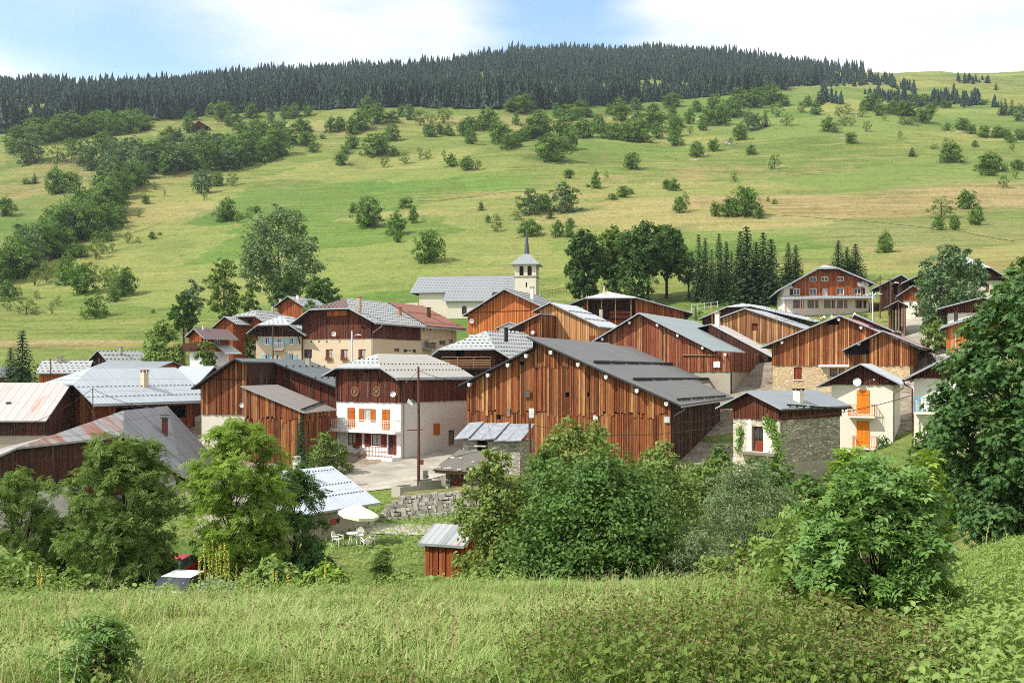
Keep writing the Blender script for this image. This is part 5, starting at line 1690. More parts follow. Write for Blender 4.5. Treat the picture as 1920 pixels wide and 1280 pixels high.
for k in (.1, .34, .6, .85):
    m_, n_k = a.lerp(b, k), a.lerp(b, k + .07)
    z = -12.4 - root.location.z
    mb = MB()
    mb.hexa([m_ + nr * .01 + Vector((0, 0, z - m_.z)), n_k + nr * .01 + Vector((0, 0, z - n_k.z)), n_k + nr * .06 + Vector((0, 0, z - n_k.z)), m_ + nr * .06 + Vector((0, 0, z - m_.z))],
            [m_ + nr * .01 + Vector((0, 0, z + 1.2 - m_.z)), n_k + nr * .01 + Vector((0, 0, z + 1.2 - n_k.z)), n_k + nr * .06 + Vector((0, 0, z + 1.2 - n_k.z)), m_ + nr * .06 + Vector((0, 0, z + 1.2 - m_.z))])
    mb.build('window', 'glass', root)
fl = at(309, 800, 88) - root.location
mb = MB(); mb.box(fl.x - .2, fl.y - .2, fl.z - 1.4, fl.x + .2, fl.y + .2, fl.z + .7)
ch = mb.build('chimney', 'copper', root)
mb = MB()
for k in (0, .22): mb.box(fl.x - .3, fl.y - .3, fl.z + .75 + k, fl.x + .3, fl.y + .3, fl.z + .82 + k)
mb.build('chimney_cap', 'iron', ch)

# white-roofed house with the red shutters
h = eave_house('white_roof_cottage', 'grey-walled cottage with a large ribbed white roof in the hollow', 55, 68, 520, 690, (943, 874), 4.6, ('r_white2',), 'greyrender', ov=.6, dr=.6, guards=(1, .28, (.12, .04, .06), False, (.3, .55, .9)))
h.win('F', (667, 961, 672, 970), frame='frame_brown', bars=0, shut='shut_pink', sw=.55, sides='R')
h.win('F', (630, 971, 637, 981), frame='frame_brown', bars=0, shut='shut_pink', sw=.5, sides='L')
h.walls('all', 'greyrender')
c = h.on_roof(556, 890)
h.chimney(556, 893, 14, 38, 'offwhite', 'concrete')
h.gutter = None
WH = h
# small shed below
h = eave_house('rusty_tin_shed', 'little red-brown board shed with a rust-streaked tin roof', -20, 49, 801, 862, (1022, 984), 2.0, ('r_streak',), 'x', ov=.35, dr=.35, depth=2.4, cat='shed')
h.walls(None, 'stone_dry', 'wood_barn', pw=.16)
# ---------------------------------------------------------------- chalet, church, houses on the right
h = House('big_chalet', 'large brown chalet with white windows and glazed ground floor on the hillside', 'house', -10, 158, 1470, 1629, depth=14)
h.roof([(1457, 544), (1534, 501.5), (1571, 501), (1640, 530)], ov=1.5, ovb=.8, sb=3.4, mats=('r_grey', 'r_grey', 'r_tile'), t=.25)
for r in ((1518, 519, 1531, 528), (1540, 518.5, 1553, 527.5), (1568.5, 518.5, 1582, 527.5), (1487.5, 541, 1500, 553), (1518, 540.5, 1531, 552.5), (1568.5, 540, 1582, 552.5), (1601, 540, 1614.5, 552)):
    h.win('F', r, shut='shut_dark', sw=.55)
h.win('F', (1541.5, 540.5, 1552, 554.5), bars=0, pane='curtain', shut='shut_dark', sw=.4, door=True)
for px in (1487, 1514, 1545, 1568, 1604):
    h.win('F', (px, 562, px + 13, 578), frame='orange_paint', bars=0)
    h.win('F', (px + 14.5, 562, px + 21, 578), frame='orange_paint', bars=0)
zc = h.pf(1550, 558)[1]
h.walls('all', 'wood_grey')
for o in [c for c in h.root.children if c.name.startswith('wall')]:
    o.data.materials[0] = M['offwhite']
mb = MB()
ua, ub_ = h.pf(1487, 540)[0], h.pf(1618, 540)[0]
h._cols('F', list(np.linspace(ua, ub_, 60)), zc + .3, None, mb, .035, .04, .0)
mb.build('board_cladding', 'wood_barn', h.root)
mb = MB()
h._slab(mb, [(-.6, -2.4, zc - .15), (h.w + .6, -2.4, zc - .15), (h.w + .6, 0, zc + .35), (-.6, 0, zc + .35)], .16)
h._guards(mb, [(-.6, -2.4, zc - .15), (h.w + .6, -2.4, zc - .15), (h.w + .6, 0, zc + .35), (-.6, 0, zc + .35)], 1, .5, (.3, .05, .08), False, (.5,))
mb.build('canopy_roof', ['r_tile', 'trim', 'fascia', 'iron'], h.root)
for i in range(6):
    mb = MB(); u = .1 + (h.w - .2) * i / 5
    mb.beam((u, -2.2, h.lo), (u, -2.2, zc - .25), .16, .16)
    mb.build('canopy_post', 'trim_light', h.root)
u, v = h.pf(1613.5, 532)
mb = MB(); mb.tube([(u, -.08, v), (u, -.14, v)], .5, 20)
ck = mb.build('clock', 'dish', h.root)
mb = MB(); mb.beam((u, -.15, v), (u, -.15, v + .32), .04, .02); mb.beam((u, -.15, v), (u + .2, -.15, v - .1), .05, .02)
mb.build('clock_hands', 'iron', ck)
h.purlins([1.4, 4, h.w * .5, h.w - 4, h.w - 1.4], .3, 'trim')
h.gutter('L', 'fascia'); h.chimney(1504, 517, 6, 9, 'offwhite', 'zinc')
CHL = h
# white garden chairs under the canopy
def chair(loc, rz, label, group, sc=1.0):
    r = tag(empty('garden_chair', loc, rz), label, 'chair', group)
    mb = MB()
    mb.hexa([(-.24, -.24, .42), (.24, -.24, .42), (.22, .22, .40), (-.22, .22, .40)], [(-.24, -.24, .45), (.24, -.24, .45), (.22, .22, .43), (-.22, .22, .43)])
    mb.build('seat', 'plastic', r)
    mb = MB()
    for i in range(7):
        x = -.2 + i * .066
        t = .86 - abs(x) * .55
        mb.hexa([(x, .2, .43), (x + .05, .2, .43), (x + .05, .22, .43), (x, .22, .43)], [(x, .30, t), (x + .05, .30, t), (x + .05, .32, t), (x, .32, t)])
    mb.tube([(-.24, .21, .43), (-.24, .27, .66), (-.12, .31, .84), (0, .32, .88), (.12, .31, .84), (.24, .27, .66), (.24, .21, .43)], .022, 5)
    mb.build('backrest', 'plastic', r)
    for x in (-.27, .27):
        mb = MB(); mb.tube([(x, -.25, .44), (x, -.24, .63), (x, .1, .65), (x, .27, .62)], .025, 5); mb.build('armrest', 'plastic', r)
    for x in (-.24, .24):
        for y in (-.22, .2):
            mb = MB(); mb.tube([(x, y, .43), (x * 1.15, y * 1.2, 0)], .022, 5); mb.build('leg', 'plastic', r)
    return r
def copy_tree(o, parent=None):
    c = o.copy()
    COL.objects.link(c)
    if parent: c.parent = parent
    for ch in list(o.children): copy_tree(ch, c)
    return c

# church
h = House('village_church', 'cream village church with grey tiled nave and a pointed bell tower', 'church', -8, 192, 786, 965, depth=11)
zb = h.z0
def nv(px, row, y): return h.pf(px, row, y)
eN = nv(870, 547, -.6)[1]; rN = nv(870, 518, 4.4)[1]
h.t = .15
x0, x1 = nv(768, 548, -.6)[0], h.w + .1
def front_slab(x0, x1, ya, za, yb, zb_, name='roof', mats=('r_tilec', 'trim', 'fascia', 'r_tilec'), xs=None, gd=(.62, .62, (.30, .06, .07))):
    mb = MB()
    xs = xs or (x0, x1)
    p = [(x0, ya, za), (x1, ya, za), (xs[1], yb, zb_), (xs[0], yb, zb_)]
    h._slab(mb, p, .14)
    if gd: h._guards(mb, p, *gd)
    return mb.build(name, list(mats), h.root)
front_slab(x0, x1, -.6, eN, 4.4, rN, xs=(nv(785, 519, 4.4)[0], x1))
front_slab(x0, x1, 9.4, eN, 4.4, rN, xs=(nv(785, 519, 4.4)[0], x1), gd=None)
mb = MB(); h._slab(mb, [(x0, -.6, eN), (x0, 9.4, eN), (nv(785, 519, 4.4)[0], 4.4, rN)], .14); mb.build('roof', ['r_tilec', 'trim', 'fascia'], h.root)
# side chapel with the roof running on down
xa, xb = nv(836, 563, -3)[0], nv(911, 563, -3)[0]
sl_ = (rN - eN) / 5.0
eC = eN - 2.4 * sl_
front_slab(xa - .5, xb + .9, -3.6, eC - .35 * sl_, -.55, eN + .06, xs=(xa - .5, xb + .9))
# walls
h.prof = h.backprof = [(0, eN), (h.w, eN)]; h.full = [(0, eN), (h.w, eN)]
mb = MB()
h._cols('F', [0, h.w], h.lo, eN - .1, mb, 0, 0, 0); h._cols('B', [0, h.w], h.lo, eN - .1, mb, 0, 0, 0)
for u in (0, h.w):
    mb.face([(u, 0, h.lo), (u, 8.8, h.lo), (u, 8.8, eN), (u, 4.4, rN - .2), (u, 0, eN)])
mb.build('wall', 'cream', h.root)
u0, v0, u1, v1 = (nv(866, 588, -3)[0], nv(866, 589, -3)[1], nv(875, 588, -3)[0], nv(875, 577, -3)[1])
oldP = h.P
h.P = lambda face, u, v, off=0.0: Vector((u, -3 - off, v)) if face == 'F' else oldP(face, u, v, off)
h.holes['F'] = []
h.win('F', (u0, v0, u1, v1), frame='iron', pix=False, bars=2)
mb = MB()
h._cols('F', sorted({xa, xb, u0, u1}), h.lo, eC, mb, 0, 0, 0)
ar = [(u0 + (u1 - u0) * (.5 - .5 * math.cos(t)), v1 + .45 * math.sin(t)) for t in np.linspace(0, math.pi, 9)]
mb.face([(xa, -3, h.lo), (xa, 0, h.lo), (xa, 0, eN - .1), (xa, -3, eC)]); mb.face([(xb, -3, h.lo), (xb, 0, h.lo), (xb, 0, eN - .1), (xb, -3, eC)])
mb.build('chapel_wall', 'cream', h.root)
mb = MB()
for a, b in zip(ar[:-1], ar[1:]): mb.face([h.P('F', a[0], v1, .02), h.P('F', b[0], v1, .02), h.P('F', b[0], b[1], .02), h.P('F', a[0], a[1], .02)])
mb.build('window_arch', 'glass', h.root)
h.P = oldP
# tower
T0 = House('tower_fit', 'x x x x', 'x', -9, 189, 965, 1005, depth=4.0)
tw = T0.root
tx, ty, tz0, ta = tw.location.x, tw.location.y, tw.location.z, tw.rotation_euler.z
w = T0.w
bpy.data.objects.remove(tw)
tow = empty('bell_tower', (tx, ty, tz0), ta)
tow.parent = h.root
tow.matrix_parent_inverse = (Matrix.Translation(h.root.location) @ Matrix.Rotation(h.root.rotation_euler.z, 4, 'Z')).inverted()
zz = lambda row: (HZ - row) / F * 189 - tz0
ze, zs1, zm = zz(494.5), zz(517), zz(474)
T0.holes = {k: [] for k in 'FRLB'}
T0.prof = T0.backprof = T0.full = [(0, ze), (w, ze)]; T0.t = 0; T0.l = w; T0.z0 = tz0; T0.lo = -3
T0.top = lambda f, u: ze
T0.root = tow
zo0, zo1 = zz(516), zz(502)
for f in 'FRLB':
    for k in (.22, .60): T0.holes[f].append((w * k, zo0, w * (k + .2), zo1))
mb = MB()
for f in 'FRLB':
    T0._cols(f, T0._edges(f, 0, 0), -3, ze, mb, 0, 0, 0)
    for (u0, v0, u1, v1) in T0.holes[f]:
        c = [(u0, v0), (u1, v0), (u1, v1), (u0, v1)]
        for i in range(4): mb.face([T0.P(f, *c[i], 0), T0.P(f, *c[(i + 1) % 4], 0), T0.P(f, *c[(i + 1) % 4], -.3), T0.P(f, *c[i], -.3)])
mb.build('tower_wall', 'cream', tow)
for f in 'FRLB':
    for (u0, v0, u1, v1) in T0.holes[f]:
        mb = MB()
        mb.face([T0.P(f, u0, v0, -.3), T0.P(f, u1, v0, -.3), T0.P(f, u1, v1, -.3), T0.P(f, u0, v1, -.3)], 1)
        n = 6
        for i in range(n):
            z = v0 + (v1 - v0) * (i + .3) / n
            mb.hexa([T0.P(f, u0, z, -.25), T0.P(f, u1, z, -.25), T0.P(f, u1, z - .12, -.05), T0.P(f, u0, z - .12, -.05)], [T0.P(f, u0, z + .04, -.25), T0.P(f, u1, z + .04, -.25), T0.P(f, u1, z - .08, -.05), T0.P(f, u0, z - .08, -.05)])
        cx, r = (u0 + u1) / 2, (u1 - u0) / 2
        arc = [(cx - r * math.cos(t), v1 + r * math.sin(t)) for t in np.linspace(0, math.pi, 9)]
        for a, b in zip(arc[:-1], arc[1:]): mb.face([T0.P(f, a[0], v1, .015), T0.P(f, b[0], v1, .015), T0.P(f, b[0], b[1], .015), T0.P(f, a[0], a[1], .015)], 1)
        mb.build('louvre', ['shut_dark', 'dark'], tow)
mb = MB(); mb.box(-.14, -.14, zs1 - .18, w + .14, w + .14, zs1 + .0); mb.build('string_course', 'stone_grey', tow)
mb = MB(); mb.box(w * .52, -.02, zz(538), w * .58, .05, zz(529)); mb.build('slit_window', 'dark', tow)
mb = MB()
ov, i_ = .75, w * .37
b_ = [(-ov, -ov, ze), (w + ov, -ov, ze), (w + ov, w + ov, ze), (-ov, w + ov, ze)]
m_ = [(i_, i_, zm), (w - i_, i_, zm), (w - i_, w - i_, zm), (i_, w - i_, zm)]
mb.hexa([(p[0], p[1], p[2] - .15) for p in b_], b_, 1)
for i in range(4): mb.face([b_[i], b_[(i + 1) % 4], m_[(i + 1) % 4], m_[i]], 0)
mb.build('tower_roof', ['r_tilec', 'fascia'], tow)
mb = MB()
zt_ = zz(422)
n = 8
r0 = (w / 2 - i_) * 1.12
ring = lambda r, z: [(w / 2 + r * math.cos(2 * math.pi * (k + .5) / n), w / 2 + r * math.sin(2 * math.pi * (k + .5) / n), z) for k in range(n)]
for (ra, za), (rb_, zb_) in zip([(r0, zm - .3), (r0 * .62, zm + (zt_ - zm) * .3), (r0 * .3, zm + (zt_ - zm) * .65)], [(r0 * .62, zm + (zt_ - zm) * .3), (r0 * .3, zm + (zt_ - zm) * .65), (.03, zt_)]):
    A, B = ring(ra, za), ring(rb_, zb_)
    for k in range(n): mb.face([A[k], A[(k + 1) % n], B[(k + 1) % n], B[k]])
sp_ = mb.build('spire', 'r_spire', tow)
mb = MB(); mb.beam((w / 2, w / 2, zt_ - .1), (w / 2, w / 2, zt_ + 1.0), .05, .05); mb.beam((w / 2 - .25, w / 2, zt_ + .65), (w / 2 + .25, w / 2, zt_ + .65), .05, .05); mb.build('cross', 'iron', tow)

def wall_run(name, label, pts, height, thick, mat, cat='wall', group=None, drop=.6):
    """a wall following the ground through (px, distance) points"""
    P_ = [ground(*p) for p in pts]
    root = tag(empty(name, P_[0]), label, cat, group)
    mb = MB()
    for a, b in zip(P_[:-1], P_[1:]):
        n = max(1, int((b - a).length / 1.2))
        for i in range(n):
            p, q = a.lerp(b, i / n), a.lerp(b, (i + 1) / n)
            d = (b - a).normalized(); s_ = Vector((-d.y, d.x, 0)) * thick / 2
            zp, zq = float(zt(p.x, p.y)), float(zt(q.x, q.y))
            hp, hq = height, height
            c = [Vector((p.x, p.y, zp - drop)) + s_, Vector((p.x, p.y, zp - drop)) - s_, Vector((q.x, q.y, zq - drop)) - s_, Vector((q.x, q.y, zq - drop)) + s_]
            t = [Vector((p.x, p.y, zp + hp)) + s_, Vector((p.x, p.y, zp + hp)) - s_, Vector((q.x, q.y, zq + hq)) - s_, Vector((q.x, q.y, zq + hq)) + s_]
            mb.hexa([k - root.location for k in c], [k - root.location for k in t], 0, None, True)
    mb.build('wall', mat, root)
    return root
wall_run('churchyard_wall', 'cream churchyard wall running left from the nave', [(690, 196), (740, 194), (784, 193)], 3.0, .4, 'cream')
wall_run('terrace_wall', 'pale terrace wall to the right of the bell tower', [(1008, 182), (1060, 184), (1078, 184)], 1.6, .4, 'cream')

# houses on the right
h = House('brown_roofed_house', 'white house with a dark verge and pale blue balcony half hidden by the maple', 'house', -26, 68, 1714, 1850, depth=9, anchor='L')
h.roof([h.pf(1696, 708, -.9), h.pf(1800, 655, -.9), h.pf(1904, 708, -.9)], pix=False, ov=.9, mats=('r_purple',))
sp = h.pf(1716, 709)[1] 
h.walls(sp + .05, 'offwhite', 'wood_red', pw=.2)
zb_ = h.pf(1714, 771)[1]
h.balcony('F', .05, 3.4, zb_, 1.0, .95, 'offwhite', 'blue', 'lattice')
h.gutter('L', 'copper', down=-.5, dm='copper')
h = House('grey_roofed_house', 'two-storey house with pale walls and flat-pitched grey roofs beside the road', 'house', -22, 124, 1778, 1880, depth=9, anchor='L')
h.roof([h.pf(1757, 578, -1), h.pf(1842, 556, -1), h.pf(1930, 578, -1)], pix=False, ov=1.0, mats=('r_grey',))
h.win('F', (1789, 582, 1796, 606), frame='frame_brown', bars=0, door=True)
h.walls(h.pf(1790, 586)[1], 'offwhite', 'wood_red')
h = House('orange_walled_house', 'house with orange board wall and twin-edged grey roof lower beside the road', 'house', -22, 110, 1780, 1890, depth=8, anchor='L')
h.roof([h.pf(1764, 611, -1), h.pf(1836, 588, -1), h.pf(1910, 611, -1)], pix=False, ov=1.0, mats=('r_grey',), t=.3)
h.board('F', (1780, 617, 1793, 655), 'whitegrey', 'corner_render', o0=.1, o1=.14)
h.win('F', (1809, 627, 1819, 634), bars=0)
h.walls(h.pf(1785, 660)[1], 'offwhite', 'wood_orange')
h.chimney(1809, 594, 11, 20, 'white', 'white')
h = House('hillside_farmhouse', 'broad farmhouse with half-hip metal roof above dark boards behind the leafy tree', 'house', -18, 152, 1722, 1878, depth=13, anchor='L')
h.roof([h.pf(1690, 530, -1.4), h.pf(1745, 502, -1.4), h.pf(1858, 503, -1.4), h.pf(1892, 522, -1.4)], pix=False, ov=1.4, sb=5, mats=('r_blue',), guards=GT)
for px in (1740, 1775, 1849): h.win('F', (px, 533, px + 6, 544), frame='frame_brown', bars=0)
h.walls(h.pf(1840, 526)[1], 'stone_pale', 'wood_dark')
h.chimney(1828, 499, 8, 15, 'greyrender', 'concrete')
h = House('maroon_roofed_barn', 'dark board barn with a maroon roof just right of the chalet', 'barn', -20, 156, 1652, 1702, depth=9, anchor='L')
h.roof([h.pf(1634, 541, -.7), h.pf(1690, 514, -.7), h.pf(1712, 527, -.7)], pix=False, ov=.7, mats=('r_maroon',))
h.dark('F', (1676, 532, 1683, 552))
h.walls(None, 'greyrender', 'wood_dark')
h = House('rusty_cabin', 'small cabin with a rusty tin roof between the maroon barn and the leafy tree', 'shed', -20, 146, 1694, 1722, depth=6, anchor='L')
h.roof([h.pf(1680, 555, -.7), h.pf(1712, 534, -.7), h.pf(1735, 550, -.7)], pix=False, ov=.7, mats=('r_pink',))
h.win('F', (1705, 565, 1712, 575))
h.walls(h.pf(1700, 563)[1], 'offwhite', 'wood_barn')
h = House('wood_shelter', 'open timber shelter with a pale tin roof beside the upper road', 'shelter', -20, 136, 1665, 1697, depth=4, anchor='L')
h.roof([h.pf(1657, 577, -.6), h.pf(1684, 563, -.6), h.pf(1703, 573, -.6)], pix=False, ov=.6, mats=('r_blue',), t=.1)
mb = MB()
for x in (.1, h.w * .62, h.w - .1):
    for y in (0.05, h.l - .1):
        mb = MB(); mb.beam((x, y, h.lo), (x, y, h.top('F', x)), .14, .14); mb.build('post', 'trim_light', h.root)
mb = MB()
h._cols('B', list(np.linspace(0, h.w, 12)), h.lo, None, mb, .03, 0, 0); h._cols('R', list(np.linspace(0, h.l, 14)), h.lo, None, mb, .03, 0, 0)
mb.build('board_wall', 'wood_red', h.root)
# weekend hut behind the spruces and the far hut at the forest edge
h = House('spruce_hut', 'small hut with a tin roof half hidden among the spruces', 'hut', -20, 187, 1374, 1398, depth=4, anchor='L')
h.roof([(1364, 515), (1388, 503), (1408, 513)], ov=.6, mats=('r_grey',))
h.walls(None, 'offwhite', 'wood_red')
dd = hit(375, 246, 400)
h = House('forest_edge_hut', 'tiny dark hut with a white gable by the upper left forest edge', 'hut', 5, dd, 362, 385, depth=8)
h.roof([(356, 240), (372, 226), (392, 238)], ov=.5, mats=('r_grey',))
h.board('F', (361, 235, 368, 240), 'white', 'white_panel')
h.walls(None, 'offwhite', 'wood_dark')
# ---------------------------------------------------------------- smaller things
def utility_pole(px, row_top, D, label, mat='pole', rad=.13, arm=0, lamp=0, row_base=None, name='utility_pole'):
    g_ = ground(px, D)
    zb = g_.z if row_base is None else (HZ - row_base) / F * D
    r = tag(empty(name, (g_.x, D, zb)), label, 'pole')
    hh = (HZ - row_top) / F * D - zb
    mb = MB()
    mb.tube([(0, 0, -.6), (.03, 0, hh * .5), (0, 0, hh)], [rad, rad * .85, rad * .65], 8)
    mb.build('post', mat, r)
    if arm:
        mb = MB(); mb.beam((-arm / 2, 0, hh - .35), (arm / 2, 0, hh - .35), .09, .09)
        c = mb.build('crossarm', mat, r)
        for x in (-arm * .42, arm * .42):
            mb = MB(); mb.tube([(x, 0, hh - .3), (x, 0, hh - .1)], .05, 6); mb.build('insulator', 'tin_white', c)
    for s_, k in ((lamp, .9),) if lamp else ():
        mb = MB(); mb.tube([(0, 0, hh * k), (s_ * .5, -.2, hh * k + .25), (s_, -.35, hh * k + .3)], .03, 5)
        a = mb.build('lamp_arm', 'zinc', r)
        mb = MB()
        mb.hexa([(s_ - .25, -.45, hh * k + .24), (s_ + .3, -.45, hh * k + .2), (s_ + .3, -.2, hh * k + .2), (s_ - .25, -.2, hh * k + .24)],
                [(s_ - .18, -.4, hh * k + .38), (s_ + .2, -.4, hh * k + .32), (s_ + .2, -.25, hh * k + .32), (s_ - .18, -.25, hh * k + .38)])
        mb.build('lamp_head', 'lamp', a)
    return Vector((g_.x, D, zb + hh))
P1 = utility_pole(784.5, 687, 80, 'tall brown wooden pole with a street lamp in front of the balcony house', arm=.0, lamp=0)
r = bpy.data.objects[[o.name for o in COL.objects if o.name.startswith('utility_pole')][0]]
hh = P1.z - r.location.z
mb = MB(); mb.tube([(0, 0, hh * .7), (-.4, -.3, hh * .74), (-.5, -.4, hh * .74)], .03, 5); a_ = mb.build('lamp_arm', 'zinc', r)
mb = MB(); mb.hexa([(-.85, -.5, hh * .72), (-.4, -.5, hh * .69), (-.4, -.3, hh * .69), (-.85, -.3, hh * .72)], [(-.75, -.46, hh * .75), (-.42, -.46, hh * .72), (-.42, -.34, hh * .72), (-.75, -.34, hh * .75)]); mb.build('lamp_head', 'lamp', a_)
mb = MB(); mb.beam((-.9, 0, hh * .5), (.35, 0, hh * .505), .08, .08); mb.build('crossarm', 'pole', r)
mb = MB(); mb.box(.12, -.15, hh * .23, .4, .12, hh * .27); mb.build('sign_box', 'rail_brown', r)
P2 = utility_pole(660, 620, 124, 'concrete lamp post with twin lamps in front of the beige house', 'lamp', .14, lamp=.9)
P3 = utility_pole(511.5, 608, 131, 'thin wooden pole in front of the blue-shuttered house', rad=.1)
P4 = utility_pole(346, 608, 132, 'wooden pole left of the small wooden chalet', rad=.11)
P5 = utility_pole(1636, 546, 138, 'pale lamp post with two lamps below the chalet', 'lamp', .12, arm=1.0, lamp=.9)
P6 = utility_pole(1669.5, 523, 136, 'brown wooden lamp pole beside the upper road', rad=.13, lamp=.7)
P7 = utility_pole(1650, 516, 150, 'dark wooden pole near the maroon-roofed barn', rad=.1, arm=.8)
P8 = utility_pole(95, 672, 118, 'thin dark pole in front of the orange-gabled house', rad=.09)
P9 = utility_pole(174, 728, 88, 'thin metal pole before the pale blue roof', 'iron', .06)
P10 = utility_pole(993, 788, 82, 'short wooden pole at the corner of the slab barn', rad=.15)
P11 = utility_pole(1304, 577, 146, 'dark post with crossarm on the grass left of the white-roofed barn', rad=.12, arm=1.0)
P12 = utility_pole(1335, 572, 140, 'orange-topped marker post above the pinkish roof', 'orange_paint', .06)
def cable(a, b, sag, label, rad=.022):
    n = 14
    pts = [a.lerp(b, i / n) - Vector((0, 0, sag * 4 * (i / n) * (1 - i / n))) for i in range(n + 1)]
    mb = MB()
    mb.tube([p - a for p in pts], rad, 4)
    o = mb.build('power_cable', 'iron')
    o.location = a
    tag(o, label, 'cable')
z_ = Vector((0, 0, -.3))
cable(P1 + z_, at(930, 690, 106), 1.0, 'cable from the tall pole to the balconied barn')
cable(P1 + z_, at(700, 744, 93), .6, 'cable from the tall pole to the balcony house wall')
cable(P2, P3, .8, 'cable sagging past the blue-shuttered house')
cable(P2, at(860, 622, 150), 1.2, 'cable along the beige house front')
cable(P3, P4, .8, 'cable between the two poles above the wooden chalet')
cable(at(1262, 789, 87), at(1376, 762, 75.5), .5, 'cable from the slab barn to the stone cottage eave')
cable(P10 - Vector((0, 0, .3)), at(1380, 792, 73.2), .9, 'long cable crossing in front of the slab barn')
cable(at(1462, 783, 72), at(1712, 740, 65), .35, 'cable from the stone cottage to the house with blue balcony')
cable(P9, at(0, 812, 80), .5, 'cable falling to the left edge past the pale blue roof')
cable(P9, at(290, 765, 80), .3, 'cable over the rust-streaked roof')
cable(P5, P6, .3, 'cable between the two poles below the chalet')
cable(P6, P7, .4, 'cable up to the maroon-roofed barn')

# fountain trough
g_ = ground(768, 80)
r = tag(empty('fountain_trough', (g_.x, 80, g_.z), R(38)), 'pale concrete fountain with two basins and a pillar by the road', 'fountain')
def basin(x0, y0, x1, y1, z1, name):
    mb = MB()
    w = .14
    mb.box(x0, y0, -.5, x1, y0 + w, z1); mb.box(x0, y1 - w, -.5, x1, y1, z1)
    mb.box(x0, y0 + w, -.5, x0 + w, y1 - w, z1); mb.box(x1 - w, y0 + w, -.5, x1, y1 - w, z1)
    mb.box(x0 + w, y0 + w, -.5, x1 - w, y1 - w, z1 - .35)
    b = mb.build(name, 'concrete', r)
    mb = MB(); mb.face([(x0 + w, y0 + w, z1 - .12), (x1 - w, y0 + w, z1 - .12), (x1 - w, y1 - w, z1 - .12), (x0 + w, y1 - w, z1 - .12)]); mb.build('water_surface', 'glass', b)
basin(-1.3, -.7, .5, .6, .75, 'basin'); basin(.52, -.6, 2.6, .7, 1.05, 'basin')
mb = MB(); mb.hexa([(1.7, .72, -.4), (2.25, .72, -.4), (2.25, 1.2, -.4), (1.7, 1.2, -.4)], [(1.75, .75, 1.75), (2.2, .75, 1.75), (2.2, 1.15, 1.75), (1.75, 1.15, 1.75)])
pl = mb.build('pillar', 'concrete', r)
mb = MB(); mb.tube([(1.97, .8, 1.3), (1.97, .3, 1.32), (1.97, .25, 1.2)], .035, 6); mb.build('spout', 'iron', pl)

# log pile beside the shelter
for i in range(13):
    a = ground(782 + random.uniform(-14, 22), 76.5 - i * .22)
    ln = random.uniform(4.0, 6.5)
    an = R(random.uniform(-16, -2))
    zh = .18 + (i % 4) * .22
    mb = MB()
    rr = random.uniform(.09, .16)
    mb.tube([(0, 0, 0), (ln * .5, .05, random.uniform(-.05, .08)), (ln, 0, random.uniform(-.2, .05))], [rr, rr * .9, rr * .7], 7)
    o = mb.build('log', 'log')
    o.location = (a.x, a.y, a.z + zh)
    o.rotation_euler = (0, 0, an)
    tag(o, 'grey debarked log lying in the pile in front of the firewood shelter', 'log', 'logs piled in front of the firewood shelter')

# dry stone retaining wall of separate stones
root = tag(empty('retaining_wall', ground(800, 72)), 'rough dry stone retaining wall with tufts of grass above the lower lane', 'wall')
mb = MB()
A, B = ground(716, 71), ground(905, 71.5)
n = 46
for k in range(7):
    for i in range(n):
        p = A.lerp(B, (i + random.uniform(-.3, .3) + .5 * (k % 2)) / n)
        hmax = 1.7 * min(1, .45 + i / 14.0)
        if k * .27 > hmax: continue
        z = float(zt(p.x, p.y)) - .15 + k * .26
        y = p.y + k * .12 + random.uniform(-.08, .08)
        s_ = random.uniform(.11, .22); q = random.uniform(.08, .15)
        b = [(p.x - s_ * random.uniform(.7, 1.1), y - .14, z - q), (p.x + s_ * random.uniform(.7, 1.1), y - .14 + random.uniform(-.05, .05), z - q), (p.x + s_ * random.uniform(.7, 1.1), y - .12, z + q), (p.x - s_ * random.uniform(.6, 1.1), y - .12, z + q * random.uniform(.6, 1.2))]
        t = [(v[0] * 1.0 + random.uniform(-.03, .03), v[1] + .35, v[2]) for v in b]
        b = [Vector(v) - root.location for v in b]; t = [Vector(v) - root.location for v in t]
        mb.hexa(b, t)
g = G('loose_stones')
M['stones'] = g.out(g.mix(g.math('MULTIPLY', g.noise(g.pos(), 7, 4), .6), g.ramp(g.attr('rnd'), [(0, '8d877b'), (.5, 'b0a99b'), (1, 'cfc9bd')]), '6f695e'), .9)
mb.build('wall_stones', 'stones', root)
mb = MB()
for i in range(n):
    p, q = A.lerp(B, i / n), A.lerp(B, (i + 1) / n)
    hm = 1.65 * min(1, .45 + i / 14.0)
    zp, zq = float(zt(p.x, p.y)), float(zt(q.x, q.y))
    mb.hexa([Vector((p.x, p.y + .05, zp - .5)) - root.location, Vector((q.x, q.y + .05, zq - .5)) - root.location, Vector((q.x, q.y + 3, zq - .5)) - root.location, Vector((p.x, p.y + 3, zp - .5)) - root.location],
            [Vector((p.x, p.y + .75, zp + hm - .2)) - root.location, Vector((q.x, q.y + .75, zq + hm - .2)) - root.location, Vector((q.x, q.y + 3, zq + hm - .1)) - root.location, Vector((p.x, p.y + 3, zp + hm - .1)) - root.location])
mb.build('earth_core', m_plain('earth_bank', '6d6a3c', .95, 0, .3, 1.5), root)
wall_run('road_wall', 'low dry stone wall edging the upper road on the right', [(1742, 118), (1756, 116), (1778, 113)], 1.2, .5, 'stone_dry')

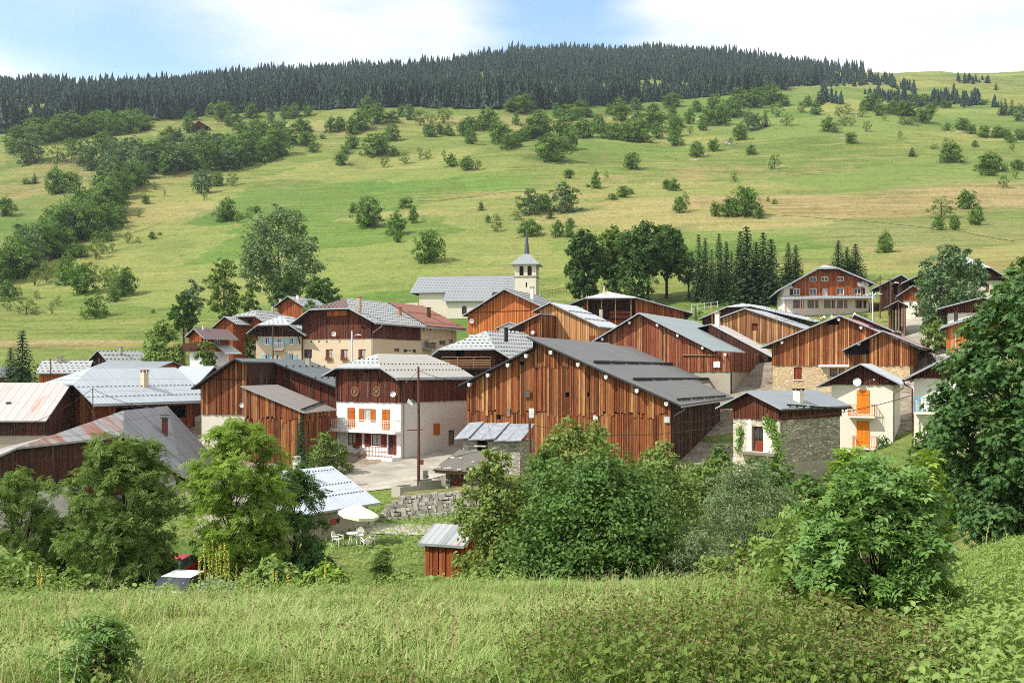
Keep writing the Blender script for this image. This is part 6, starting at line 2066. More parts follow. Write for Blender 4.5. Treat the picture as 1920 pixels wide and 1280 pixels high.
# parasol, table, chairs
g_ = ground(664, 62)
zg = g_.z
r = tag(empty('garden_parasol', (g_.x, 62, zg)), 'open cream parasol over the garden table beside the cottage', 'parasol')
mb = MB(); mb.tube([(0, 0, -.1), (0, 0, 2.45)], .025, 6); mb.build('pole', 'tin_white', r)
mb = MB()
tip = Vector((0, 0, 2.5))
rim = [Vector((1.25 * math.cos(t), 1.25 * math.sin(t), 1.98)) for t in (2 * math.pi * i / 8 for i in range(8))]
for i in range(8):
    a, b = rim[i], rim[(i + 1) % 8]
    mb.face([a, b, tip]); mb.face([a, b, b - Vector((0, 0, .18)), a - Vector((0, 0, .18))])
mb.build('canopy', 'canvas', r)
for i in range(8):
    mb = MB(); mb.tube([rim[i] - Vector((0, 0, .02)), Vector((0, 0, 2.4))], .012, 4); mb.build('rib', 'tin_white', r)
r.rotation_euler = (R(6), R(8), R(10))
t_ = tag(empty('garden_table', (g_.x, 62.05, zg)), 'round white plastic garden table under the parasol', 'table')
mb = MB()
mb.tube([(.0, .0, .70), (0, 0, .74)], .48, 16); mb.build('table_top', 'plastic', t_)
for a in range(4):
    c, s_ = math.cos(a * math.pi / 2 + .6), math.sin(a * math.pi / 2 + .6)
    mb = MB(); mb.tube([(.2 * c, .2 * s_, .7), (.42 * c, .42 * s_, 0)], .03, 5); mb.build('leg', 'plastic', t_)
cg = 'white garden chairs round the parasol table'
c0 = chair((g_.x - .95, 61.6, zg), R(70), 'white plastic garden chair left of the parasol table', cg)
for dx, dy, rz, lb in ((.2, 62.95, 0, 'white plastic garden chair behind the parasol table, seen from the front'), (1.05, 61.9, -80, 'white plastic garden chair right of the parasol table'), (.85, 60.9, -150, 'white plastic garden chair tipped forward nearest the grass')):
    c = copy_tree(c0); c.location = (g_.x + dx, dy, zg); c.rotation_euler = (0, 0, R(rz)); c['label'] = lb
c.rotation_euler = (R(-18), 0, R(-150))
lb_ = ['leftmost white chair under the chalet canopy', 'second white chair from the left under the chalet canopy', 'third white chair from the left under the chalet canopy', 'white chair below the middle of the chalet canopy', 'white chair right of centre under the chalet canopy', 'rightmost white chair under the chalet canopy']
for px, lb in zip((1501, 1509.5, 1516, 1543, 1562, 1600), lb_):
    g2 = ground(px, 153)
    c = copy_tree(c0); c.location = g2; c.rotation_euler = (0, 0, R(random.uniform(-60, 60))); c['label'] = lb; c['group'] = 'white chairs under the chalet canopy'

# flower boxes
def flowers(name, label, c, n, spread, mat='red', size=.05, rot=0, box=True):
    r = tag(empty(name, c, rot), label, 'flowers')
    if box:
        mb = MB(); mb.box(-spread, -.1, -.18, spread, .1, 0); mb.build('planter', 'rail_brown', r)
    mb, m2 = MB(), MB()
    for i in range(n):
        p = Vector((random.uniform(-spread, spread), random.uniform(-.15, .12), random.uniform(0, .3)))
        for k, (m_, s_) in enumerate(((mb, size), (m2, size * 1.2))):
            q = p + Vector((random.uniform(-.06, .06), random.uniform(-.04, .04), -.08 * k))
            a, b = Vector((random.gauss(0, 1), random.gauss(0, 1), random.gauss(0, 1))).normalized() * s_, Vector((random.gauss(0, 1), random.gauss(0, 1), random.gauss(0, 1))).normalized() * s_
            m_.face([q - a - b, q + a - b, q + a + b, q - a + b])
    mb.build('blossom', mat, r); m2.build('foliage', 'l_vine', r)
    return r
hp = lambda h_, x, y, z: h_.root.location + Matrix.Rotation(h_.root.rotation_euler.z, 3, 'Z') @ Vector((x, y, z))
flowers('geranium_box', 'red geraniums above the firewood in the open stone shelter', hp(SH_, SH_.w * .5, .3, SH_.lo + 1.75), 60, .7, rot=SH_.root.rotation_euler.z)
u, v = WB.pf(671, 835)
flowers('geranium_pot', 'red geraniums on the lower window sill of the balcony house', hp(WB, u, -.25, v), 40, .35, rot=WB.root.rotation_euler.z)
for i, px in enumerate((617, 646, 679)):
    u, v = BH.pf(px, 672.5)
    flowers('geranium_box', 'red geraniums below the %s front window of the beige house' % ('left', 'middle', 'right')[i], hp(BH, u, -.2, v), 26, .5, rot=BH.root.rotation_euler.z)

# car half hidden behind the meadow edge
def car(px, D, rz, paint, label):
    g_ = ground(px, D)
    r = tag(empty('parked_car', g_, R(rz)), label, 'car')
    mb = MB()
    prof = [(-2.0, .35), (-2.02, .72), (-1.45, .88), (-.75, .95), (-.25, 1.38), (.9, 1.44), (1.55, 1.1), (1.98, .98), (2.0, .38)]
    wds = [.72, .78, .80, .80, .64, .64, .76, .78, .74]
    L_ = [Vector((x, -w_, z)) for (x, z), w_ in zip(prof, wds)]; R_ = [Vector((x, w_, z)) for (x, z), w_ in zip(prof, wds)]
    for i in range(len(prof) - 1): mb.face([L_[i], L_[i + 1], R_[i + 1], R_[i]], 1 if i in (3, 5) else 0)
    mb.face([L_[-1], L_[0], R_[0], R_[-1]])
    for S_ in (L_, R_):
        mb.face([S_[0], S_[1], S_[2], S_[3], S_[6], S_[7], S_[8]]); mb.face([S_[3], S_[4], S_[5], S_[6]], 1)
    mb.build('body', [paint, 'glass'], r)
    for x in (-1.3, 1.28):
        for y in (-.72, .72):
            mb = MB(); mb.tube([(x, y - .1, .3), (x, y + .1, .3)], .31, 16); w_ = mb.build('wheel', 'rubber', r)
            mb = MB(); s_ = 1 if y > 0 else -1
            mb.tube([(x, y + s_ * .1, .3), (x, y + s_ * .115, .3)], .19, 12); mb.build('hub_cap', 'zinc', w_)
    for y in (-.55, .55):
        mb = MB(); mb.box(-2.04, y - .14, .6, -1.95, y + .14, .74); mb.build('headlight', 'tin_white', r)
        mb = MB(); mb.box(1.95, y - .14, .75, 2.02, y + .14, .9); mb.build('tail_light', 'redpaint', r)
car(335, 40.0, 78, 'carwhite', 'white car parked behind the meadow edge under the trees')
car(318, 46.0, 84, 'redpaint', 'red car parked behind the white car under the trees')
# fence posts
def fence(label, pts, n, hgt, mat='trim_light', name='pasture_fence', group=None):
    P_ = [ground(*p) for p in pts]
    r = tag(empty(name, P_[0]), label, 'fence', group)
    ps_ = [P_[0].lerp(P_[-1], i / n) for i in range(n + 1)]
    tops = []
    for p in ps_:
        z = float(zt(p.x, p.y)); q = Vector((p.x, p.y, z)) - P_[0]
        mb = MB(); mb.beam(q - Vector((0, 0, .4)), q + Vector((random.uniform(-.05, .05), 0, hgt)), .1, .1); mb.build('post', mat, r); tops.append(q + Vector((0, 0, hgt)))
    for k in (.35, .85):
        mb = MB()
        for a, b in zip(tops[:-1], tops[1:]): mb.beam(a - Vector((0, 0, hgt * (1 - k))), b - Vector((0, 0, hgt * (1 - k))), .05, .08)
        mb.build('rail', mat, r)
fence('weathered pasture fence on the slope right of the bell tower', [(1015, 212), (1062, 214)], 9, 1.3)
fence('white-posted fence on the lawn before the spruces', [(1296, 176), (1345, 177)], 4, 1.3, 'tin_white')
# ---------------------------------------------------------------- foliage
def unit(n):
    d = rng.normal(size=(n, 3))
    return d / np.linalg.norm(d, axis=1)[:, None]
LEAF = {
    'rhomb': (np.array([[0, 0, 0], [.32, .45, .07], [0, 1, 0], [-.32, .45, .07]]), [[0, 1, 2], [0, 2, 3]]),
    'oval': (np.array([[0, 0, 0], [.24, .25, .06], [.27, .6, .06], [0, 1, -.06], [-.27, .6, .06], [-.24, .25, .06], [0, .5, 0]]), [[0, 1, 6], [1, 2, 6], [2, 3, 6], [3, 4, 6], [4, 5, 6], [5, 0, 6]]),
    'lance': (np.array([[0, 0, 0], [.09, .4, .03], [0, 1, -.08], [-.09, .4, .03]]), [[0, 1, 2], [0, 2, 3]]),
    'palm': (np.array([[0, 0, 0], [.5, .08, .03], [.3, .3, 0], [.55, .62, .03], [.2, .6, 0], [0, 1, -.05], [-.2, .6, 0], [-.55, .62, .03], [-.3, .3, 0], [-.5, .08, .03], [0, .4, .04]]),
             [[0, 1, 10], [1, 2, 10], [2, 3, 10], [3, 4, 10], [4, 5, 10], [5, 6, 10], [6, 7, 10], [7, 8, 10], [8, 9, 10], [9, 0, 10]]),
}
def pinnate(pairs=4, w=.16, ln=.42):
    v, f = [], []
    def leaflet(x, y, a):
        k = len(v)
        c, s_ = math.cos(a), math.sin(a)
        for (px, py, pz) in ((0, 0, 0), (w * .5, ln * .45, .03), (0, ln, -.05), (-w * .5, ln * .45, .03)):
            v.append([x + px * c + py * s_, y - px * s_ + py * c, pz - .12 * (y ** 2)])
        f.extend([[k, k + 1, k + 2], [k, k + 2, k + 3]])
    for i in range(pairs):
        y = .22 + .6 * i / max(1, pairs - 1)
        leaflet(0, y, 1.05); leaflet(0, y, -1.05)
    leaflet(0, .85, 0)
    return np.array(v), f
LEAF['pinnate'] = pinnate()
LEAF['pinnate_big'] = pinnate(3, .26, .5)
def leaves(c, n, size, shape, roll=None, hang=0.25):
    """c: positions, n: facing normals; returns vertices, triangles, per-face tone"""
    T, tri = LEAF[shape]
    T = np.asarray(T, float); tri = np.asarray(tri)
    N = len(c)
    a = rng.normal(size=(N, 3)); a[:, 2] -= hang * 2
    a = a - n * np.sum(a * n, 1)[:, None]
    a /= np.linalg.norm(a, axis=1)[:, None] + 1e-9
    b = np.cross(a, n)
    s = (size * rng.uniform(.7, 1.25, N))[:, None, None]
    v = c[:, None, :] + s * (T[None, :, 0, None] * b[:, None, :] + T[None, :, 1, None] * a[:, None, :] + T[None, :, 2, None] * n[:, None, :])
    f = (np.arange(N) * len(T))[:, None, None] + tri[None]
    r = np.repeat(rng.uniform(0, 1, N), len(tri))
    return v.reshape(-1, 3), f.reshape(-1, 3), r
def limb_tubes(paths, sides=5):
    V, Fc, k = [], [], 0
    for pts, rad in paths:
        pts = np.asarray(pts, float)
        for i, p in enumerate(pts):
            d = pts[min(i + 1, len(pts) - 1)] - pts[max(i - 1, 0)]
            d = d / (np.linalg.norm(d) + 1e-9)
            a = np.cross(d, [0, 0, 1.0]); la = np.linalg.norm(a)
            a = np.array([1.0, 0, 0]) if la < .05 else a / la
            b = np.cross(a, d)
            t = np.arange(sides) * 2 * math.pi / sides
            V.append(p + (np.cos(t)[:, None] * a + np.sin(t)[:, None] * b) * rad[i])
        for i in range(len(pts) - 1):
            for j in range(sides):
                q = [k + i * sides + j, k + i * sides + (j + 1) % sides, k + (i + 1) * sides + (j + 1) % sides, k + (i + 1) * sides + j]
                Fc += [[q[0], q[1], q[2]], [q[0], q[2], q[3]]]
        k += len(pts) * sides
    return np.concatenate(V), np.array(Fc)
def crown_geo(H, R0, zb, n_lobes, n_leaf, leaf, shape, form='round', fill=.55, up=.5, flat=.85, lobe_r=.4):
    """leaf clumps in lobes around a trunk of height H; crown from zb to H with half width R0"""
    lob = []
    for i in range(n_lobes):
        t = (i + .5) / n_lobes
        t = min(.97, max(.03, t + rng.uniform(-.06, .06)))
        if form == 'round': e = math.sin(math.pi * min(1, t * .86 + .1)) ** .6
        elif form == 'cone': e = max(.12, (1 - t) ** .8) * min(1, t * 6 + .5)
        elif form == 'dome': e = math.sqrt(max(.04, 1 - (t * .97) ** 2.2))
        elif form == 'column': e = math.sin(math.pi * min(1, t * .9 + .07)) ** .45
        else: e = .25 + .75 * math.sin(math.pi * min(1, t * .8 + .15))
        an = i * 2.399 + rng.uniform(-.4, .4)
        lr = R0 * lobe_r * rng.uniform(.75, 1.25) * (0.55 + .45 * e)
        rr = max(0, R0 * e - lr * .75) * rng.uniform(.75, 1.08)
        lob.append((np.array([math.cos(an) * rr, math.sin(an) * rr, zb + t * (H - zb - lr * .5)]), lr))
    C, Nn = [], []
    w = np.array([l[1] ** 2 for l in lob]); w /= w.sum()
    for (c, lr), k in zip(lob, (w * n_leaf).astype(int)):
        k = max(k, 6)
        d = unit(k)
        sub = unit(max(5, k // 26)) * rng.uniform(.55, 1.0, (max(5, k // 26), 1))
        ix = rng.integers(0, len(sub), k)
        q = sub[ix] + d * rng.uniform(.05, .42, (k, 1))
        q[:, 2] *= flat
        p = c + q * lr
        o = q / (np.linalg.norm(q, axis=1)[:, None] + 1e-9)
        nn = o * fill + unit(k) * .55 + np.array([0, 0, up])
        C.append(p); Nn.append(nn / np.linalg.norm(nn, axis=1)[:, None])
    C, Nn = np.concatenate(C), np.concatenate(Nn)
    return lob, C, Nn
def tree_paths(H, zb, lob, tr, lean=0.0, stems=1):
    paths = []
    for s_ in range(stems):
        an = s_ * 2.1 + .5
        off = 0 if stems == 1 else .16 * H
        top = np.array([lean * H + off * math.cos(an), off * math.sin(an), H * .93])
        mid = np.array([lean * H * .4 + off * .4 * math.cos(an), off * .4 * math.sin(an), H * .45])
        paths.append(([[0, 0, -.4], mid * .5, mid, top], [tr, tr * .85, tr * .62, tr * .12]))
    for c, lr in lob:
        zs_ = max(zb * .55, c[2] - np.hypot(c[0], c[1]) * .9 - .1 * H)
        zs_ = min(zs_, H * .85)
        base = np.array([lean * zs_, 0, zs_])
        m_ = (base + c) / 2 + np.array([0, 0, -.05 * H * 0 + .04 * H])
        r_ = tr * .34 * (1 - zs_ / H * .6)
        paths.append(([base, m_, c], [r_, r_ * .7, r_ * .25]))
        for k in range(2):
            e = c + unit(1)[0] * lr * .8
            paths.append(([(base + c) / 2, e], [r_ * .45, r_ * .12]))
    return paths
R0_STEM = .5
def bake_tree(name, H, R0, zb, n_lobes, n_leaf, leaf, shape, lmat, bmat, form='round', sides=4, **kw):
    """one mesh with crown and trunk for trees too small to show parts"""
    lob, C, Nn = crown_geo(H, R0, zb, n_lobes, n_leaf, leaf, shape, form, **kw)
    v1, f1, r1 = leaves(C, Nn, leaf, shape)
    v2, f2 = limb_tubes(tree_paths(H, zb, lob, H * .022), sides)
    return np_mesh(name, np.concatenate([v1, v2]), np.concatenate([f1, f2 + len(v1)]), [lmat, bmat],
                   np.concatenate([r1, np.full(len(f2), .5)]), np.concatenate([np.zeros(len(f1)), np.ones(len(f2))]))
def big_tree(name, label, px, D, row_top, px_l, px_r, row_bot, n_lobes, n_leaf, leaf, shape, lmat, bmat='bark', form='round', cat='tree', stems=1, tr=None, group=None, base=None, **kw):
    """a tree with crown and trunk of its own, sized from its outline in the photograph"""
    g_ = ground(px, D)
    z0 = g_.z if base is None else base
    H = (HZ - row_top) / F * D - z0
    zb = max(.05, (HZ - row_bot) / F * D - z0)
    R0 = (px_r - px_l) / 2 / F * D
    r = tag(empty(name, (g_.x, D, z0)), label, cat, group)
    lob, C, Nn = crown_geo(H, R0, zb, n_lobes, n_leaf, leaf, shape, form, **kw)
    sh = ((px_l + px_r) / 2 - px) / F * D
    t = np.clip((C[:, 2:3] - zb) / max(.1, H - zb), 0, 1) ** .6 * 1.0
    C = C + np.concatenate([sh * np.ones_like(t), 0 * t, 0 * t], 1)
    lob = [(c + np.array([sh, 0, 0]), lr) for c, lr in lob]
    v, f, rr = leaves(C, Nn, leaf, shape)
    link('crown', np_mesh('crown', v, f, lmat, rr), r)
    v, f = limb_tubes(tree_paths(H, zb, lob, tr or max(.05, H * .016), stems=stems), 6)
    link('trunk', np_mesh('trunk', v, f, bmat, np.full(len(f), .5), None, True), r)
    return r
def conifer_geo(H, R0, tiers=18, per=9, zb=.06, seg=6, leaf=.5, droop=.28):
    C, Nn, S = [], [], []
    for i in range(tiers):
        t = (i + .3) / tiers
        z = H * (zb + (1 - zb) * t)
        ln = R0 * (1 - t) ** .85 * rng.uniform(.85, 1.1) + .02 * H
        k = max(4, int(per * (1 - t * .6)))
        for j in range(k):
            an = j * 2 * math.pi / k + i * 1.3 + rng.uniform(-.25, .25)
            l2 = ln * rng.uniform(.75, 1.12)
            for q in range(seg):
                u_ = (q + .6) / seg
                for s_ in (-1, 1):
                    w_ = (.18 * (1 - u_) + .04) * l2 * s_ * rng.uniform(.5, 1.3)
                    C.append([math.cos(an) * l2 * u_ - math.sin(an) * w_, math.sin(an) * l2 * u_ + math.cos(an) * w_, z - droop * l2 * u_ ** 1.3 + rng.uniform(-.02, .02) * H * .3])
                    Nn.append([math.cos(an) * .5 + rng.normal() * .35, math.sin(an) * .5 + rng.normal() * .35, .9])
                    S.append(leaf * (1 - .55 * t))
    C, Nn = np.array(C), np.array(Nn)
    return C, Nn / np.linalg.norm(Nn, axis=1)[:, None], np.array(S)
def bake_conifer(name, H, R0, lmat='l_spruce', **kw):
    C, Nn, S = conifer_geo(H, R0, **kw)
    v1, f1, r1 = leaves(C, Nn, S, 'rhomb', hang=.5)
    v2, f2 = limb_tubes([([[0, 0, -.5], [0, 0, H * .5], [0, 0, H * .99]], [H * .016, H * .01, H * .002])], 5)
    return np_mesh(name, np.concatenate([v1, v2]), np.concatenate([f1, f2 + len(v1)]), [lmat, 'bark'], np.concatenate([r1, np.full(len(f2), .5)]),
                   np.concatenate([np.zeros(len(f1)), np.ones(len(f2))]))

# ---- the spruce forest along the crest: one mass
def forest():
    n = 22000
    px = rng.uniform(-420, 1640, n * 3)
    edge = np.interp(px, [-420, 0, 100, 200, 300, 420, 560, 650, 750, 850, 1000, 1100, 1250, 1400, 1490, 1560, 1640], [262, 252, 243, 228, 226, 214, 209, 205, 201, 205, 206, 201, 190, 176, 163, 158, 152])
    e = np.linspace(-420, 1640, 90)
    De = np.array([hit(p, float(np.interp(p, [-420, 0, 100, 200, 300, 420, 560, 650, 750, 850, 1000, 1100, 1250, 1400, 1490, 1560, 1640], [262, 252, 243, 228, 226, 214, 209, 205, 201, 205, 206, 201, 190, 176, 163, 158, 152])), 350) for p in e])
    d0 = np.interp(px, e, De)
    D = d0 + (1345 - d0) * np.sqrt(rng.uniform(0, 1, len(px)))
    D = np.where(rng.uniform(0, 1, len(px)) < .12, d0 + rng.uniform(0, 14, len(px)), D)
    D = D + 0
    x = (px - CX) / F * D
    ok = (fnoise(x / 40, D / 40, 51, 3) > -.30)
    px, D, x = px[ok][:n], D[ok][:n], x[ok][:n]
    thin = (px > 1440) & (rng.uniform(0, 1, len(px)) < ((px - 1440) / 200) ** .7)
    px, D, x = px[~thin], D[~thin], x[~thin]
    # sparse belt of spruces on the upper right pasture
    m = 900
    p2 = rng.uniform(1540, 1900, m); r2 = rng.uniform(150, 202, m)
    keep = (fnoise(p2 / 55, r2 / 14, 61, 3) > -.10 + (p2 - 1540) / 1500) & (r2 < 206 - 0 * p2)
    p2, r2 = p2[keep], r2[keep]
    d2 = np.array([hit(a, b, 400) for a, b in zip(p2, r2)])
    x = np.concatenate([x, (p2 - CX) / F * d2]); D = np.concatenate([D, d2])
    small = np.concatenate([np.ones(len(px)), np.full(len(p2), .5)])
    z = zt(x, D)
    N = len(x)
    H = rng.uniform(9, 20, N) * np.clip(1 + 1.5 * fnoise(x / 30, D / 30, 151, 3), .55, 1.5) * small * np.clip(1.0 - (D - 700) / 2600, .75, 1)
    Rr = H * rng.uniform(.12, .19, N) * np.where(small < 1, 1.7, 1)
    tiers, sd = 6, 8
    V, Fc, rn = [], [], []
    base = np.arange(N)
    tone = np.clip(rng.uniform(0, .6, N) + .25 + .9 * fnoise(x / 60, D / 45, 161, 3), 0, 1)
    k = 0
    for t in range(tiers):
        z0 = z + H * (.01 + .155 * t)
        z1 = z + H * min(1.0, .01 + .155 * t + .33)
        rad = Rr * (1.08 - .155 * t)
        th = rng.uniform(0, 6.28, N)
        ring = []
        for j in range(sd):
            a = th + j * 2 * math.pi / sd
            q = rad * rng.uniform(.7, 1.2, N) * (1.15 if j % 2 else .45)
            ring.append(np.stack([x + np.cos(a) * q, D + np.sin(a) * q, z0 + H * (rng.uniform(-.05, .03, N) + (0 if j % 2 else .06))], -1))
        apex = np.stack([x + rng.normal(0, .1, N), D, z1], -1)
        vv = np.stack(ring + [apex], 1).reshape(-1, 3)
        b = k + base * (sd + 1)
        for j in range(sd):
            Fc.append(np.stack([b + j, b + (j + 1) % sd, b + sd], -1)); rn.append(tone * .8 + rng.uniform(0, .2, N))
        V.append(vv)
        k += N * (sd + 1)
    me = np_mesh('spruce_forest', np.concatenate(V), np.concatenate(Fc), 'l_forest', np.concatenate(rn))
    tag(link('spruce_forest', me), 'dense dark spruce forest covering the crest of the mountain', kind='stuff')
forest()
# ---- scattered trees on the slopes, each a thing of its own
PR = {'o': [], 'l': [], 'a': [], 'c': [], 'b': []}
for i in range(6): PR['o'].append(bake_tree('orchard_tree', 1.0, .5, .06, 22, 3000, .062, 'rhomb', 'l_field', 'bark', ['round', 'dome', 'round', 'wide', 'round', 'dome'][i], lobe_r=.54, fill=.8, up=.4))
for i in range(4): PR['l'].append(bake_tree('light_tree', 1.0, .48, .18, 14, 1100, .062, 'rhomb', 'l_field2', 'bark', ['wide', 'round', 'dome', 'round'][i], lobe_r=.42))
for i in range(4): PR['a'].append(bake_tree('alder_tree', 1.0, .44, .02, 20, 2400, .06, 'rhomb', 'l_alder', 'bark_grey', 'column', lobe_r=.5, fill=.7))
for i in range(3): PR['c'].append(bake_conifer('spruce_tree', 1.0, .30, tiers=14, per=9, seg=4, leaf=.085))
for i in range(3): PR['b'].append(bake_tree('bush', 1.0, .62, .0, 14, 1500, .085, 'rhomb', 'l_field', 'bark', 'dome', lobe_r=.55))
NAME = {'o': ('orchard_tree', 'tree'), 'l': ('young_tree', 'tree'), 'a': ('alder_tree', 'tree'), 'c': ('spruce_tree', 'tree'), 'b': ('bush', 'bush')}
KIND = {'o': 'round green tree', 'l': 'thin pale tree', 'a': 'tall grey-green tree', 'c': 'dark conical spruce', 'b': 'low round bush'}
SLOPE = []
def place(kind, px, row, w, h_, label=None, group=None, d0=150, D=None):
    SLOPE.append((kind, px, row, w, h_, label, group, d0, D))
def crop_list(ox, oy, sc, items):
    for it in items:
        x, y, w, h_ = it[:4]
        k = it[4] if len(it) > 4 else 'o'
        place(k, ox + x / sc, oy + y / sc, w / sc, h_ / sc)
crop_list(0, 0, 2, [(215,615,70,75,'l'),(115,615,100,100,'a'),(50,575,50,50),(265,565,45,45),(150,525,110,75),(210,520,70,75),(275,520,110,85),(355,490,60,60),(395,490,90,72),(465,475,60,55),(515,475,60,60),(432,510,30,35),(705,500,40,60),(720,450,40,35),(795,440,50,50,'l'),(840,455,70,70),(890,450,30,60,'c'),(945,445,50,50),(860,475,35,40),(900,500,50,50),(960,500,60,50),(1015,465,30,50,'a'),(985,510,45,50),(1025,515,40,50),(1055,515,50,60),(1080,545,65,60),(1130,500,70,50),(1150,550,65,55),(1070,445,40,45),(1105,445,50,50),(1155,440,30,40),(1240,500,45,55),(1275,490,40,50),(1320,505,45,55),(1350,490,80,65),(1375,430,60,60),(1415,465,70,65),(1470,460,50,40),(1320,560,50,50),(1415,585,100,80),(1470,530,55,60),(1505,440,30,40),(1535,450,40,55,'a'),(1575,470,70,60,'l'),(1620,465,40,35,'l'),(1665,465,70,60,'l'),(1600,505,30,35),(1615,515,40,45),(1650,505,35,40),(1680,510,40,40),(1740,510,55,60),(1765,490,50,50),(1765,540,45,55),(1830,490,90,75),(1875,540,80,80),(1905,560,50,55),(1910,420,40,35),
 (310,615,80,80,'a'),(350,640,90,90,'a'),(390,560,80,60),(450,640,100,100,'a'),(420,590,80,70,'a'),(500,600,90,80,'a'),(520,650,110,100,'a'),(580,640,110,100),(620,600,100,80,'a'),(650,640,100,90,'a'),(700,620,70,70,'a'),(640,530,70,50),(675,530,50,50,'c'),(770,640,100,100),(820,600,100,90,'a'),(850,640,90,80,'a'),(890,630,100,100),(930,600,90,80,'a'),(985,605,70,70),(760,530,50,40),(1175,570,50,35,'b'),(1280,620,50,45),(1295,580,50,35,'b'),(1210,522,30,20,'b'),(1440,630,40,45,'l'),(1515,615,45,50,'l'),(1575,600,30,50,'l'),(1605,600,30,40,'l'),(1690,625,45,45),(1750,640,50,50),(1790,640,40,40,'l'),(1475,585,50,35,'b'),(1665,600,20,40,'l')])
crop_list(960, 0, 2, [(35,425,90,65),(15,470,25,45),(10,555,50,55),(40,530,50,45),(85,520,100,75),(105,515,100,85),(165,440,30,50,'a'),(205,455,90,55),(195,510,70,70),(270,520,80,70),(260,440,60,60),(285,440,40,30),(150,605,125,95),(215,565,60,80),(325,500,50,70),(355,520,50,55),(385,525,60,60),(365,430,40,35),(410,455,80,60),(405,410,50,40),(465,415,40,45,'a'),(470,470,40,50,'a'),(430,530,70,70),(480,535,80,75),(530,490,110,70),(540,520,40,55),(530,420,40,30),(600,405,70,50),(600,450,40,50),(605,510,60,70),(625,480,40,40),(610,545,55,50),(450,635,55,60),(665,465,40,55),(670,505,25,35,'l'),(690,420,40,40),(715,490,35,30),(735,470,60,60),(780,465,80,70),(830,440,80,70),(760,420,60,60),(850,400,90,60),(910,405,80,60),(970,395,90,70),(1020,400,40,40),(990,440,60,55,'l'),(1030,475,50,50,'l'),(905,490,60,60,'a'),(950,478,40,65,'c'),(890,460,40,40),(855,525,50,60),(820,540,25,25,'l'),(690,590,50,55),(715,580,25,30,'l'),(755,570,40,45),(895,580,35,35),(985,635,50,60,'l'),(1085,425,40,45,'l'),(1140,430,45,40),(1110,400,40,35),(1150,395,40,50,'c'),(1185,495,50,55),(1215,500,40,40,'l'),(1225,440,40,45,'l'),(1260,430,40,40,'l'),(1250,475,30,40,'l'),(1275,475,30,45,'l'),(1330,495,35,45,'l'),(1315,440,40,40,'l'),(1270,540,40,40),(1235,470,30,30,'l'),(1350,415,85,55),(1375,435,35,40),(1395,455,20,25,'l'),(1430,430,70,45),(1480,435,90,50),(1470,470,50,30,'l'),(1500,470,50,30,'l'),(1545,465,55,55),(1455,523,20,35,'l'),(1505,395,40,40),(1545,395,40,40),(1570,430,40,40),(1590,400,20,25),(1620,405,25,25),(1640,405,20,20),(1445,385,30,25),(1500,588,40,35,'c'),(1625,555,30,40,'l'),(1645,610,80,70),(1585,560,30,20,'l'),(1735,553,22,25),(1690,490,50,45),(1720,500,40,30),(1770,515,45,40),(1820,520,45,40),(1850,520,35,35),(1865,535,40,35),(1905,525,40,40),(1875,570,25,40,'l'),(1905,455,40,60,'a'),(1630,490,40,30,'b'),(1835,435,35,60,'c'),(1850,432,35,58,'c'),(1875,432,35,60,'c'),(1815,340,20,30,'c'),(1770,395,40,20,'b'),(1790,640,100,60),(1900,640,50,40)])
crop_list(0, 320, 3, [(195,75,50,60,'c'),(145,75,50,35,'b'),(315,130,110,140),(400,125,110,110),(290,140,60,60,'l'),(30,255,90,100),(90,225,25,25,'b'),(600,120,140,90),(640,170,80,150,'a'),(560,220,200,110),(480,230,80,80,'l'),(640,220,60,60),(670,300,80,80),(590,330,180,140),(490,390,160,200),(400,400,120,180,'a'),(330,420,100,180),(380,440,90,110),(600,400,60,70),(550,400,80,60,'l'),(145,440,110,130),(230,480,90,170,'a'),(300,460,80,150,'a'),(100,610,190,200),(195,650,70,100,'l'),(260,630,90,120,'l'),(310,610,60,100,'l'),(330,490,120,70),(380,640,110,160),(440,490,100,80),(540,500,100,120,'l'),(470,695,150,170),(630,455,40,50,'l'),(580,470,60,90,'l'),(720,410,50,70,'l'),(775,410,30,40,'l'),(855,385,40,40),(900,365,25,20,'b'),(820,190,45,50),(780,265,30,45,'l'),(925,145,20,40,'l'),(868,110,30,50,'l'),(590,670,90,130,'l'),(640,650,120,120,'l'),(695,705,140,150),(540,825,180,130,'b'),(640,740,60,80),(150,810,130,90,'l'),(40,790,60,80,'l'),(100,720,60,70,'l'),(30,730,100,110),(205,725,40,50,'l'),(290,810,35,75,'l'),(325,765,40,65,'l'),(1150,165,35,60,'l'),(1135,130,100,140,'a'),(1220,90,70,80),(1305,90,70,90,'l'),(1280,280,130,110),(1335,300,40,80,'l'),(1405,280,50,80,'l'),(1445,240,40,40),(860,800,30,25,'b')])
crop_list(640, 320, 3, [(150,320,150,160),(65,240,40,50),(315,405,45,60),(315,360,100,120),(405,297,50,90),(360,210,90,65,'b'),(490,515,160,170),(785,228,35,45),(825,295,30,40),(875,345,80,60,'l'),(870,280,50,40,'l'),(1060,250,120,130,'a'),(1140,230,80,90),(1260,235,140,150,'a'),(985,280,60,60,'l'),(1175,270,55,60,'c'),(1060,370,120,90),(1215,375,70,90),(1285,320,50,50),(1285,375,60,60),(1280,45,60,50),(1430,105,50,95),(1490,50,30,50,'l'),(1525,165,60,40,'b'),(1585,150,70,60),(1630,135,40,40,'b'),(1830,105,50,50),(1870,115,60,65),(1900,240,60,90),(1390,95,30,15,'b')])
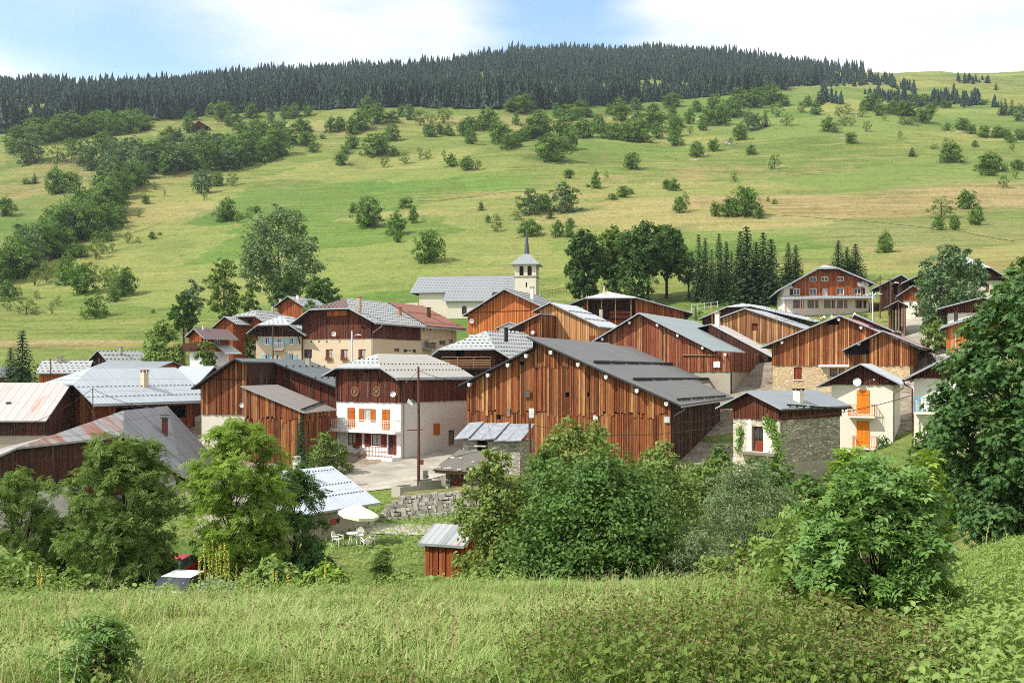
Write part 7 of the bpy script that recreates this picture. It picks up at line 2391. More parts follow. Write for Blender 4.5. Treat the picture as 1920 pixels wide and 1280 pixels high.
crop_list(1280, 320, 3, [(290,65,45,60,'l'),(15,230,60,110,'l'),(185,260,60,80),(255,260,90,100),(350,260,150,160),(430,270,60,60),(480,175,20,30,'b'),(515,190,30,35,'b'),(1455,270,140,120,'l'),(1440,335,65,75),(1530,335,55,80),(1600,215,110,100),(1650,305,80,95),(1140,460,85,105),(1720,30,110,40,'b'),(1805,100,70,80,'l'),(1870,50,40,60,'l')])
def belt():
    line = [(505, 298), (450, 304), (390, 316), (320, 322), (262, 340), (225, 362), (205, 392), (196, 425), (150, 448), (105, 462), (60, 492), (20, 518), (-30, 540)]
    for i in range(46):
        t = i / 46 * (len(line) - 1.001)
        a, b = line[int(t)], line[int(t) + 1]
        f = t - int(t)
        px, row = a[0] + (b[0] - a[0]) * f + rng.normal(0, 13), a[1] + (b[1] - a[1]) * f + rng.normal(0, 5) - 3
        w = rng.uniform(30, 48) * (1 if row < 350 else 1.25)
        place('o' if rng.uniform() < .6 else 'a', px, row, w, w * rng.uniform(.95, 1.3))
    for i in range(14):
        px = 30 + i * 18 + rng.normal(0, 5)
        place('o', px, float(np.interp(px, [0, 100, 200, 300], [264, 258, 246, 240])) + rng.uniform(0, 12), rng.uniform(30, 44), rng.uniform(30, 40))
belt()
def slope_label(k, px, row, w, n):
    side = 'far left' if px < 480 else 'centre left' if px < 900 else 'centre right' if px < 1400 else 'far right'
    z = 'under the forest edge' if row < 215 else 'in the orchard belt' if row < 275 else 'on the middle pasture' if row < 340 else 'on the lower pasture' if row < 450 else 'just above the village'
    size = 'tiny ' if w < 16 else 'small ' if w < 28 else 'big ' if w > 48 else ''
    return '%s%s %s, %s' % (size, KIND[k], z, side)
ORDN = ['first', 'second', 'third', 'fourth', 'fifth', 'sixth', 'seventh', 'eighth', 'ninth', 'tenth', 'eleventh', 'twelfth', 'thirteenth', 'fourteenth', 'fifteenth', 'sixteenth', 'seventeenth', 'eighteenth', 'nineteenth', 'twentieth']
def build_slope():
    rows_ = []
    for (k, px, row, w, h_, label, group, d0, D) in SLOPE:
        D = D or hit(px, row, d0)
        rows_.append([k, px, row, w, h_, label or slope_label(k, px, row, w, 0), group or '%s %s' % (NAME[k][0].replace('_', ' ') + 's' if k != 'b' else 'bushes', 'scattered over the mountain pastures'), D, label is None])
    by = {}
    for r in rows_: by.setdefault(r[5], []).append(r)
    for lb, rs in by.items():
        if len(rs) > 1 and rs[0][8]:
            rs.sort(key=lambda r: r[1])
            for i, r in enumerate(rs): r[5] = '%s, %s of %d from left' % (lb, ORDN[i] if i < 20 else str(i + 1) + 'th', len(rs)) if i else '%s, leftmost of %d' % (lb, len(rs))
    for i, (k, px, row, w, h_, label, group, D, _a) in enumerate(rows_):
        me = PR[k][i % len(PR[k])]
        g_ = ground(px, D)
        o = link(NAME[k][0], me)
        H = h_ / F * D
        base_w = {'o': 1.0, 'l': .95, 'a': .82, 'c': .62, 'b': 1.25}[k]
        sx = w / F * D / base_w * (1.3 if k in 'oa' else 1.15)
        o.location = (g_.x, D, g_.z - .03 * H)
        o.rotation_euler = (0, 0, rng.uniform(0, 6.28))
        o.scale = (sx, sx, H * (1.14 if k in 'oa' else 1.05))
        tag(o, label, NAME[k][1], group)
build_slope()

# ---- trees standing among and behind the houses
big_tree('poplar_tree', 'very tall loose-crowned poplar behind the left houses', 522, 205, 384, 446, 604, 560, 34, 14000, .62, 'rhomb', 'l_poplar', 'bark_grey', 'round', fill=.4, lobe_r=.34)
big_tree('ash_tree', 'tall narrow dark ash left of the poplar', 420, 178, 482, 386, 456, 600, 18, 4200, .5, 'rhomb', 'l_ash', 'bark', 'column', fill=.45)
big_tree('ash_tree', 'rounded green ash above the small wooden chalet', 344, 150, 548, 314, 372, 618, 14, 3600, .42, 'rhomb', 'l_dark', 'bark', 'round')
big_tree('maple_tree', 'yellowish-green rounded maple left of the small wooden chalet', 306, 136, 600, 262, 350, 690, 18, 5200, .4, 'rhomb', 'l_weed', 'bark', 'dome', up=.6)
big_tree('ash_tree', 'pale grey-green tree between the two ashes at the left', 360, 190, 520, 340, 388, 590, 10, 1500, .5, 'rhomb', 'l_willow', 'bark_grey', 'round')
big_tree('ash_tree', 'dense dark tree at the poplar foot', 536, 196, 512, 504, 566, 570, 14, 3200, .5, 'rhomb', 'l_dark', 'bark', 'round')
big_tree('hazel_bush', 'wide dark hazel behind the back chalet', 600, 180, 518, 566, 638, 566, 14, 3600, .45, 'rhomb', 'l_dark', 'bark', 'dome', cat='bush')
big_tree('hazel_bush', 'small bush beside the tall narrow ash', 466, 176, 540, 446, 488, 580, 9, 1500, .42, 'rhomb', 'l_ash', 'bark', 'dome', cat='bush')
big_tree('apple_tree', 'small leafy tree in front of the small wooden chalet', 388, 119, 638, 368, 408, 688, 10, 1500, .34, 'rhomb', 'l_ash', 'bark', 'round')
big_tree('apple_tree', 'small bush growing before the back chalet roof', 582, 158, 561, 566, 598, 590, 8, 900, .36, 'rhomb', 'l_poplar', 'bark', 'dome')
big_tree('apple_tree', 'dark small tree between brown chalet and blue-shuttered house', 470, 138, 626, 458, 480, 672, 8, 900, .34, 'rhomb', 'l_dark', 'bark', 'round')
lb_ = ['leftmost of the tall trees behind the loggia barn, bushy to the ground', 'second tall tree right of the church, leaning to its neighbour', 'broad darkest tall tree behind the loggia barn', 'tall tree with bare trunk at the right of the group behind the loggia barn', 'small tree with a bare trunk on the lawn left of the spruces']
for i, (px, rt, pl, pr_, rb_) in enumerate(((1095, 432, 1058, 1132, 556), (1150, 424, 1108, 1188, 520), (1215, 416, 1160, 1262, 500), (1250, 420, 1205, 1292, 510), (1291, 470, 1268, 1312, 528))):
    big_tree('lime_tree', lb_[i], px, 188 + (i % 2) * 5, rt, pl, pr_, rb_, 24, 11000 if i < 4 else 1200, .55, 'rhomb', 'l_dark' if i != 1 else 'l_ash', 'bark', 'round' if i != 0 else 'column', tr=.3 if i < 4 else .18, group='tall trees behind the loggia barn')
big_tree('lime_tree', 'dark shrubby tree filling the gap under the tall trees', 1180, 186, 480, 1130, 1230, 556, 14, 3600, .5, 'rhomb', 'l_dark', 'bark', 'dome', group='tall trees behind the loggia barn')
big_tree('walnut_tree', 'big dark leafy tree between the chalet and the farmhouse', 1762, 132, 458, 1712, 1838, 640, 30, 9500, .42, 'rhomb', 'l_alder', 'bark', 'round', fill=.45, lobe_r=.36)
big_tree('walnut_tree', 'second dark tree overlapping the right farmhouse', 1805, 138, 466, 1775, 1850, 600, 16, 4200, .42, 'rhomb', 'l_alder', 'bark', 'round', fill=.45)
big_tree('hazel_bush', 'dark bush at the foot of the big leafy tree by the road', 1752, 122, 600, 1722, 1790, 664, 12, 2600, .34, 'rhomb', 'l_ash', 'bark', 'dome', cat='bush')
SPR = [(1310, 438, 24, 186), (1322, 444, 26, 190), (1348, 436, 28, 186), (1372, 470, 22, 184), (1400, 422, 48, 178), (1388, 432, 34, 182), (1431, 434, 36, 182), (1446, 446, 44, 176), (1418, 452, 34, 180), (1478, 454, 28, 184), (1492, 458, 30, 186), (1362, 452, 26, 188), (1572, 450, 32, 186), (1588, 462, 28, 190), (1604, 456, 34, 188), (1334, 466, 22, 182)]
SPL = ['slim spruce at the left end of the spruce row', 'second spruce from the left in the row', 'tall slim spruce in the left part of the row', 'short spruce in front of the left row', 'tallest broad dark spruce beside the hut', 'spruce crowding behind the tallest one', 'tall spruce right of the hut', 'broad spruce at the right of the dark group', 'spruce between the two broad dark ones', 'slim spruce left of the chalet', 'slim spruce touching the chalet roof', 'spruce behind the left row', 'left spruce of the three behind the chalet ridge', 'middle spruce behind the chalet ridge', 'right spruce of the three behind the chalet ridge', 'lowest spruce at the left front of the row']
SPM = [bake_conifer('near_spruce', 1.0, .24, tiers=24, per=11, seg=6, leaf=.055) for _ in range(3)]
for i, (px, rt, w, D) in enumerate(SPR):
    g_ = ground(px, D)
    o = link('spruce_tree', SPM[i % 3])
    H = (HZ - rt) / F * D - g_.z
    o.location = g_; o.rotation_euler = (0, 0, rng.uniform(0, 6)); s_ = w / F * D / .44 * 1.55
    o.scale = (s_, s_, H)
    tag(o, SPL[i], 'tree', 'spruces around the chalet')
for px, rt, w, D, lb in ((42, 618, 74, 117, 'dark spruce at the left edge before the orange-gabled house'), (20, 650, 50, 121, 'smaller spruce just left of the dark spruce at the left edge'), (565, 776, 46, 82, 'slim dark spruce against the corner of the board lean-to')):
    g_ = ground(px, D)
    o = link('spruce_tree', SPM[0])
    H = (HZ - rt) / F * D - g_.z
    o.location = g_; s_ = w / F * D / .44
    o.scale = (s_, s_, H); tag(o, lb, 'tree')
# flowering shrubs under the chalet terrace
for i, (px, D, w, h_, m_) in enumerate(((1500, 150, 26, 16, 'l_weed'), (1522, 149, 30, 18, 'l_field2'), (1548, 148, 34, 22, 'l_ash'), (1574, 149, 30, 17, 'l_weed'), (1598, 150, 26, 15, 'l_field2'), (1618, 150, 22, 16, 'l_weed'), (1340, 160, 26, 16, 'l_ash'), (1365, 158, 30, 16, 'l_weed'), (1310, 166, 24, 18, 'l_field2'))):
    g_ = ground(px, D); H = h_ / F * D
    lob, C, Nn = crown_geo(H, w / 2 / F * D, 0, 8, 700, .22, 'rhomb', 'dome', lobe_r=.5)
    v, f, rr = leaves(C, Nn, .22, 'rhomb')
    o = link('flower_shrub', np_mesh('flower_shrub', v, f, m_, rr)); o.location = g_
    tag(o, ['yellowish shrub at the left end below the chalet terrace', 'second shrub from the left below the chalet terrace', 'biggest green shrub below the middle of the chalet terrace', 'yellowish shrub right of the biggest one below the terrace', 'pale shrub below the right part of the terrace', 'small shrub at the right end below the chalet terrace', 'dark shrub left on the lawn below the spruces', 'yellow-green shrub in the middle of the lawn below the spruces', 'pale shrub leftmost on the lawn below the spruces'][i], 'shrub', 'shrubs below the chalet terrace and lawn')

# ---- stone heaps and tracks on the pastures
HEAP = [(1042, 283, 26), (1305, 301, 22), (1318, 290, 16), (1556, 247, 22), (1585, 260, 20), (1626, 247, 16), (1810, 249, 40), (700, 256, 18), (1370, 270, 18), (390, 262, 22)]
HL = ['pale stone heap under a small tree on the centre pasture', 'pale stone heap below two trees, right of centre', 'small stone heap beside the pale heap right of centre', 'stone heap below the orchard row on the right pasture', 'stone heap just right of the orchard row heap', 'stone heap at the foot of a thin tree on the right pasture', 'long pale stone heap at the far right of the pasture', 'stone heap on the upper left-centre pasture', 'small pale stone heap on the middle right pasture', 'pale stones below the hut at the forest edge']
for (px, row, w), lb in zip(HEAP, HL):
    D = hit(px, row, 250); g_ = ground(px, D); wm = w / F * D
    mb = MB()
    for i in range(34):
        x, y = rng.normal(0, .28) * wm, rng.normal(0, .8)
        q = rng.uniform(.18, .5)
        z = float(zt(g_.x + x, D + y)) - g_.z
        b_ = [(x + q * rng.uniform(.6, 1.1) * a, y + q * rng.uniform(.6, 1.1) * c, z - .1) for a, c in ((-1, -1), (1, -1), (1, 1), (-1, 1))]
        mb.hexa(b_, [(p[0] * .98 + x * .02, p[1] * .8 + y * .2, z + q * rng.uniform(.7, 1.2)) for p in b_])
    o = mb.build('stone_heap', 'stones'); o.location = g_
    tag(o, lb, 'stones', 'stone heaps on the pastures')
M['track'] = m_plain('trodden_grass', '807a4e', .95, 0, .2, .5)
for line, lb in (([(1436, 402), (1520, 408), (1620, 414), (1745, 428)], 'thin trodden track crossing the straw-coloured slope'), ([(1780, 428), (1830, 440), (1900, 452)], 'pale worn path at the right of the straw-coloured slope'), ([(225, 447), (262, 432), (300, 418)], 'pale worn path among the trees on the left slope'), ([(770, 378), (860, 372), (990, 360)], 'faint brown terrace path across the centre slope')):
    sheet('footpath', [(px, hit(px, row, 200), 0.9) for px, row in line], 'track', lb, .12)
M['l_nettle2'] = m_leaf('dark_nettle_leaves', ['465a24', '5a6e30', '71843e', '4e6228'], .3)
# ---------------------------------------------------------------- foreground trees and bushes
big_tree('ash_tree', 'young ash in the foreground with leafy crown before the rust-streaked house', 232, 42, 808, 112, 342, 1100, 44, 8500, .31, 'pinnate', 'l_ash', 'bark', 'round', fill=.4, lobe_r=.40, up=.6)
big_tree('ash_tree', 'bright yellow-green ash in the foreground left of the white-roofed cottage', 432, 40, 772, 345, 548, 1060, 42, 6800, .30, 'pinnate', 'l_yellow', 'bark', 'round', fill=.35, lobe_r=.38, up=.7)
big_tree('ash_tree', 'darker ash just right of the bright yellow-green one', 552, 45, 872, 480, 622, 1060, 20, 2100, .34, 'pinnate', 'l_dark', 'bark', 'round', fill=.4, lobe_r=.42)
big_tree('ash_tree', 'thin dark-stemmed tree at the left edge of the foreground', 34, 45, 872, -50, 125, 1090, 24, 3600, .3, 'pinnate', 'l_ash', 'bark', 'round', fill=.35, stems=3, lobe_r=.36)
big_tree('elder_bush', 'low pale elder bush at the left edge below the thin tree', 30, 31, 1030, -60, 120, 1125, 14, 2600, .2, 'oval', 'l_weed', 'bark', 'dome', cat='bush', lobe_r=.5)
big_tree('elder_bush', 'low bush between the thin tree and the young ash', 140, 33, 1068, 90, 200, 1130, 10, 1500, .2, 'oval', 'l_weed', 'bark', 'dome', cat='bush', lobe_r=.5)
big_tree('elder_bush', 'pale green elder bush under the bright yellow-green ash', 512, 31, 1046, 455, 570, 1110, 12, 1800, .2, 'oval', 'l_weed', 'bark', 'dome', cat='bush', lobe_r=.5)
big_tree('elder_bush', 'bush with pale leaf tips below the parasol', 610, 32, 1058, 565, 668, 1105, 10, 1500, .19, 'oval', 'l_yellow', 'bark', 'dome', cat='bush', lobe_r=.5)
big_tree('sapling', 'slim upright sapling right of the parasol', 714, 33, 1030, 698, 732, 1095, 9, 420, .22, 'pinnate', 'l_ash', 'bark', 'column', lobe_r=.5)
big_tree('elder_bush', 'low bush beside the slim upright sapling', 752, 32, 1068, 718, 792, 1112, 9, 1100, .18, 'oval', 'l_ash', 'bark', 'dome', cat='bush', lobe_r=.5)
big_tree('cherry_tree', 'cherry tree reaching up in front of the slab barn', 1085, 58, 786, 985, 1185, 960, 26, 9000, .24, 'oval', 'l_cherry', 'bark', 'round', fill=.4, lobe_r=.4, up=.4)
big_tree('hazel_bush', 'bright green hazel left of the big dark bush', 930, 42, 842, 838, 1015, 1090, 26, 9500, .19, 'oval', 'l_cherry', 'bark', 'dome', cat='bush', fill=.5, lobe_r=.46)
big_tree('hazel_bush', 'huge dark rounded bush in the middle of the foreground', 1130, 35, 850, 925, 1320, 1108, 56, 40000, .15, 'oval', 'l_bush', 'bark', 'dome', cat='bush', fill=.6, lobe_r=.42)
big_tree('hazel_bush', 'dark bush between the cherry tree and the huge rounded bush', 1020, 44, 836, 920, 1130, 1090, 26, 11000, .19, 'oval', 'l_bush', 'bark', 'dome', cat='bush', fill=.5, lobe_r=.45)
big_tree('hazel_bush', 'yellow-green bush behind the huge dark one, below the slab barn corner', 1238, 47, 832, 1140, 1340, 1040, 26, 10000, .2, 'oval', 'l_cherry', 'bark', 'dome', cat='bush', lobe_r=.45)
big_tree('willow_bush', 'grey-green willow bush right of the huge dark bush', 1398, 36, 862, 1270, 1525, 1104, 40, 22000, .19, 'lance', 'l_willow', 'bark_grey', 'dome', cat='bush', fill=.45, lobe_r=.4)
big_tree('willow_bush', 'low willow between the huge dark bush and the broad-leaved shrub', 1300, 33, 985, 1230, 1380, 1100, 18, 5200, .18, 'lance', 'l_willow', 'bark_grey', 'dome', cat='bush', lobe_r=.45)
big_tree('elder_bush', 'bush growing at the left foot of the stone cottage', 1352, 68, 832, 1322, 1384, 900, 10, 1700, .26, 'oval', 'l_ash', 'bark', 'dome', cat='bush')
big_tree('elder_bush', 'leafy bush hiding the base of the stone cottage', 1432, 60, 862, 1370, 1500, 920, 14, 2800, .26, 'oval', 'l_bush', 'bark', 'dome', cat='bush')
big_tree('lilac_bush', 'rounded green bush in front of the balcony house steps', 611, 88, 806, 566, 656, 880, 16, 3600, .26, 'oval', 'l_cherry', 'bark', 'dome', cat='bush')
big_tree('elder_bush', 'bushes under the house with orange shutters', 1620, 62, 850, 1560, 1700, 920, 14, 2600, .26, 'oval', 'l_ash', 'bark', 'dome', cat='bush')
big_tree('hazel_bush', 'bush at the lower left of the big maple', 1735, 44, 800, 1690, 1800, 960, 18, 5000, .2, 'oval', 'l_ash', 'bark', 'dome', cat='bush')
big_tree('maple_tree', 'big dense maple filling the right edge of the view', 1985, 27, 468, 1738, 2230, 1000, 110, 52000, .15, 'palm', 'l_maple', 'bark', 'dome', fill=.55, lobe_r=.22, up=.6)
big_tree('elder_bush', 'dark bush filling the space behind the thin tree and the young ash', 110, 47, 960, 40, 190, 1100, 14, 3200, .22, 'oval', 'l_dark', 'bark', 'dome', cat='bush', lobe_r=.5)
big_tree('elder_bush', 'shaded bush under the young ash', 290, 44, 1010, 225, 350, 1110, 12, 2600, .22, 'oval', 'l_dark', 'bark', 'dome', cat='bush', lobe_r=.5)
big_tree('elder_bush', 'shaded bush between the two bright ashes', 395, 48, 985, 340, 450, 1090, 12, 2600, .22, 'oval', 'l_ash', 'bark', 'dome', cat='bush', lobe_r=.5)
big_tree('elder_bush', 'bush below the darker ash, left of the parasol', 590, 40, 1025, 540, 640, 1095, 12, 2400, .2, 'oval', 'l_dark', 'bark', 'dome', cat='bush', lobe_r=.5)
big_tree('elder_bush', 'green bush in the gap between the grey willow and the stone cottage', 1330, 52, 858, 1265, 1400, 985, 18, 6500, .2, 'oval', 'l_ash', 'bark', 'dome', cat='bush', lobe_r=.5)
big_tree('elder_bush', 'green bush behind the broad-leaved shrub, below the stone cottage', 1520, 40, 890, 1430, 1620, 1060, 18, 5200, .19, 'oval', 'l_bush', 'bark', 'dome', cat='bush', lobe_r=.45)
big_tree('elder_bush', 'green bush right behind the broad-leaved shrub', 1690, 34, 900, 1610, 1790, 1060, 18, 5200, .18, 'oval', 'l_ash', 'bark', 'dome', cat='bush', lobe_r=.45)
EDGE = [(470, 25, 40, 28), (660, 25.5, 46, 30), (700, 24.5, 34, 22), (800, 25.5, 44, 24), (860, 26, 50, 34), (905, 25, 40, 22), (960, 26, 60, 40), (1330, 24, 60, 46), (1390, 22, 60, 52), (1440, 20, 70, 60), (270, 25.5, 54, 26), (60, 25, 60, 36), (-20, 24.5, 70, 46), (170, 26, 50, 24)]
V, Fc, rn, mi, k = [], [], [], [], 0
for (px, D, w, h_) in EDGE:
    g_ = ground(px, D); H = h_ / F * D * 1.8
    lob, C, Nn = crown_geo(H, w / F * D * .8, 0, 6, 600, .13, 'oval', 'dome', lobe_r=.7, flat=1.0)
    v, f, rr = leaves(C + np.array(tuple(g_)), Nn, .13, 'oval')
    V.append(v); Fc.append(f + k); rn.append(rr); mi.append(np.full(len(f), int(px) % 3)); k += len(v)
tag(link('edge_herbs', np_mesh('edge_herbs', np.concatenate(V), np.concatenate(Fc), ['l_weed', 'l_cherry', 'l_nettle2'], np.concatenate(rn), np.concatenate(mi))), 'leafy herbs breaking up the far edge of the meadow', kind='stuff')
# vines on the stone cottage and shrubs against walls
def vine(name, label, pts, n, size, mat='l_vine', spread=.25):
    P_ = [Vector(p) for p in pts]
    C = []
    for a, b in zip(P_[:-1], P_[1:]):
        for _ in range(n):
            C.append(a.lerp(b, random.random()) + Vector((random.gauss(0, spread), random.gauss(0, .06), random.gauss(0, spread))))
    C = np.array([tuple(c) for c in C])
    Nn = unit(len(C)) * .5 + np.array([-.5, -.8, .4])
    Nn /= np.linalg.norm(Nn, axis=1)[:, None]
    v, f, r = leaves(C - np.array(tuple(P_[0])), Nn, size, 'oval')
    root = tag(empty(name, P_[0]), label, 'creeper')
    link('foliage', np_mesh('foliage', v, f, mat, r), root)
    mb = MB(); mb.tube([p - P_[0] for p in P_], .03, 5); mb.build('stem', 'bark', root)
def wallp(h_, face, px, row, off=.12):
    u, v = h_.pf(px, row) if face == 'F' else h_.ps(px, row)
    return h_.root.location + Matrix.Rotation(h_.root.rotation_euler.z, 3, 'Z') @ h_.P(face, u, v, off)
vine('creeper', 'green creeper climbing right of the cottage window', [wallp(SC_, 'F', 1459, 870), wallp(SC_, 'F', 1461, 845), wallp(SC_, 'F', 1457, 815), wallp(SC_, 'F', 1449, 793), wallp(SC_, 'F', 1440, 793)], 130, .2)
vine('creeper', 'thin creeper climbing left of the cottage window', [wallp(SC_, 'F', 1386, 846), wallp(SC_, 'F', 1391, 815), wallp(SC_, 'F', 1389, 800)], 90, .18, spread=.16)
vine('creeper', 'creeper covering the porch wall of the orange-shuttered house', [wallp(OS, 'F', 1652, 870, 1.1), wallp(OS, 'F', 1655, 845, 1.1), wallp(OS, 'F', 1660, 820, 1.1)], 150, .22, 'l_dark', .32)

# broad-leaved shrub close to the viewer, its undergrowth and the sapling at the lower left
def near_shrub(name, label, px, D, stems, n_leaf, leaf, shape, mat, row_top, px_l, px_r, row_bot, cat='shrub', lobes=22, form='round', **kw):
    return big_tree(name, label, px, D, row_top, px_l, px_r, row_bot, lobes, n_leaf, leaf, shape, mat, 'bark', form, cat, stems, .035, **kw)
near_shrub('ash_shrub', 'broad-leaved shrub standing tall at the lower right', 1645, 8.4, 4, 4200, .12, 'pinnate_big', 'l_fig', 862, 1490, 1790, 1200, lobes=44, form='round', fill=.35, lobe_r=.26, up=.75)
near_shrub('ash_sapling', 'light green upright sapling rising out of the left of the broad-leaved shrub', 1592, 8.9, 1, 560, .12, 'pinnate_big', 'l_yellow', 826, 1540, 1645, 1000, lobes=13, form='cone', fill=.3, lobe_r=.42, up=.9, cat='sapling')
near_shrub('ash_sapling', 'light green upright sapling rising out of the right of the broad-leaved shrub', 1735, 8.9, 1, 500, .12, 'pinnate_big', 'l_yellow', 848, 1690, 1780, 1010, lobes=12, form='cone', fill=.3, lobe_r=.42, up=.9, cat='sapling')
near_shrub('ash_shrub', 'lighter leafy side shoots left of the broad-leaved shrub', 1500, 9.4, 2, 190, .18, 'pinnate_big', 'l_weed', 960, 1455, 1540, 1200, lobes=10, form='column', fill=.3, lobe_r=.4)
near_shrub('ash_shrub', 'low yellowing undergrowth at the foot of the broad-leaved shrub', 1625, 7.4, 3, 4200, .085, 'oval', 'l_nettle', 1150, 1440, 1790, 1290, lobes=24, form='dome', fill=.4, lobe_r=.42)
near_shrub('ash_sapling', 'dark-stemmed ash sapling in the meadow at the lower left', 188, 5.9, 3, 230, .12, 'pinnate', 'l_fig', 1155, 108, 268, 1290, lobes=14, form='round', fill=.3, lobe_r=.34, cat='sapling', up=.8)

# ---- meadow grass
def blades(n, dmin, dmax, tall, wide, mats, name, label, tone=(0, 1), uspan=1.12, bias=.5, lean=.45, pxr=None, hfun=None):
    D = dmin + (dmax - dmin) * rng.uniform(0, 1, n) ** bias
    if pxr: px = rng.uniform(pxr[0], pxr[1], n)
    else: px = CX + 960 * uspan * rng.uniform(-1, 1, n)
    x = (px - CX) / F * D
    keep = fnoise(x / .9, D / .9, 71, 2) > rng.uniform(-.5, .25, n) - .12
    x, D, px = x[keep], D[keep], px[keep]
    N = len(x)
    z = zt(x, D)
    cl = fnoise(x / .75, D / .75, 81, 3)
    h_ = tall * rng.uniform(.55, 1.25, N) * np.clip(1 + 2.2 * cl, .3, 2)
    if hfun is not None: h_ = h_ * hfun(px, D)
    w_ = wide * rng.uniform(.7, 1.3, N) * (.55 + .055 * D)
    th = rng.uniform(0, 6.28, N)
    dirx = np.cos(th) + .2 + 2.0 * fnoise(x / .6, D / .6, 91, 2); diry = np.sin(th)
    k = lean * rng.uniform(.3, 1.5, N) * h_
    sx, sy = -np.sin(th), np.cos(th)
    p0 = np.stack([x, D, z - .02], -1)
    s_ = np.stack([sx, sy, 0 * sx], -1) * (w_ / 2)[:, None]
    d = np.stack([dirx, diry, 0 * dirx], -1)
    p1 = p0 + d * (k * .28)[:, None] + np.stack([0 * x, 0 * x, h_ * .55], -1)
    p2 = p0 + d * k[:, None] + np.stack([0 * x, 0 * x, h_ * (1 - .25 * np.minimum(1, k / np.maximum(h_, .01)))], -1)
    v = np.stack([p0 - s_, p0 + s_, p1 - s_ * .8, p1 + s_ * .8, p2], 1).reshape(-1, 3)
    b = np.arange(N) * 5
    f = np.stack([np.stack([b, b + 1, b + 3], -1), np.stack([b, b + 3, b + 2], -1), np.stack([b + 2, b + 3, b + 4], -1)], 1).reshape(-1, 3)
    t = np.clip(tone[0] + (tone[1] - tone[0]) * (rng.uniform(0, 1, N) * .6 + .4 * np.clip(.5 + 1.6 * fnoise(x / 3.1, D / 4.0, 101, 3), 0, 1)), 0, 1)
    me = np_mesh(name, v, f, mats, np.repeat(t, 3))
    return tag(link(name, me), label, kind='stuff')
M['l_grass'] = m_leaf('meadow_grass', ['55702f', '6f893f', '8fa458', 'adb676', 'c6c698'], .3, .6, '8a9c46')
M['l_grass2'] = m_leaf('dry_grass_stalks', ['b5a878', 'c9bc8e', 'a8a070'], .3)
blades(320000, 3.2, 27, .2, .0085, 'l_grass', 'meadow_grass', 'long pale green meadow grass in the foreground', bias=.62, lean=.85)
blades(1600, 5, 24, .5, .005, 'l_grass2', 'dry_stalks', 'dry pale grass stalks standing in the meadow', bias=.6, lean=.6)
def ground_leaves(n, reg, size, shape, mat, name, label, hmax, dens=None):
    """leafy weeds over a patch of ground: REG = (px0, px1, d0, d1)"""
    px = rng.uniform(reg[0], reg[1], n); D = reg[2] + (reg[3] - reg[2]) * rng.uniform(0, 1, n) ** .7
    x = (px - CX) / F * D
    c = fnoise(x / 1.1, D / 1.1, 111, 3)
    ok = c > rng.uniform(-.45, .2, n)
    x, D, c = x[ok], D[ok], c[ok]
    h_ = hmax * rng.uniform(.15, 1, len(x)) ** .6 * np.clip(.7 + 1.3 * c, .2, 1.5)
    C = np.stack([x, D, zt(x, D) + h_], -1)
    Nn = unit(len(x)) * .6 + np.array([-.2, -.3, .9]); Nn /= np.linalg.norm(Nn, axis=1)[:, None]
    v, f, r = leaves(C, Nn, size, shape)
    return tag(link(name, np_mesh(name, v, f, mat, r)), label, kind='stuff')
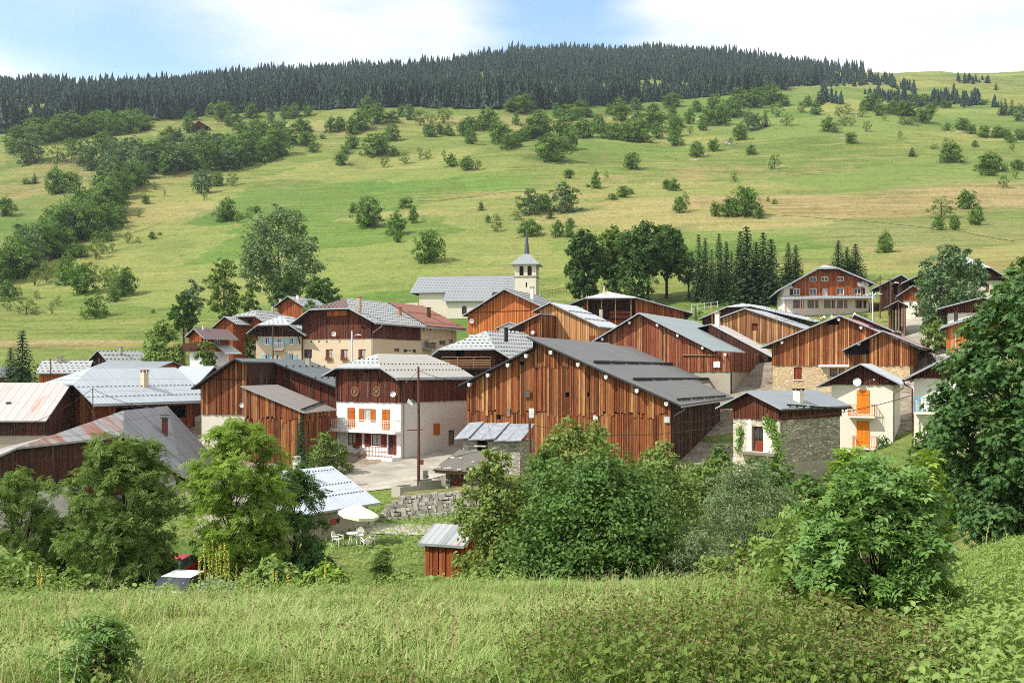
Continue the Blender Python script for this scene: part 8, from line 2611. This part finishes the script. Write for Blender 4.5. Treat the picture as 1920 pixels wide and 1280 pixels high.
def stalks(n, reg, hr, leaf, mats, name, label, tipm=None, per=14, shape='oval', dens=.0, fade=120, seed=5):
    """upright leafy weeds; REG = (px0, px1, d0, d1), thinning out towards its ends"""
    px = rng.uniform(reg[0] - fade, reg[1] + fade, n); D = reg[2] + (reg[3] - reg[2]) * rng.uniform(0, 1, n) ** .8
    e = np.minimum(px - (reg[0] - fade), reg[1] + fade - px) / (2 * fade)
    ed = np.clip((reg[3] - D) / (.25 * (reg[3] - reg[2])), 0, 1)
    x = (px - CX) / F * D
    cl = fnoise(x / .8, D / .8, 121 + seed, 3)
    ok = (rng.uniform(0, 1, n) < np.clip(e, 0, 1) * (.25 + .75 * ed)) & (cl > rng.uniform(-.45, .1, n) - dens)
    x, D, cl = x[ok], D[ok], cl[ok]
    N = len(x)
    z = zt(x, D)
    H = rng.uniform(hr[0], hr[1], N) * np.clip(.85 + .9 * cl, .4, 1.4)
    ln = rng.normal(0, .16, (N, 2))
    t = np.tile(np.linspace(.12, 1, per), (N, 1)) + rng.uniform(-.03, .03, (N, per))
    an = np.tile(np.arange(per) * 1.57, (N, 1)) + rng.uniform(0, 6.28, (N, 1)) + rng.uniform(-.4, .4, (N, per))
    r = leaf * .45 * (1.15 - t)
    C = np.stack([x[:, None] + ln[:, :1] * t * H[:, None] + np.cos(an) * r, D[:, None] + ln[:, 1:] * t * H[:, None] + np.sin(an) * r, z[:, None] + t * H[:, None]], -1).reshape(-1, 3)
    out = np.stack([np.cos(an), np.sin(an), 0 * an], -1).reshape(-1, 3)
    Nn = out * .35 + unit(len(C)) * .3 + np.array([0, 0, .9]); Nn /= np.linalg.norm(Nn, axis=1)[:, None]
    T, tri = LEAF[shape]; T = np.asarray(T, float); tri = np.asarray(tri)
    a = out + np.array([0, 0, -.35]); a = a - Nn * np.sum(a * Nn, 1)[:, None]; a /= np.linalg.norm(a, axis=1)[:, None]
    b = np.cross(a, Nn)
    s_ = (leaf * rng.uniform(.6, 1.2, len(C)) * (1.25 - .75 * t.ravel()))[:, None, None]
    v = C[:, None, :] + s_ * (T[None, :, 0, None] * b[:, None, :] + T[None, :, 1, None] * a[:, None, :] + T[None, :, 2, None] * Nn[:, None, :])
    f = ((np.arange(len(C)) * len(T))[:, None, None] + tri[None]).reshape(-1, 3)
    rr = np.repeat(np.clip(rng.uniform(0, .7, len(C)) + .3 * t.ravel(), 0, 1), len(tri))
    mi = np.zeros(len(f))
    V = [v.reshape(-1, 3)]; k = len(V[0])
    w = .004 + .0006 * D
    p0 = np.stack([x, D, z - .03], -1); p1 = np.stack([x + ln[:, 0] * H, D + ln[:, 1] * H, z + H], -1)
    sx = np.array([1.0, 0, 0]) * w[:, None]
    V.append(np.stack([p0 - sx, p0 + sx, p1], 1).reshape(-1, 3))
    f2 = k + np.arange(N * 3).reshape(-1, 3)
    f = np.concatenate([f, f2]); rr = np.concatenate([rr, np.full(N, .4)]); mi = np.concatenate([mi, np.zeros(N)])
    if tipm:
        k = k + N * 3; m = 7
        tt = np.tile(np.linspace(.8, 1.06, m), (N, 1)); 
        C = np.stack([x[:, None] + ln[:, :1] * tt * H[:, None], D[:, None] + ln[:, 1:] * tt * H[:, None], z[:, None] + tt * H[:, None]], -1).reshape(-1, 3) + rng.normal(0, .012, (N * m, 3))
        v3, f3, r3 = leaves(C, unit(len(C)), .022, 'rhomb')
        V.append(v3); f = np.concatenate([f, f3 + k]); rr = np.concatenate([rr, r3]); mi = np.concatenate([mi, np.ones(len(f3))])
    return tag(link(name, np_mesh(name, np.concatenate(V), f, mats, rr, mi)), label, kind='stuff')
M['tip'] = m_leaf('brown_seed_tips', ['5c5636', '6f6640', '83754c', '524a30'], .1)
ML = ['l_nettle2', 'tip']
stalks(1500, (1040, 1480, 4.6, 7.6), (.25, .62), .07, ML, 'nettles', 'brown-tipped nettles along the bottom of the meadow', True)
stalks(420, (260, 1000, 4.6, 5.9), (.16, .38), .07, ML, 'nettles', 'sparse low brown-tipped nettles at the bottom left', True)
stalks(900, (1500, 1780, 5.0, 7.4), (.14, .34), .075, ['l_nettle2', 'tip'], 'tall_weeds', 'tall yellowing weeds below the broad-leaved shrub', True, dens=.3, fade=60)
stalks(1500, (1780, 2350, 4.4, 9), (.2, .5), .10, ['l_weed', 'tip'], 'broad_weeds', 'broad pale weeds at the lower right', None, dens=.2)
stalks(6500, (1780, 2450, 7, 25), (.16, .42), .10, ['l_weed', 'tip'], 'bank_weeds', 'lush pale green weeds covering the bank at the right', None, dens=.3)
stalks(900, (1330, 1480, 9, 17), (.2, .5), .10, ['l_weed', 'tip'], 'bank_weeds', 'leafy weeds left of the broad-leaved shrub', True, dens=.1)
stalks(1100, (-200, 900, 19, 24), (.2, .5), .13, ['l_weed', 'tip'], 'edge_weeds', 'leafy weeds along the far edge of the meadow', None)
stalks(1500, (-100, 1350, 4.6, 19), (.1, .28), .085, ['l_nettle2', 'tip'], 'meadow_herbs', 'darker herb tufts scattered through the meadow grass', None, per=9)
ground_leaves(9000, (-100, 900, 24, 34), .17, 'oval', 'l_weed', 'herb_layer', 'leafy herbs along the far edge of the meadow', .8)
ground_leaves(7000, (850, 1500, 25, 34), .15, 'oval', 'l_bush', 'herb_layer', 'leafy herbs under the middle bushes', .8)
ground_leaves(9000, (560, 1000, 52, 78), .2, 'rhomb', 'l_weed', 'herb_layer', 'tufts of herbs around the hollow below the retaining wall', .35)
# mulleins: yellow flower spikes
MUL = [(383, 22.0, 1.3), (391, 21.4, 1.05), (398, 22.6, 1.4), (405, 21.8, 1.1), (412, 22.4, 1.25), (374, 21.2, .95), (421, 20.6, 1.15), (428, 20.2, 1.0), (443, 24.5, 1.15), (512, 24.5, .95), (518, 23.8, .8), (78, 23.0, .9), (72, 22.2, .75), (610, 22.5, .9), (540, 23.5, .8)]
for i, (px, D, hh) in enumerate(MUL):
    g_ = ground(px, D)
    r = tag(empty('mullein_plant', g_), 'yellow mullein spike at the far meadow edge, %s from the left of %d' % (ORDN[sorted(range(len(MUL)), key=lambda k: MUL[k][0]).index(i)], len(MUL)), 'flower', 'yellow mullein spikes in the meadow')
    mb = MB(); mb.tube([(0, 0, -.05), (.02, 0, hh * .5), (.0, 0, hh)], [.018, .014, .006], 5); mb.build('stem', 'l_weed', r)
    k = 90
    t = rng.uniform(.45, 1, k); an = rng.uniform(0, 6.28, k)
    C = np.stack([np.cos(an) * .035 * (1.25 - t), np.sin(an) * .035 * (1.25 - t), t * hh], -1)
    Nn = np.stack([np.cos(an), np.sin(an), .3 + 0 * an], -1); Nn /= np.linalg.norm(Nn, axis=1)[:, None]
    v, f, rr = leaves(C, Nn, .036, 'rhomb'); link('blossom', np_mesh('blossom', v, f, 'mullein', rr), r)
    C = np.stack([rng.normal(0, .05, 16), rng.normal(0, .05, 16), rng.uniform(.02, .35, 16) * hh], -1)
    Nn = unit(16) * .4 + np.array([0, -.2, .9]); Nn /= np.linalg.norm(Nn, axis=1)[:, None]
    v, f, rr = leaves(C, Nn, .2, 'oval'); link('leaf_rosette', np_mesh('leaf_rosette', v, f, 'l_willow', rr), r)

# seed heads and white flowers in the meadow
M['umbel'] = m_plain('white_flower_heads', 'dcdcc8', .8)
stalks(1500, (-150, 1400, 5, 21), (.18, .42), .018, ['l_grass2', 'tip'], 'seed_heads', 'thin grass seed heads standing above the meadow', True, per=4, shape='lance', dens=.1)
# ---------------------------------------------------------------- the air of the valley
mb = MB(); mb.box(-1900, -40, -20, 1900, 1620, 470)
hz = mb.build('haze', m_plain('haze_air', 'ffffff'))
g = G('valley_air')
v_ = g.node('ShaderNodeVolumePrincipled', {'Color': (.80, .88, 1.0, 1), 'Density': 0.00009, 'Anisotropy': 0.2})
g.t.links.new(v_.outputs[0], g.o.inputs['Volume'])
hz.data.materials[0] = g.m
tag(hz, 'thin bluish valley air', kind='stuff')
